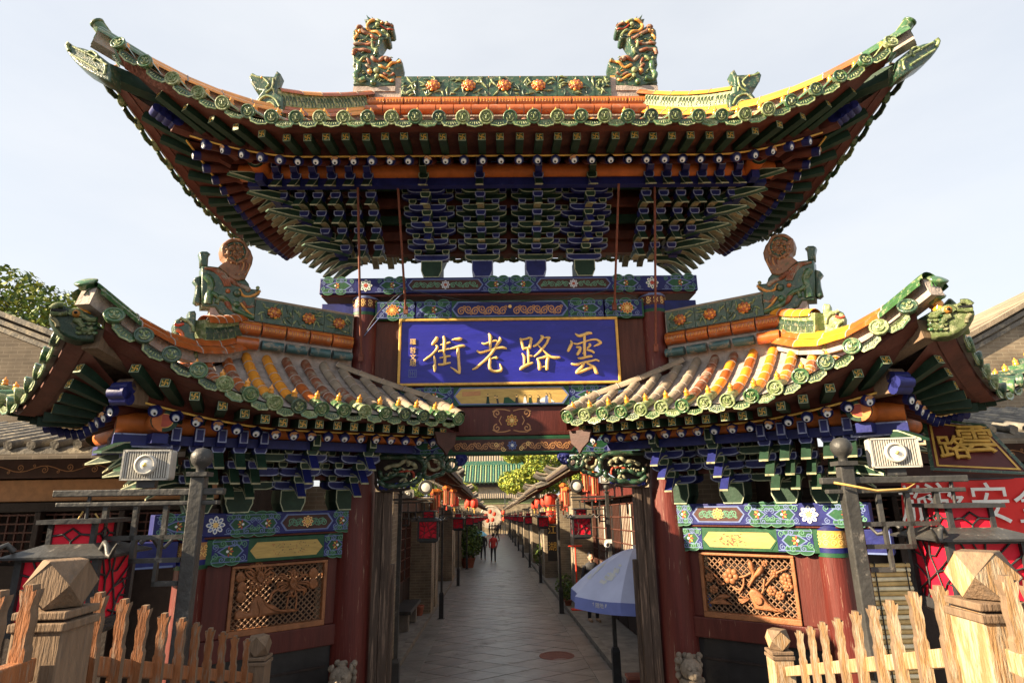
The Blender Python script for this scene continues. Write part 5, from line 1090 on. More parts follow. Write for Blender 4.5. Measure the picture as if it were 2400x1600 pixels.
# ================================================================ lamps
def lantern_parts(root, x, z0):
    """lantern: small neck box, flared roof, red panes behind branching bars, base"""
    L = bpy.data.objects.new('lantern', None); COL.objects.link(L); L.parent = root; L.location = (x, 0, z0)
    b = MB(); b.box(-.165, .165, -.165, .165, -.02, 0, 'iron'); b.frustum((0, 0, -.05), (.24, .24), (0, 0, -.02), (.3, .3), 'iron'); obj('lantern_base', b, L)
    b = MB()
    for dx in (-1, 1):
        for dy in (-1, 1): b.box(dx*.15-.014, dx*.15+.014, dy*.15-.014, dy*.15+.014, 0, .29, 'iron')
    for z in (.0, .27):
        for d in (-1, 1): b.box(-.15, .15, d*.15-.012, d*.15+.012, z, z+.022, 'iron'); b.box(d*.15-.012, d*.15+.012, -.15, .15, z, z+.022, 'iron')
    obj('lantern_frame', b, L)
    rl = random.Random(9)
    for q in range(4):
        T = Matrix.Rotation(q*pi/2, 4, 'Z'); F = lambda u, v, w: tuple(T @ Vector((u, -.143-w, v)))
        b = MB(); b.flat([(-.137, .02), (.137, .02), (.137, .272), (-.137, .272)], 'lantern_red', F, 0); pn = obj('pane', b, L)
        b = MB()
        for pts in ([(-.14, .05), (-.05, .1), (.02, .14), (.14, .17)], [(-.1, .27), (-.06, .18), (-.05, .1), (-.08, .02)], [(0, .27), (-.01, .21), (.02, .14), (.05, .06), (.04, .02)], [(.1, .27), (.03, .21), (-.01, .21)], [(.14, .22), (.07, .17), (.02, .14)], [(.14, .09), (.08, .1), (.05, .06)], [(-.14, .16), (-.09, .13), (-.05, .1)], [(-.14, .22), (-.07, .2)], [(-.05, .27), (-.03, .22), (-.06, .18)], [(0, .05), (.1, .02)], [(-.12, .02), (-.1, .06)], [(.09, .17), (.12, .13), (.08, .1)]): b.tube([F(u, v, .006) for u, v in pts], .0045, 'iron', 4)
        obj('pane_bars', b, L)
    b = MB(); b.frustum((0, 0, .292), (.42, .42), (0, 0, .335), (.2, .2), 'iron_grey'); b.box(-.21, .21, -.21, .21, .283, .2915, 'iron')
    for dx in (-1, 1):
        for dy in (-1, 1): b.tube([(dx*(.17+.02*k), dy*(.17+.02*k), .315+.03*sin(k*1.3)) for k in range(7)], [.012, .011, .01, .012, .009, .007, .004], 'iron_grey', 6)
    obj('lantern_roof', b, L)
    b = MB(); b.box(-.085, .085, -.085, .085, .33, .42, 'lantern_red'); 
    for dx in (-1, 1):
        for dy in (-1, 1): b.box(dx*.088-.01, dx*.088+.01, dy*.088-.01, dy*.088+.01, .33, .425, 'iron')
    for q in range(4):
        T = Matrix.Rotation(q*pi/2, 4, 'Z'); F = lambda u, v, w: tuple(T @ Vector((u, -.086-w, v)))
        for pts in ([(-.08, .37), (-.035, .375), (0, .4), (.035, .375), (.08, .37)], [(-.035, .375), (0, .345), (.035, .375)], [(0, .345), (0, .33)]): b.tube([F(u, v, .004) for u, v in pts], .005, 'iron', 4)
    b.box(-.13, .13, -.13, .13, .42, .438, 'iron'); obj('lantern_neck', b, L)
    b = MB(); b.tube([(0, 0, .438), (0, 0, .56)], .009, 'iron', 6); obj('hanger', b, L)
    return L
def make_lamp(label, d, group, z=0, zl=2.43):
    t = thing('street_lamp', label, 'street lamp', group=group)
    obj('post', MB().box(-.031, .031, -.031, .031, 0, 3.12, 'iron_grey'), t, bev=.005)
    b = MB(); b.box(-.062, .062, -.062, .062, 0, .66, 'iron'); b.frustum((0, 0, .66), (.13, .13), (0, 0, .72), (.085, .085), 'iron'); b.box(-.1, .1, -.1, .1, 0, .03, 'iron'); obj('sleeve', b, t, bev=.004)
    b = MB(); b.box(-.045, .045, -.045, .045, 3.12, 3.14, 'iron_grey'); b.lathe([(.02, 3.14), (.02, 3.16), (.04, 3.175), (.05, 3.2), (.048, 3.225), (.03, 3.248), (0, 3.255)], 'iron_grey', 14); obj('finial', b, t)
    b = MB(); b.box(min(-d*.12, d*.62), max(-d*.12, d*.54), -.02, .02, 3.035, 3.065, 'iron_grey'); b.box(min(-d*.1, d*.6), max(-d*.1, d*.52), -.02, .02, 2.99, 3.01, 'iron_grey'); obj('arm', b, t, bev=.004)
    b = MB(); X = lambda a, c: (min(d*a, d*c), max(d*a, d*c))
    for a, c, z0, z1 in ((.04, .4, 2.84, 2.86), (.38, .4, 2.84, 2.99), (.25, .27, 2.84, 2.99), (.12, .14, 2.84, 2.99), (.04, .26, 2.74, 2.76), (.24, .26, 2.74, 2.84), (.13, .145, 2.74, 2.84), (.04, .15, 2.64, 2.66), (.135, .15, 2.64, 2.74)):
        x0, x1 = X(a, c); b.box(x0, x1, -.012, .012, z0, z1, 'iron_grey')
    b.tube([(d*.47, 0, 2.99), (d*.47, 0, 2.9)], .008, 'iron', 5); obj('arm_lattice', b, t)
    lantern_parts(t, d*.47, zl)
    return t
lampL = make_lamp('black post lamp with red lattice lantern lining the shaded kerb of the lane', 1, 'street lamps along the lane')
lampR = make_lamp('black post lamp with red lattice lantern lining the sunlit kerb of the lane', -1, 'street lamps along the lane')
for src, l0, s0, n in ((lampL, -1.77, 1.9, 11), (lampR, 1.68, 2.3, 11)):
    for k in range(n-1, -1, -1):
        o = src if k == 0 else copy_tree(src); o.location = ST(l0 if l0 < 0 else l0+.012*k, s0+8.12*k, 0); o.rotation_euler = (0, 0, -SH)
        if k == 1: o['label'] = ('black post lamp with red lantern second along the shaded kerb' if l0 < 0 else 'black post lamp with red lantern beside the brick pier and black board')
        if k == 0: o['label'] = ('black post lamp with red lantern and floodlight behind the jamb by the shaded wing' if l0 < 0 else 'black post lamp with red lantern behind the blue parasol')
def floodlight(name, label, loc, rz, w=.21, h=.14, tilt=0, hang=False):
    t = thing(name, label, 'floodlight', loc, rz); b = MB(); T = Matrix.Translation((0, 0, h/2+.035)) @ Matrix.Rotation(tilt, 4, 'X')
    b.box(-w/2, w/2, -.02, .05, -h/2, h/2, 'cast_alu', T); obj('housing', b, t, bev=.012)
    n = int(w/.011)
    for k in range(n):
        x = -w/2+.012+k*(w-.024)/(n-1); obj('fin', MB().box(x-.0026, x+.0026, -.031, -.02, -h/2+.01, h/2-.01, 'cast_alu', T), t)
    b = MB()
    for a, c, e, f in ((-w/2, w/2, h/2-.008, h/2), (-w/2, w/2, -h/2, -h/2+.008), (-w/2, -w/2+.008, -h/2, h/2), (w/2-.008, w/2, -h/2, h/2)): b.box(a, c, -.034, -.02, e, f, 'cast_alu', T)
    obj('rim', b, t)
    TT = T @ Matrix.Translation((0, -.03, 0)) @ Matrix.Rotation(pi/2, 4, 'X'); r = h*.34
    b = MB(); b.lathe([(r, -.01), (r, .014), (r*.78, .018), (r*.74, .008)], 'cast_alu', 24, TT); ln = obj('lens_ring', b, t); b = MB(); b.lathe([(r*.74, .008), (r*.4, .016), (0, .02)], 'lens', 20, TT); obj('lens', b, t); b = MB(); b.lathe([(r*.22, .018), (r*.2, .024), (0, .025)], 'lens_chip', 10, TT); obj('light_chip', b, t)
    b = MB(); b.box(-.04, .04, -.01, .03, 0, .04, 'iron'); obj('bracket', b, t)
    return t
# the two lamps standing beside the stair, arms turned outwards
def near_lamp(px, py, dep, d, label):
    p = at_depth(px, py, dep); t = make_lamp(label, d, 'lamps beside the stair', zl=2.5); t.location = (p.x, p.y, 0); t.rotation_euler = (0, 0, radians(-6*d)); return t, p
nl, pl = near_lamp(470.5, 1098.6, 2.78, -1, 'tall black post lamp with red lantern and ball top beside the shaded wooden fence')
nr, pr = near_lamp(1977.5, 1086, 2.82, 1, 'tall grey post lamp with red lantern and ball top beside the sunlit wooden fence')
floodlight('floodlight', 'ribbed grey floodlight sitting on the shaded lamp arm by the fence', (pl.x-.235, pl.y-.02, 3.07), radians(8))
floodlight('floodlight', 'bright ribbed floodlight sitting on the sunlit lamp arm near the red banner', (pr.x+.235, pr.y-.02, 3.07), radians(-14))
b = MB(); b.tube([(pr.x-.09, pr.y-.05, 3.04), (pr.x-.05, pr.y-.07, 3.03), (pr.x+.1, pr.y-.06, 3.0), (pr.x+.25, pr.y-.05, 3.005), (pr.x+.3, pr.y-.04, 3.03), (pr.x+.24, pr.y-.03, 3.045)], .006, 'yellow_hose', 6); tag(obj('power_cord', b), 'yellow power cord looped along the sunlit lamp arm', 'cord')
b = MB(); b.tube(smooth_path([(pl.x-.5, pl.y-.03, 2.97), (pl.x-.53, pl.y-.03, 2.9), (pl.x-.54, pl.y-.02, 2.83), (pl.x-.5, pl.y-.02, 2.8), (pl.x-.45, pl.y-.02, 2.82), (pl.x-.42, pl.y-.01, 2.9), (pl.x-.45, pl.y-.02, 2.96)], 3), .004, 'yellow_hose', 6); tag(obj('power_cord', b), 'thin yellow power cord looped under the shaded lamp arm', 'cord')
L1 = ST(-1.77, 1.9, 3.26); R1 = ST(1.68, 2.3, 3.26)
floodlight('floodlight', 'small black framed floodlight on top of the post behind the shaded wing jamb', (L1.x+.12, L1.y, L1.z-.22), 0, .18, .13)
floodlight('floodlight', 'small square floodlight on top of the post behind the parasol', (R1.x-.02, R1.y, R1.z-.02), radians(-10), .15, .12)
def spot(px, py, s, r, label):
    p = at_s(px, py, s); t = thing('round_spotlight', label, 'spotlight', p, 0, 'round spotlights on the shop fronts'); T = Matrix.Rotation(pi/2, 4, 'X')
    obj('housing', MB().lathe([(r*.6, -.12), (r, -.03), (r*1.06, .02), (r*1.06, .04), (r*.94, .04)], 'iron_grey', 20, T), t); b = MB(); b.lathe([(r*.94, .03), (r*.5, .045), (0, .05)], 'lens', 20, T); obj('lens', b, t)
    b = MB(); b.tube([(-r*1.15, 0, -.0), (-r*1.15, 0, -r*1.3), (r*1.15, 0, -r*1.3), (r*1.15, 0, 0)], .012, 'iron', 5); obj('yoke', b, t)
spot(*z4(428, 328), 5.5, .15, 'round spotlight under the shaded shop eave'); spot(*z4(1382, 320), 5.5, .14, 'round spotlight under the sunlit shop eave')
# ================================================================ shop houses along the lane
rh2 = random.Random(31)
def shop(side, s0, s1, lf, le, zw, ze, zr, label, dark, near=True, sign=None):
    t = thing('shop_house', label, 'house', ST(side*(lf+1), (s0+s1)/2, 0), -SH, 'shop houses along the lane'); inv = Matrix.Translation(t.location) @ Matrix.Rotation(-SH, 4, 'Z'); inv.invert()
    Q = lambda l, s_, z: tuple(inv @ ST(side*l, s_, z))
    bxs = lambda nm, l0, l1, a, c, z0, z1, m, bev=0: obj(nm, MB().box(l0, l1, a, c, z0, z1, m, Q), t, bev=bev)
    bxs('wall', lf+.75, lf+3.5, s0, s1, 0, zw, 'grey_brick')
    for a in (s0, s1-.9): bxs('pier', lf, lf+.75, a, a+.9, .1, zw, 'grey_brick')
    bxs('lintel', lf+.3, lf+.75, s0+.9, s1-.9, zw-.45, zw-.02, 'dark_wood' if dark else 'red_wood')
    # timber front with lattice leaves
    n = max(3, int((s1-s0-1.8)/1.05)); w = (s1-s0-1.8)/n
    for k in range(n):
        a = s0+.9+k*w; bxs('door_leaf', lf+.62, lf+.68, a+.03, a+w-.03, .15, zw-.47, 'dark_wood')
        b = MB()
        for i in range(1, 6): b.box(lf+.59, lf+.625, a+.06+i*(w-.12)/6-.012, a+.06+i*(w-.12)/6+.012, 1.15, zw-.6, 'board_wood', Q)
        for j in range(7): z = 1.15+j*(zw-1.75)/6; b.box(lf+.585, lf+.62, a+.06, a+w-.06, z-.012, z+.012, 'board_wood', Q)
        obj('door_lattice', b, t)
        if near: bxs('pane', lf+.612, lf+.619, a+.07, a+w-.07, 1.16, zw-.61, 'plaster_wall' if not dark and k % 3 == 0 else 'black_panel')
    # sloping roof towards the lane
    P = lambda l, s_, f=0: Q(l, s_, ze+(zr-ze)*((l-le)/(lf+2.2-le))**1.25+f) if l > le else Q(l, s_, ze+f)
    b = MB(); lv = [le+(lf+2.2-le)*i/8 for i in range(9)]
    b.grid([[P(l, s_) for s_ in (s0-.15, s1+.15)] for l in lv], 'grey_tile', False); b.grid([[P(l, s_, -.09) for s_ in (s0-.15, s1+.15)] for l in lv], 'dark_wood', False)
    b.grid([[P(le, s_, f) for s_ in (s0-.15, s1+.15)] for f in (-.09, 0)], 'dark_wood', False)
    for e_ in (s0-.15, s1+.15): b.grid([[P(l, e_, f) for l in lv] for f in (-.09, 0)], 'grey_tile', False)
    roof = obj('roof', b, t)
    nr_ = int((s1-s0)/.27)
    for k in range(nr_+1):
        a = s0-.1+(s1-s0+.2)*k/nr_; b = MB(); b.tube([P(l, a, .03) for l in lv], .055, 'grey_tile', 7); obj('tile_row', b, roof)
        b = MB(); b.circ(0, 0, .06, 'dusty_tile', lambda u, v, ww: tuple(Vector(P(le-.005, a+u, .03+v))), 0, 10); obj('tile_end', b, roof)
    for e_ in (s0-.12, s1+.12):      # verge ridge with lifted tip
        b = MB(); b.tube([P(l, e_, .1+(.22*max(0, (le+.5-l)/.5)**2 if l < le+.5 else 0)) for l in [le-.05]+[le+.15*i for i in range(1, 4)]+lv[2:]], .085, 'grey_tile', 7); b.tube([P(l, e_, .22+(.25*max(0, (le+.6-l)/.6)**2)) for l in [le+.02]+[le+.15*i for i in range(1, 4)]+lv[3:]], .05, 'dusty_tile', 6); obj('verge_ridge', b, roof)
    nr2 = int((s1-s0)/.26)
    for k in range(nr2+1):
        a = s0+(s1-s0)*k/nr2; b = MB(); b.tube([P(le+.06, a, -.13), P(le+.9, a, -.13)], .042, 'board_wood', 7); b.circ(0, 0, .043, 'dusty_tile', lambda u, v, ww: tuple(Vector(P(le+.055, a+u, -.13+v))), 0, 8); obj('rafter', b, t)
    bxs('ridge', lf+2.05, lf+2.35, s0-.15, s1+.15, zr-.05, zr+.28, 'grey_tile')
    return t
L_ = [(3.2, 11.2, 3.35, 3.85), (11.6, 20.0, 3.3, 3.75), (20.3, 27.2, 3.25, 3.7), (27.5, 37, 3.2, 3.6), (37.4, 50, 3.2, 3.7), (50.4, 68, 3.2, 3.7), (68.4, 88, 3.2, 3.7)]
labs = ['nearest the gate', 'second from the gate', 'third from the gate', 'fourth from the gate', 'fifth from the gate', 'sixth from the gate', 'last before the moon gate']
for k, (a, c, zw, ze) in enumerate(L_): shop(-1, a, c, 2.1, 1.25, zw, ze, 5.0+.1*(k % 2), 'grey brick shop house on the shaded side of the lane, '+labs[k], True, k < 3)
R_ = [(1.6, 12.6, 3.6, 3.95), (13.0, 20.4, 3.4, 3.75), (20.8, 29, 3.3, 3.7), (29.4, 39, 3.3, 3.65), (39.4, 52, 3.2, 3.7), (52.4, 70, 3.2, 3.7), (70.4, 88, 3.2, 3.7)]
for k, (a, c, zw, ze) in enumerate(R_): shop(1, a, c, 1.98 if k else 2.3, 1.2 if k else 1.55, zw, ze, 5.1+.12*(k % 2), 'grey brick shop house on the sunlit side of the lane, '+labs[k].replace('hung with red lanterns ', ''), False, k < 3)
# ---------------------------------------------------------------- hanging lanterns and boards
def oval_lantern(p, r, h, label, group, m='paper_red'):
    t = thing('paper_lantern', label, 'lantern', p, 0, group); b = MB(); n = 16
    prof = [(r*.45, -h/2), (r*.8, -h*.42), (r, -h*.18), (r, h*.18), (r*.8, h*.42), (r*.45, h/2)]; b.lathe(prof, m, n); obj('shade', b, t)
    b = MB(); b.lathe([(r*.5, h/2), (r*.5, h/2+.03), (.01, h/2+.03)], 'gold_paint', n); b.lathe([(r*.5, -h/2-.03), (r*.5, -h/2)], 'gold_paint', n); obj('cap', b, t)
    b = MB(); b.tube([(0, 0, h/2+.03), (0, 0, h/2+.25)], .008, 'cable', 4); b.tube([(0, 0, -h/2-.03), (0, 0, -h/2-.22)], [.025, .03], 'gold_paint', 6); obj('tassel', b, t)
for (x, y), s_, r in (((1212, 412), 13.5, .19), ((1212, 515), 13.2, .19), ((1238, 515), 14.2, .19), ((1238, 412), 14.4, .19)): oval_lantern(at_s(*z4(x, y), s_), r, .46, 'large red paper lantern hung in a cluster above the black board', 'large red lanterns above the black board')
for (x, y), s_ in (((1140, 430), 19), ((1115, 440), 24), ((1180, 420), 17), ((700, 425), 24), ((735, 430), 20), ((690, 440), 28), ((610, 420), 15.5)): oval_lantern(at_s(*z4(x, y), s_), .17, .42, 'red paper lantern hung under a shop eave', 'red lanterns under the shop eaves')
for (x, y), s_ in (((505, 410), 9.5), ((560, 390), 8.5), ((600, 400), 11), ((480, 420), 7.5), ((1300, 370), 10), ((1320, 400), 8.8), ((1445, 300), 6), ((1500, 320), 5.2), ((1296, 430), 10.5)):
    p = at_s(*z4(x, y), s_); t = thing('palace_lantern', 'orange framed palace lantern hung under a shop eave', 'lantern', p, 0, 'palace lanterns under the shop eaves'); r = .09
    b = MB()
    for k in range(6):
        a = k*pi/3; b.box(-.009, .009, -.009, .009, -.2, .2, 'flower_red', Matrix.Translation((r*cos(a), r*sin(a), 0)))
    for z in (-.2, .18): b.lathe([(r*1.15, z), (r*1.15, z+.03)], 'flower_red', 6, None, False)
    b.lathe([(r*1.5, .21), (r*1.6, .25), (r*.5, .32)], 'purlin_orange', 6, None, False); obj('frame', b, t); b = MB(); b.lathe([(r*.9, -.19), (r*.9, .19)], 'scroll_tan', 6, None, False); obj('paper', b, t); b = MB(); b.tube([(0, 0, .32), (0, 0, .7)], .008, 'cable', 4); b.tube([(0, 0, -.2), (0, 0, -.34)], [.012, .02], 'paper_red', 6); obj('tassel', b, t)
p0 = at_s(*z4(1195, 560), 13); p1 = at_s(*z4(1262, 795), 13); vb = thing('hanging_board', 'tall black shop board with two gold characters under red lanterns', 'sign', (p0.x/2+p1.x/2, p0.y, p1.z))
w, h = p1.x-p0.x, p0.z-p1.z; obj('board', MB().box(-w/2, w/2, -.03, .03, 0, h, 'black_panel'), vb, bev=.01)
for ch, f in (('江', .83), ('湖', .38)):
    me = text_mesh(ch, w*.95, .012); me.materials.append(MATS['gold_paint']); obj('gold_character', me, vb, loc=(0, -.045, h*f), rot=(pi/2, 0, 0))
# ---------------------------------------------------------------- plants
def leafy(b, c, R, n, sz, mats, rnd, up=.2):
    for k in range(n):
        while True:
            v = Vector((rnd.uniform(-1, 1), rnd.uniform(-1, 1), rnd.uniform(-1, 1)))
            if .3 < v.length < 1: break
        v = v*(v.length**-.35); p = Vector(c)+Vector((v.x*R[0], v.y*R[1], v.z*R[2])); nrm = (v+Vector((rnd.gauss(0, .6), rnd.gauss(0, .6), rnd.gauss(up, .6)))).normalized(); x = nrm.orthogonal().normalized(); x.rotate(Matrix.Rotation(rnd.uniform(0, 6.3), 3, nrm)); y = nrm.cross(x); s_ = sz*rnd.uniform(.6, 1.4)
        b.add([p-x*s_*.5, p+y*s_*.28+nrm*s_*.06, p+x*s_*.6-nrm*s_*.05, p-y*s_*.28+nrm*s_*.06], [(0, 1, 2, 3)], rnd.choice(mats))
def tree(name, label, base, trunk_h, clumps, leaf, per, mats, seed, group=None, tr=.18):
    rnd = random.Random(seed); t = thing(name, label, 'tree', base, 0, group); top = Vector((0, 0, trunk_h)); b = MB()
    b.tube([(0, 0, -.2), (.05, 0, trunk_h*.5), top], [tr*1.2, tr, tr*.75], 'bark', 9); obj('trunk', b, t)
    b = MB()
    for c, R in clumps: m = (Vector(c)+top)/2+Vector((rnd.uniform(-.3, .3), rnd.uniform(-.3, .3), 0)); b.tube([top-Vector((0, 0, .2)), m, Vector(c)+Vector((0, 0, R[2]*.3))], [tr*.5, tr*.3, tr*.1], 'bark', 6)
    obj('limbs', b, t); b = MB()
    for c, R in clumps: leafy(b, c, R, int(per*R[0]*R[2]), leaf, mats, rnd)
    obj('crown', b, t); return t
rt2 = random.Random(77)
def clumps(rnd, n, W_, Hh, z0, r): return [((rnd.uniform(-W_, W_), rnd.uniform(-W_*.7, W_*.7), z0+rnd.uniform(0, Hh)), (r*rnd.uniform(.6, 1.2), r*rnd.uniform(.6, 1.2), r*rnd.uniform(.5, .9))) for k in range(n)]
tree('broadleaf_tree', 'pale green broadleaf tree rising over the sunlit lane roofs', ST(5.0, 66), 6.2, clumps(rt2, 12, 3.0, 4.6, 6.0, 1.8), .34, 520, ('leaf_green', 'leaf_yellow', 'leaf_yellow'), 1, 'trees beyond the lane', .3)
tree('broadleaf_tree', 'tall darker tree standing over the shaded lane roofs beside the grey hall', ST(-9.5, 84), 8, clumps(rt2, 11, 3.0, 6.5, 5.5, 2.0), .38, 420, ('leaf_green', 'leaf_dark', 'leaf_yellow'), 2, 'trees beyond the lane', .3)
tree('broadleaf_tree', 'bright yellow green small tree in front of the green roofed hall', ST(-5.6, 96), 5.2, clumps(rt2, 7, 1.8, 2.8, 5.0, 1.4), .34, 520, ('leaf_yellow', 'leaf_yellow', 'leaf_green'), 3, 'trees beyond the lane', .2)
tree('broadleaf_tree', 'light green tree top behind the sunlit eave tip', ST(11.5, 84), 7, clumps(rt2, 8, 2.6, 4.5, 6.5, 1.9), .38, 420, ('leaf_yellow', 'leaf_green'), 4, 'trees beyond the lane', .3)
pT = on_y(70, 700, 9.0)
tree('broadleaf_tree', 'olive green leafy tree above the grey gable coping', (pT.x-.3, 9.0, 2.9), 4.4, [((-2.2, 0, 5.9), (1.6, 1.3, .9)), ((-.8, 0, 6.45), (1.4, 1.3, .75)), ((.5, .3, 6.0), (1.2, 1.1, .6)), ((1.5, .3, 5.7), (1.0, .9, .5)), ((-1.6, .3, 5.2), (1.3, 1, .5)), ((.8, 0, 5.3), (1.0, 1, .5)), ((-3.4, 0, 6.1), (1.2, 1, .8))], .17, 900, ('leaf_green', 'leaf_yellow', 'leaf_green', 'leaf_dark'), 5, None, .11)
def shrub(p, R, label, n=500, pot=True, mats=('leaf_dark', 'leaf_green'), sz=.1, seed=0):
    t = thing('potted_shrub', label, 'plant', p, 0, 'potted shrubs along the lane'); b = MB(); b.lathe([(R*.35, 0), (R*.5, R*.6), (R*.55, R*.62), (R*.48, R*.62)], 'terracotta', 12); obj('pot', b, t)
    b = MB(); b.tube([(0, 0, R*.5), (0, 0, R*1.2)], R*.06, 'bark', 6); obj('stem', b, t); b = MB(); leafy(b, (0, 0, R*1.7), (R, R, R*1.2), n, sz, mats, random.Random(seed)); obj('foliage', b, t)
shrub(ST(-1.75, 27.3, .0), .85, 'large leafy shrub in a pot beside the shaded kerb', 1500, True, ('leaf_dark', 'leaf_green', 'leaf_dark'), .16, 1)
shrub(ST(-1.95, 33.5, .1), .6, 'smaller leafy shrub in a pot further along the shaded kerb', 700, True, ('leaf_dark', 'leaf_green'), .14, 2)
shrub(ST(1.98, 12.2, .1), .3, 'small green plant in a pot against the sunlit brick pier', 260, True, ('leaf_dark', 'leaf_green'), .09, 3)
shrub(ST(1.98, 11.2, .12), .24, 'low green plant in a pot before the sunlit brick pier', 220, True, ('leaf_green', 'leaf_dark'), .08, 4)
shrub(ST(2.1, 21.5, .1), .5, 'leafy shrub in a pot by the second sunlit shop', 500, True, ('leaf_dark', 'leaf_green'), .13, 5)
tag(obj('flower_pot', MB().lathe([(.1, 0), (.14, .2), (.15, .22), (.15, .26), (.13, .26), (.12, .2)], 'terracotta', 14), loc=ST(-2.4, 10.0, .125)), 'empty red clay pot on the shaded pavement', 'flower pot')
t = thing('stone_bench', 'dark stone bench slab against the shaded shop front', 'bench', ST(-2.55, 8.3, .12)); obj('seat', MB().box(-.28, .28, -.9, .9, .42, .5, 'iron_grey'), t, bev=.01); obj('leg', MB().box(-.2, .2, -.75, -.55, 0, .42, 'kerb_stone'), t); obj('leg', MB().box(-.2, .2, .55, .75, 0, .42, 'kerb_stone'), t)
# ---------------------------------------------------------------- end of the lane
mw = thing('moon_gate_wall', 'brick wall with a round moon gate closing the lane', 'wall', ST(0, 93)); b = MB(); zc, r, zt = 2.6, 1.75, 5.6; N = 40; cx_ = -.75
ang = [2*pi*i/N for i in range(N)]; inner = [(cx_+r*cos(a), zc+r*sin(a)) for a in ang]
def edge(a):
    c, s_ = cos(a), sin(a); k = min((9/abs(c)) if abs(c) > 1e-6 else 99, ((zt-zc)/s_) if s_ > 1e-6 else 99, ((zc)/-s_) if s_ < -1e-6 else 99); return (cx_+k*c, zc+k*s_)
for w_ in (0, .5): b.add([(x, w_, z) for x, z in inner]+[(edge(a)[0], w_, edge(a)[1]) for a in ang], [(i, (i+1) % N, N+(i+1) % N, N+i) for i in range(N)], 'far_brick')
b.add([(x, 0, z) for x, z in inner]+[(x, .5, z) for x, z in inner], [(i, (i+1) % N, N+(i+1) % N, N+i) for i in range(N)], 'plaster_wall'); obj('wall', b, mw)
b = MB(); b.tube([(x*1.0, -.05, z) for x, z in inner+inner[:1]], .14, 'plaster_wall', 8); obj('ring', b, mw)
b = MB(); b.add([(-10, -.5, zt), (9, -.5, zt), (9, .25, zt+.75), (-10, .25, zt+.75), (-10, 1, zt), (9, 1, zt)], [(0, 1, 2, 3), (3, 2, 5, 4), (0, 1, 5, 4)], 'grey_tile'); obj('coping', b, mw)
b = MB()
for k in range(60): x = -9.8+k*.31; b.tube([(x, -.52, zt+.03), (x, .25, zt+.8)], .07, 'dusty_tile', 5)
tag(obj('coping_tiles', b, mw), kind='stuff'); obj('painted_band', MB().box(-9.5, 8.5, -.06, -.01, zt-.9, zt-.1, 'green_worn'), mw); obj('rail', MB().box(-3.2, 1.4, -2.2, -2.1, 1.25, 1.4, 'plaster_wall'), mw)
for x in (-3.1, 1.3): obj('rail_post', MB().box(x-.06, x+.06, -2.2, -2.1, 0, 1.25, 'plaster_wall'), mw)
for k, (x, z) in enumerate(((-1.6, 2.9), (-.9, 3.5), (-.2, 3.1), (-1.3, 2.1), (-.5, 2.2), (1.3, 3.3), (1.35, 2.3))): oval_lantern(ST(x, 92.4, z), .32, .6, 'red round lantern hanging in the moon gate', 'red lanterns at the moon gate')
pole = tag(obj('flag_pole', MB().tube([(0, 0, 0), (0, 0, 7.2)], .07, 'plaster_wall', 10), loc=ST(1.45, 86)), 'slim pale pole standing before the moon gate', 'pole')
def hall(label, s, l0, l1, ze, zr, dep, m, m2, n, wallm):
    t = thing('temple_hall', label, 'hall', ST((l0+l1)/2, s)); w = (l1-l0)/2; base = 0
    obj('wall', MB().box(-w+1, w-1, 1.2, dep*2-1, 0, ze, wallm), t); b = MB(); k = 8
    prof = [(-.6+(dep+.6)*i/k, ze+(zr-ze)*(i/k)**1.3) for i in range(k+1)]
    b.grid([[(x, y, z+.5*(abs(x)/w)**4*(1-i/k)) for x in [(-w)+2*w*j/16 for j in range(17)]] for i, (y, z) in enumerate(prof)], m, False); b.grid([[(x, 2*dep-y, z) for x in (-w, w)] for y, z in prof], m, False); roof = obj('roof', b, t)
    for q in range(n):
        x = -w+2*w*(q+.5)/n; b = MB(); b.tube([(x, y, z+.06+.5*(abs(x)/w)**4*(1-i/k)) for i, (y, z) in enumerate(prof)], .13, m2 if q % 2 else m, 5); obj('tile_row', b, roof)
    obj('ridge', MB().box(-w, w, dep-.25, dep+.25, zr-.1, zr+.7, m), roof); b = MB(); b.box(-w+.6, w-.6, -.2, 1.2, ze-.8, ze-.05, 'dark_wood'); obj('eave_beam', b, t)
    for q in range(int(w*2/.8)): x = -w+.4+q*.8; obj('rafter', MB().box(x-.1, x+.1, -.55, 1.3, ze-.3, ze-.1, 'dark_green_paint'), t)
hall('hall with green glazed tiled roof behind the moon gate', 101, -7.2, 9.0, 8.6, 12.0, 4.5, 'roof_green', 'green_worn', 34, 'plaster_wall'); hall('tall hall with a pale grey tiled roof rising behind the green roof', 128, -12, 14, 12, 19.3, 7, 'dusty_tile', 'grey_tile', 44, 'plaster_wall')
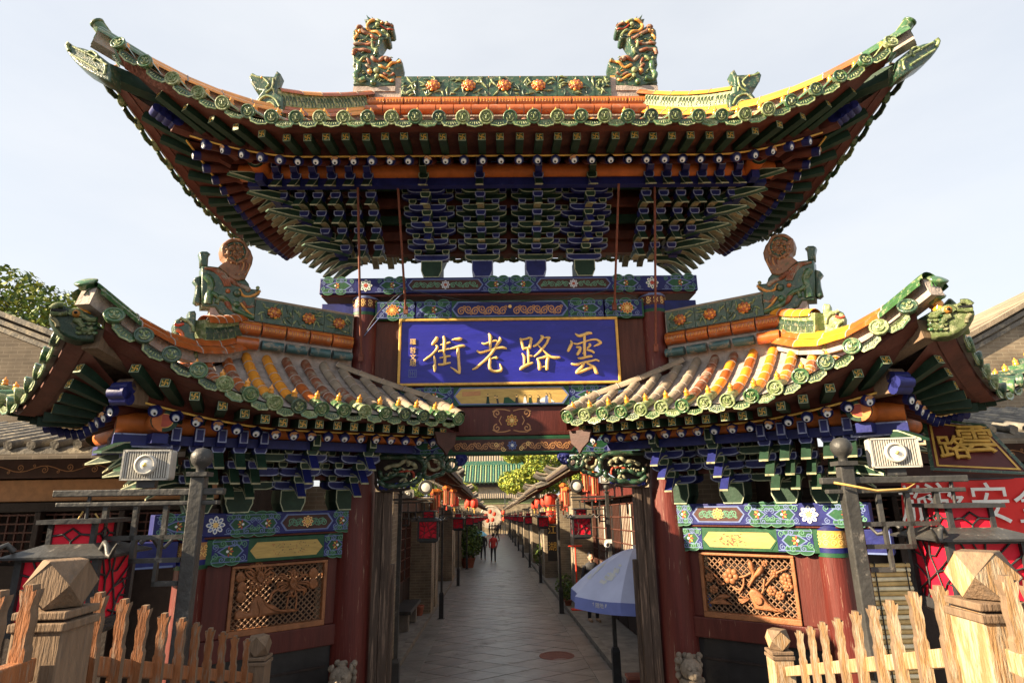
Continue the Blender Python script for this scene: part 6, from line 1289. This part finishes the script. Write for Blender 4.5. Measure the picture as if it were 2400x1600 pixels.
# ---------------------------------------------------------------- people
def person(loc, rz, label, h=1.68, top='cloth_dark', legs='cloth_dark', pose='stand', group=None, seed=0):
    t = thing('person', label, 'person', loc, rz, group); k = h/1.7; b = MB(); rnd = random.Random(seed); st = .16 if pose == 'walk' else .02
    for sx in (-1, 1):
        f = st*sx; hipv = (sx*.09, 0, .88); knee = (sx*.1, -f*.9-.02, .48); an = (sx*.1, -f*1.3+.03, .08)
        b.tube([hipv, knee, an], [.095, .062, .045], legs, 10); b.tube([(sx*.1, -f*1.3+.06, .05), (sx*.1, -f*1.3-.05, .045), (sx*.105, -f*1.3-.17, .03)], [.045, .045, .035], 'cloth_tan', 8)
    b.lathe([(.12, .82), (.155, .92), (.135, 1.05), (.16, 1.25), (.175, 1.38), (.12, 1.45), (.055, 1.48), (.05, 1.54)], top, 14, Matrix.Diagonal((1.15, .72, 1, 1)))
    for sx in (-1, 1):
        e = (sx*.27, -.02+st*sx*.6, 1.1); hd = (sx*.24, -.12+st*sx*1.2, .86); b.tube([(sx*.185, 0, 1.39), e, hd], [.058, .045, .034], top, 9)
        b.ball((hd[0], hd[1]-.01, hd[2]-.05), .035, 'skin', 8, (.7, .9, 1.3))
        for q in range(4): b.tube([(hd[0]-sx*.012+.0, hd[1]-.03+q*.016, hd[2]-.07), (hd[0]-sx*.02, hd[1]-.035+q*.016, hd[2]-.125+abs(q-1.3)*.008)], [.009, .006], 'skin', 5)
        b.tube([(hd[0]-sx*.01, hd[1]-.04, hd[2]-.04), (hd[0]-sx*.03, hd[1]-.06, hd[2]-.085)], [.01, .007], 'skin', 5)
    b.lathe([(.052, 1.46), (.05, 1.53)], 'skin', 10); b.ball((0, -.01, 1.6), .105, 'skin', 14, (.78, .92, 1.1)); b.ball((0, -.115, 1.585), .018, 'skin', 6); b.ball((-.033, -.098, 1.61), .011, 'black', 6); b.ball((.033, -.098, 1.61), .011, 'black', 6); b.tube([(-.025, -.1, 1.548), (.025, -.1, 1.548)], .006, 'flower_red', 5)
    for sx in (-1, 1): b.ball((sx*.083, 0, 1.595), .02, 'skin', 6, (.5, 1, 1.4))
    body = obj('body', b, t); body.scale = (k, k, k); hb = MB(); hb.ball((0, .02, 1.635), .112, 'hair', 12, (.8, .92, 1.0)); hr = obj('hair', hb, t); hr.scale = (k, k, k); return t
person(ST(2.3, 8.35, .12), radians(10), 'person in black trousers and tan shoes standing behind the blue parasol', 1.66, 'cloth_dark', 'cloth_dark', 'stand', None, 1)
person(ST(-.32, 31.3), pi+.1, 'person in a red coat walking down the middle of the lane', 1.7, 'cloth_red', 'cloth_dark', 'walk', None, 2)
pu = person(ST(-1.0, 33.5), .2, 'person in dark clothes holding a pale blue parasol in the lane', 1.66, 'cloth_dark', 'cloth_dark', 'walk', None, 3)
t = thing('parasol', 'small pale blue parasol held by a walker in the lane', 'parasol', ST(-1.22, 33.4, .9)); b = MB(); b.lathe([(0, .95), (.25, .88), (.45, .74), (.52, .62)], 'cyan_cloth', 8, None, False); obj('canopy', b, t); obj('shaft', MB().tube([(0, 0, 0), (0, 0, .97)], .012, 'iron', 6), t)
for k, (l, s_, c) in enumerate(((-1.0, 90.2, 'cloth_dark'), (-.6, 90.8, 'cloth_dark'), (-.1, 89.9, 'cloth_tan'), (.4, 90.5, 'cloth_dark'), (.75, 90.0, 'cloth_dark'), (.1, 64, 'cloth_dark'))): person(ST(l, s_), rh2.uniform(-2, 2), 'visitor in dark clothes standing before the moon gate' if k < 5 else 'lone walker in dark clothes far down the lane', 1.66+.05*(k % 3), c, 'cloth_dark', 'stand' if k < 5 else 'walk', 'visitors before the moon gate' if k < 5 else None, k+9)
# ---------------------------------------------------------------- blue parasol and clutter on the right pavement
def big_parasol():
    c = ST(1.9, 1.45, 0); t = thing('sun_parasol', 'large pale blue sun parasol with white print behind the gate jamb of the sunlit wing', 'parasol', c); n = 8; R0, za, zr_ = 1.05, 2.24, 1.62; rot = radians(20)
    def rim(k, f=1.0): a = rot+2*pi*k/n; return Vector((R0*f*cos(a), R0*f*sin(a), 0))
    for k in range(n):
        a, c2 = rim(k), rim(k+1); b = MB(); rows = []
        for i in range(7):
            f = i/6; sag = .05*sin(pi*min(1, f)); row = []
            for j in range(5):
                g = j/4; p = a.lerp(c2, g)*f; sc = 1-.07*sin(pi*g)*f; z = za-(za-zr_)*f**1.5+.02-.03*sin(pi*g)*f; row.append((p.x*sc, p.y*sc, z))
            rows.append(row)
        b.grid(rows, 'umbrella_blue'); gore = obj('gore', b, t)
        b = MB(); edge_ = rows[-1]; b.grid([edge_, [(x*1.01, y*1.01, z-.16) for x, y, z in edge_]], 'umbrella_deep'); obj('valance', b, t)
        # printed splash and lettering on each gore
        b = MB(); rnd = random.Random(k)
        def on(f, g, e=.004):
            p = a.lerp(c2, g)*f*(1-.07*sin(pi*g)*f); z = za-(za-zr_)*f**1.5+.02-.03*sin(pi*g)*f+.006; return (p.x*1.002, p.y*1.002, z)
        for q in range(26):
            f, g = .62+rnd.gauss(0, .07), .5+rnd.gauss(0, .1); w_ = rnd.uniform(.012, .04); l_ = rnd.uniform(.02, .09); b.add([on(f-w_, g-l_), on(f-w_*.3, g+l_), on(f+w_, g+l_*.8), on(f+w_*.4, g-l_)], [(0, 1, 2, 3)], 'white_paint')
        obj('print', b, t)
        me = text_mesh('随时 随地 畅享', .075, .001); me.materials.append(MATS['white_paint']); m_ = (Vector(edge_[0])+Vector(edge_[-1]))/2; mid = Vector(edge_[2]); out = Vector((mid.x, mid.y, 0)).normalized(); xx = Vector((-out.y, out.x, 0)); yy = Vector((0, 0, 1)); obj('lettering', me, t, mtx=basis(xx, yy, out, mid*1.012+Vector((0, 0, -.08))+out*.004))
    obj('shaft', MB().tube([(0, 0, 0), (0, 0, za+.06)], .022, 'white_paint', 10), t); b = MB()
    for k in range(n): b.tube([(0, 0, za-.02), tuple(rim(k, .99)+Vector((0, 0, zr_)))], .008, 'iron_grey', 5)
    obj('ribs', b, t); obj('foot', MB().lathe([(.25, 0), (.25, .06), (.05, .1), (.03, .3)], 'iron', 16), t)
big_parasol()
def at_block(name, label, cat, l, s_, w, d, h, m, z=.12):
    t = thing(name, label, cat, ST(l, s_, z)); obj('body', MB().box(-w/2, w/2, -d/2, d/2, 0, h, m), t, bev=.02); return t
t = at_block('toy_crate', 'blue toy crate with yellow shapes beside the jamb of the sunlit wing', 'crate', 2.05, .9, .34, .4, .75, 'toy_blue'); b = MB(); rnd = random.Random(3)
for k in range(9): b.circ(rnd.uniform(-.13, .13), rnd.uniform(.08, .7), rnd.uniform(.025, .06), rnd.choice(('toy_yellow', 'white_paint', 'mint_paint')), FRONT, .203+.001*k, 12)
obj('print', b, t)
t = thing('red_cushion', 'red plush cushion lying on the toy crate', 'cushion', ST(2.0, .85, .87)); b = MB(); b.ball((0, 0, .1), .17, 'paper_red', 14, (1.2, 1, .62)); b.ball((-.12, -.05, .08), .09, 'paper_red', 10); obj('body', b, t)
t = thing('red_stand', 'thin red metal stand with a cross bar by the brick pier', 'stand', ST(2.15, 10.3, .12)); obj('pole', MB().tube([(0, 0, 0), (0, 0, 1.75)], .022, 'paper_red', 8), t); obj('cross_bar', MB().tube([(-.2, 0, 1.75), (.2, 0, 1.75)], .02, 'paper_red', 8), t); obj('base', MB().box(-.18, .18, -.12, .12, 0, .03, 'paper_red'), t)
t = thing('litter_box', 'small dark red box standing at the foot of the lamp by the parasol', 'box', ST(1.75, 1.25, .02)); obj('body', MB().box(-.12, .12, -.1, .1, 0, .5, 'plaque_maroon'), t, bev=.01); obj('lid', MB().box(-.135, .135, -.115, .115, .5, .54, 'terracotta'), t, bev=.01)
t = thing('security_camera', 'small white security camera on the lamp post by the parasol', 'camera', tuple(ST(1.62, 2.2, 2.28))); T = Matrix.Rotation(pi/2, 4, 'X'); obj('housing', MB().ball((0, 0, 0), .05, 'white_paint', 14), t); obj('lens', MB().lathe([(.03, .03), (.028, .05), (0, .052)], 'black', 14, T), t); obj('mount', MB().box(-.02, .08, -.02, .02, .02, .08, 'white_paint'), t)
# ================================================================ foreground fences
def cubocta(b, c, r, m1, m2, sz=1.0):
    V_ = [(x, y, z) for x, y, z in ((1,1,0),(1,-1,0),(-1,-1,0),(-1,1,0),(1,0,1),(0,1,1),(-1,0,1),(0,-1,1),(1,0,-1),(0,1,-1),(-1,0,-1),(0,-1,-1))]
    vs = [(c[0]+x*r, c[1]+y*r, c[2]+z*r*sz) for x, y, z in V_]
    b.add(vs, [(4,5,6,7), (8,11,10,9), (0,5,4), (3,6,5), (2,7,6), (1,4,7), (0,8,9), (3,9,10), (2,10,11), (1,11,8)], m1); b.add(vs, [(0,4,1,8), (0,9,3,5), (3,10,2,6), (2,11,1,7)], m2)
def picket_mesh(m1, m2):
    b = MB(); H_ = [(.018, -.5), (.018, .03), (.0185, .05), (.0135, .062), (.0135, .085), (.0165, .105), (.017, .125), (.0135, .145), (.0135, .155), (.02, .182), (.0205, .192), (.011, .187), (.009, .203)]; P = H_+[(-u_, v_) for u_, v_ in H_[::-1]]
    n = len(P); w = .014; A = [(u, w, v) for u, v in P]; B = [(u, -w, v) for u, v in P]
    b.add(A+B, [(i, (i+1) % n, n+(i+1) % n, n+i) for i in range(n)], m2); b.add(A, [tuple(range(n))], m1); b.add(B, [tuple(range(n))[::-1]], m1); return b.mesh('picket')
def fence(sx, lab, near, far, pxs, px_out, wood, rail_m, end_m):
    (nx, ny, nd), (fx, fy, fd) = near, far
    A = at_depth(nx, ny, nd); Bp = at_depth(fx, fy, fd); t = thing('wooden_fence', lab, 'fence', (A.x, A.y, 1.45))
    inv = Matrix.Translation(t.location).inverted(); Lc = lambda v: inv @ Vector(v)
    d = Vector((Bp.x-A.x, Bp.y-A.y, 0)); yaw = atan2(d.y, d.x)
    def post(P, name, k=1.0):
        c = Lc(P); b = MB(); T = Matrix.Translation(c) @ Matrix.Rotation(yaw+radians(8)*sx, 4, 'Z') @ Matrix.Scale(k*.88, 4)
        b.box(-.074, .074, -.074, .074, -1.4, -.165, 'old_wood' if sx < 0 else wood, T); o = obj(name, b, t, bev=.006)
        b = MB(); b.box(-.082, .082, -.082, .082, -.19, -.166, 'old_wood', T); b.box(-.078, .078, -.078, .078, -.158, -.136, 'old_wood', T); b.box(-.068, .068, -.068, .068, -.166, -.158, 'dark_wood', T); obj('post_band', b, o, bev=.004)
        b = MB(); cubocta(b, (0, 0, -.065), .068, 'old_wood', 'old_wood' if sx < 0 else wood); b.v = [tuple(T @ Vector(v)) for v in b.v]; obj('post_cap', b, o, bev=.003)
    post(A, 'post'); post(Bp, 'post', 1.0)
    zr = lambda P: P.z-.25
    a2 = Vector((A.x, A.y, zr(A))); b2 = Vector((Bp.x, Bp.y, Bp.z-.25)); u = (b2-a2).normalized()
    def rail(p, q, name='rail'):
        p, q = Lc(p), Lc(q); M1, L = along(p, q); b = MB(); b.box(-.02, .02, 0, L, -.027, .027, rail_m, M1 @ Matrix.Diagonal((1, 1/L, 1, 1))); obj(name, b, t, bev=.004)
    off = Vector((-u.y, u.x, 0)).normalized()*(.03*(1 if sx > 0 else -1))*-1
    rail(a2+u*.07+off, b2-u*.07+off); rail(a2+u*.07-Vector((0, 0, .55))+off, b2-u*.07-Vector((0, 0, .55))+off)
    PM = picket_mesh(wood, end_m); dirp = Vector((d.x, d.y, 0)).normalized()
    pn = Vector((-dirp.y, dirp.x, 0))
    for px in pxs:   # where the fence line crosses this column of the photograph
        lo, hi = 0., 1.
        for _ in range(40):
            m = (lo+hi)/2; p = a2.lerp(b2, m); v = p+Vector((0, 0, .17))-CAM; x = 1200+FPX*v.dot(CR)/v.dot(CF)
            if (x < px) == (sx < 0): lo = m
            else: hi = m
        p = a2.lerp(b2, (lo+hi)/2); M1 = basis(pn, -dirp, (0, 0, 1), Lc(p)+Vector((0, 0, rs.uniform(-.004, .004))));
        obj('picket', PM, t, mtx=M1 @ Matrix.Rotation(rs.uniform(-.02, .02), 4, 'Y'))
    # short return towards the viewer
    q = at_depth(px_out[0], px_out[1], px_out[2]); q = Vector((q.x, q.y, a2.z)); e = (q-a2).normalized()
    rail(a2+e*.075+Vector((0, 0, .0)), q); rail(a2+e*.075-Vector((0, 0, .55)), q-Vector((0, 0, .55)))
    pe = Vector((-e.y, e.x, 0))
    for k in (.32, .62, .92): obj('picket', PM, t, mtx=basis(pe, -e, (0, 0, 1), Lc(a2.lerp(q, k))))
    return t
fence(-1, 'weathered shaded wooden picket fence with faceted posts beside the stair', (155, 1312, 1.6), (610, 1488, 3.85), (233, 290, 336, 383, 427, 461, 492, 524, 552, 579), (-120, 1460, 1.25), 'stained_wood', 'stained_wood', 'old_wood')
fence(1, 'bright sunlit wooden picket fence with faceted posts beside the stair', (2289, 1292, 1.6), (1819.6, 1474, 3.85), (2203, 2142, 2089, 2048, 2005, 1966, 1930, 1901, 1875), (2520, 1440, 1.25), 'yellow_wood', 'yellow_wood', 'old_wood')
# ---------------------------------------------------------------- stone lions at the column feet
def lion(sx):
    t = thing('stone_lion', 'small weathered stone lion on a block before the '+('sunlit' if sx > 0 else 'shaded')+' gate column', 'statue', (sx*1.98, -.6, 0), 0, 'stone lions at the gate columns')
    b = MB(); b.box(-.17, .17, -.2, .2, 0, .55, 'stone_lion'); b.box(-.2, .2, -.23, .23, .55, .62, 'stone_lion'); obj('plinth', b, t, bev=.015); b = MB()
    b.lathe([(.13, .62), (.16, .72), (.14, .86), (.11, .98)], 'stone_lion', 14, Matrix.Diagonal((1, 1.25, 1, 1)))
    for s_ in (-1, 1): b.tube([(s_*.09, -.12, .95), (s_*.1, -.17, .8), (s_*.1, -.18, .64)], [.05, .045, .04], 'stone_lion', 8); b.ball((s_*.1, -.2, .64), .05, 'stone_lion', 8, (1, 1.3, .7)); b.ball((s_*.12, .08, .7), .09, 'stone_lion', 8)
    b.ball((0, -.06, 1.08), .125, 'stone_lion', 14, (1, .95, .95)); b.ball((0, -.165, 1.04), .07, 'stone_lion', 10, (1.1, .8, .75)); b.ball((0, -.225, 1.06), .025, 'stone_lion', 8)
    for s_ in (-1, 1): b.ball((s_*.05, -.165, 1.11), .024, 'stone_lion', 8); b.ball((s_*.105, -.03, 1.16), .04, 'stone_lion', 8, (.6, .8, 1.2))
    for k in range(22): a = k*2.4; z = .95+.012*k; b.ball((.13*cos(a), .0+.12*abs(sin(a)), z), .038, 'stone_lion', 6)
    b.ball((0, -.03, 1.2), .045, 'stone_lion', 8); b.tube([(0, .17, .7), (.02, .24, .8), (0, .2, .95)], [.04, .05, .03], 'stone_lion', 7); obj('body', b, t)
lion(-1); lion(1)
# ---------------------------------------------------------------- neighbours behind the wings
def side_house(sx):
    lab = 'dark timber house with carved lattice fascia behind the shaded wing' if sx < 0 else 'timber house with bamboo blinds behind the sunlit wing'
    t = thing('timber_house', lab, 'house', (sx*6.6, -.2, 0)); X = lambda a, c: (min(sx*a, sx*c)-sx*6.6, max(sx*a, sx*c)-sx*6.6)
    def bx(nm, x0, x1, y0, y1, z0, z1, m, bev=0): a, c = X(x0, x1); return obj(nm, MB().box(a, c, y0+.2, y1+.2, z0, z1, m), t, bev=bev)
    bx('wall', 3.95, 9.5, .3, 3.5, 0, 3.6, 'dark_wood'); bx('beam', 4.0, 9.5, .05, .3, 3.35, 3.6, 'brown_panel', .01); bx('fascia', 4.0, 9.5, .08, .3, 3.05, 3.33, 'scroll_tan' if sx < 0 else 'brown_panel', .01); bx('beam', 4.0, 9.5, .05, .3, 2.92, 3.04, 'dark_wood', .01)
    b = MB(); vine(b, 4.1, 9.3, 3.47, .18, 'scroll_tan', lambda u, v, w: (sx*u-sx*6.6, .24-w, v), .004, 16, .012); obj('painted_pattern', b, t)
    for k in range(5):
        x0 = 4.05+k*1.08; b = MB()
        for j in range(9): b.box(*X(x0+.04+j*.12, x0+.06+j*.12), .3, .33, 2.3, 2.9, 'board_wood')
        for j in range(6): b.box(*X(x0+.03, x0+1.03), .29, .32, 2.32+j*.11, 2.34+j*.11, 'board_wood')
        obj('lattice', b, t); bx('door_leaf', x0+.02, x0+1.05, .22, .28, .2, 2.25, 'dark_wood', .006); bx('post', x0-.08, x0, .0, .28, 0, 2.92, 'dark_wood', .01)
    b = MB(); a, c = X(3.9, 10); b.add([(a, -.6, 3.66), (c, -.6, 3.66), (c, 1.6, 4.2), (a, 1.6, 4.2), (a, -.6, 3.6), (c, -.6, 3.6), (c, 1.6, 4.1), (a, 1.6, 4.1)], [(0, 1, 2, 3), (4, 5, 6, 7), (0, 1, 5, 4), (2, 3, 7, 6), (0, 3, 7, 4), (1, 2, 6, 5)], 'grey_tile'); rf = obj('roof', b, t)
    for k in range(22): x = a+.1+k*.275; b = MB(); b.tube([(x, -.63, 3.7), (x, 1.6, 4.24)], .06, 'grey_tile', 6); obj('tile_row', b, rf)
    return t
side_house(-1); side_house(1)
def added_shade_house(x0, x1, y0, y1, zw, lab):      # unseen house added beside the stair to keep that side in shade
    t = thing('added_shade_house', lab, 'house', ((x0+x1)/2, (y0+y1)/2, 0)); cx_, cy_ = (x0+x1)/2, (y0+y1)/2
    obj('wall', MB().box(x0-cx_, x1-cx_, y0-cy_, y1-cy_, 0, zw, 'dark_brick'), t)
    b = MB(); w = (x1-x0)/2+.5; b.add([(-w, y0-cy_-.3, zw), (0, y0-cy_-.3, zw+.9), (w, y0-cy_-.3, zw), (-w, y1-cy_+.3, zw), (0, y1-cy_+.3, zw+.9), (w, y1-cy_+.3, zw)], [(0, 1, 4, 3), (1, 2, 5, 4), (0, 1, 2), (3, 4, 5), (0, 2, 5, 3)], 'grey_tile'); obj('roof', b, t)
    for k in range(5): y = y0-cy_+.9+k*(y1-y0-1.8)/4; obj('window', MB().box(x1-cx_, x1-cx_+.05, y-.5, y+.5, 1.2, 2.6, 'black_panel'), t); obj('frame', MB().box(x1-cx_, x1-cx_+.07, y-.56, y+.56, 2.6, 2.68, 'dark_wood'), t)
added_shade_house(-10.5, -4.9, -15, -3.9, 3.9, 'unseen dark brick house added beside the stair to shade that side')
def gable(sx, top, lab):
    """stepped brick coping of a gable seen past the wing"""
    t = thing('gable_house', lab, 'house', (sx*7.5, 3.2, 0)); pts = [on_y(x, y, 3.2) for x, y in top]; b = MB()
    P = [(p.x-sx*7.5, p.z) for p in pts]; F = lambda u, v, w: (u, -w, v)
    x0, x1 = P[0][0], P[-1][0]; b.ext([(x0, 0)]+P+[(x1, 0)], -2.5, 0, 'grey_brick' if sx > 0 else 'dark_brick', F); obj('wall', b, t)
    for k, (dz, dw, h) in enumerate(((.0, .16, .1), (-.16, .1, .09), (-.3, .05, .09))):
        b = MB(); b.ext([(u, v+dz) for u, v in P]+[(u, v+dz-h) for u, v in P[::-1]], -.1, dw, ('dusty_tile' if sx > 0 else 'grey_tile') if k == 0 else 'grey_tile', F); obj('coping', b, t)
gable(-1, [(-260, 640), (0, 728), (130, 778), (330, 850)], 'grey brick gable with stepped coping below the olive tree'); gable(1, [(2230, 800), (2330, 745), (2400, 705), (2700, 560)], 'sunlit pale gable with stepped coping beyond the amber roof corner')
# ---------------------------------------------------------------- banner, plaque, blind beside the sunlit wing
y_ = -.75; c = [on_y(2112, 1128, y_), on_y(2560, 1114, y_), on_y(2560, 1262, y_), on_y(2118, 1236, y_)]
bn = thing('banner', 'red cloth banner with white characters stretched beside the sunlit wing', 'banner', (c[0].x, y_, c[3].z)); rows = []
for j in range(5):
    row = []
    for i in range(17):
        p = c[0].lerp(c[1], i/16).lerp(c[3].lerp(c[2], i/16), j/4); row.append((p.x-c[0].x, .02*sin(i*1.1)+.01*sin(i*2.3+j), p.z-c[3].z))
    rows.append(row)
b = MB(); b.grid(rows, 'banner_red'); obj('cloth', b, bn); hgt = c[0].z-c[3].z
for ch, px in (('旅', 2138), ('游', 2212), ('安', 2318), ('全', 2420)):
    q = on_y(px+(8 if ch == '旅' else 0), 1186, y_); me = text_mesh(ch, .52 if ch != '旅' else .46, .002); me.materials.append(MATS['white_paint']); obj('white_character', me, bn, loc=(q.x-c[0].x, -.04, q.z-c[3].z), rot=(pi/2, 0, 0))
b = MB(); b.tube([(-.03, 0, hgt), (c[1].x-c[0].x, 0, c[1].z-c[3].z)], .012, 'cable', 6); obj('rope', b, bn)
q = [at_depth(2170, 985, 6.6), at_depth(2304, 1000, 6.35), at_depth(2404, 1106, 6.0), at_depth(2190, 1096, 6.25)]
pq = thing('plaque', 'maroon hanging plaque with gold characters under the dark eave', 'sign', tuple(q[3])); nn = (q[1]-q[0]).cross(q[3]-q[0]).normalized(); nn = nn if nn.dot(CF) < 0 else -nn
Lq = [p-q[3] for p in q]; b = MB(); b.add([tuple(p) for p in Lq]+[tuple(p-nn*.08) for p in Lq], [(0, 1, 2, 3), (7, 6, 5, 4), (0, 1, 5, 4), (1, 2, 6, 5), (2, 3, 7, 6), (3, 0, 4, 7)], 'plaque_maroon'); obj('board', b, pq)
b = MB(); cen = sum(Lq, Vector())/4
ring = [cen+(p-cen)*.93+nn*.006 for p in Lq]; ring2 = [cen+(p-cen)*.86+nn*.006 for p in Lq]; b.add([tuple(p) for p in ring+ring2], [(i, (i+1) % 4, 4+(i+1) % 4, 4+i) for i in range(4)], 'gold_paint'); out = [cen+(p-cen)*1.12+nn*.03 for p in Lq]; b.add([tuple(p-nn*.02) for p in [cen+(p-cen)*1.0+nn*.03 for p in Lq]+out], [(i, (i+1) % 4, 4+(i+1) % 4, 4+i) for i in range(4)], 'dark_green_glaze'); obj('border', b, pq)
ex = (Lq[2]-Lq[3]).normalized(); ey = nn.cross(ex).normalized()
for ch, f, g, s_ in (('雲', .68, .62, .36), ('路', .3, .4, .3)):
    me = text_mesh(ch, s_, .012, .004); me.materials.append(MATS['gold_paint']); P0 = Lq[3].lerp(Lq[2], f).lerp(Lq[0].lerp(Lq[1], f), g); obj('gold_character', me, pq, mtx=basis(ex, ey, nn, P0+nn*.02))
x0, x1 = on_y(2035, 1320, -.9).x, on_y(2128, 1320, -.9).x; z1, z0 = on_y(2080, 1315, -.9).z, .35; bl = thing('bamboo_blind', 'yellow ribbed bamboo blind hanging beside the sunlit outer column', 'blind', (x0, -.9, z0)); n = int((z1-z0)/.05)
for k in range(n): b = MB(); b.tube([(0, 0, k*.05+.02), (x1-x0, .02*sin(k), k*.05+.02)], .024, 'blind_light' if k % 2 else 'blind', 7); obj('slat', b, bl)
b = MB(); b.tube([(.05, -.03, 0), (.05, -.03, z1-z0)], .008, 'cable', 4); b.tube([(x1-x0-.05, -.03, 0), (x1-x0-.05, -.03, z1-z0)], .008, 'cable', 4); obj('cord', b, bl)
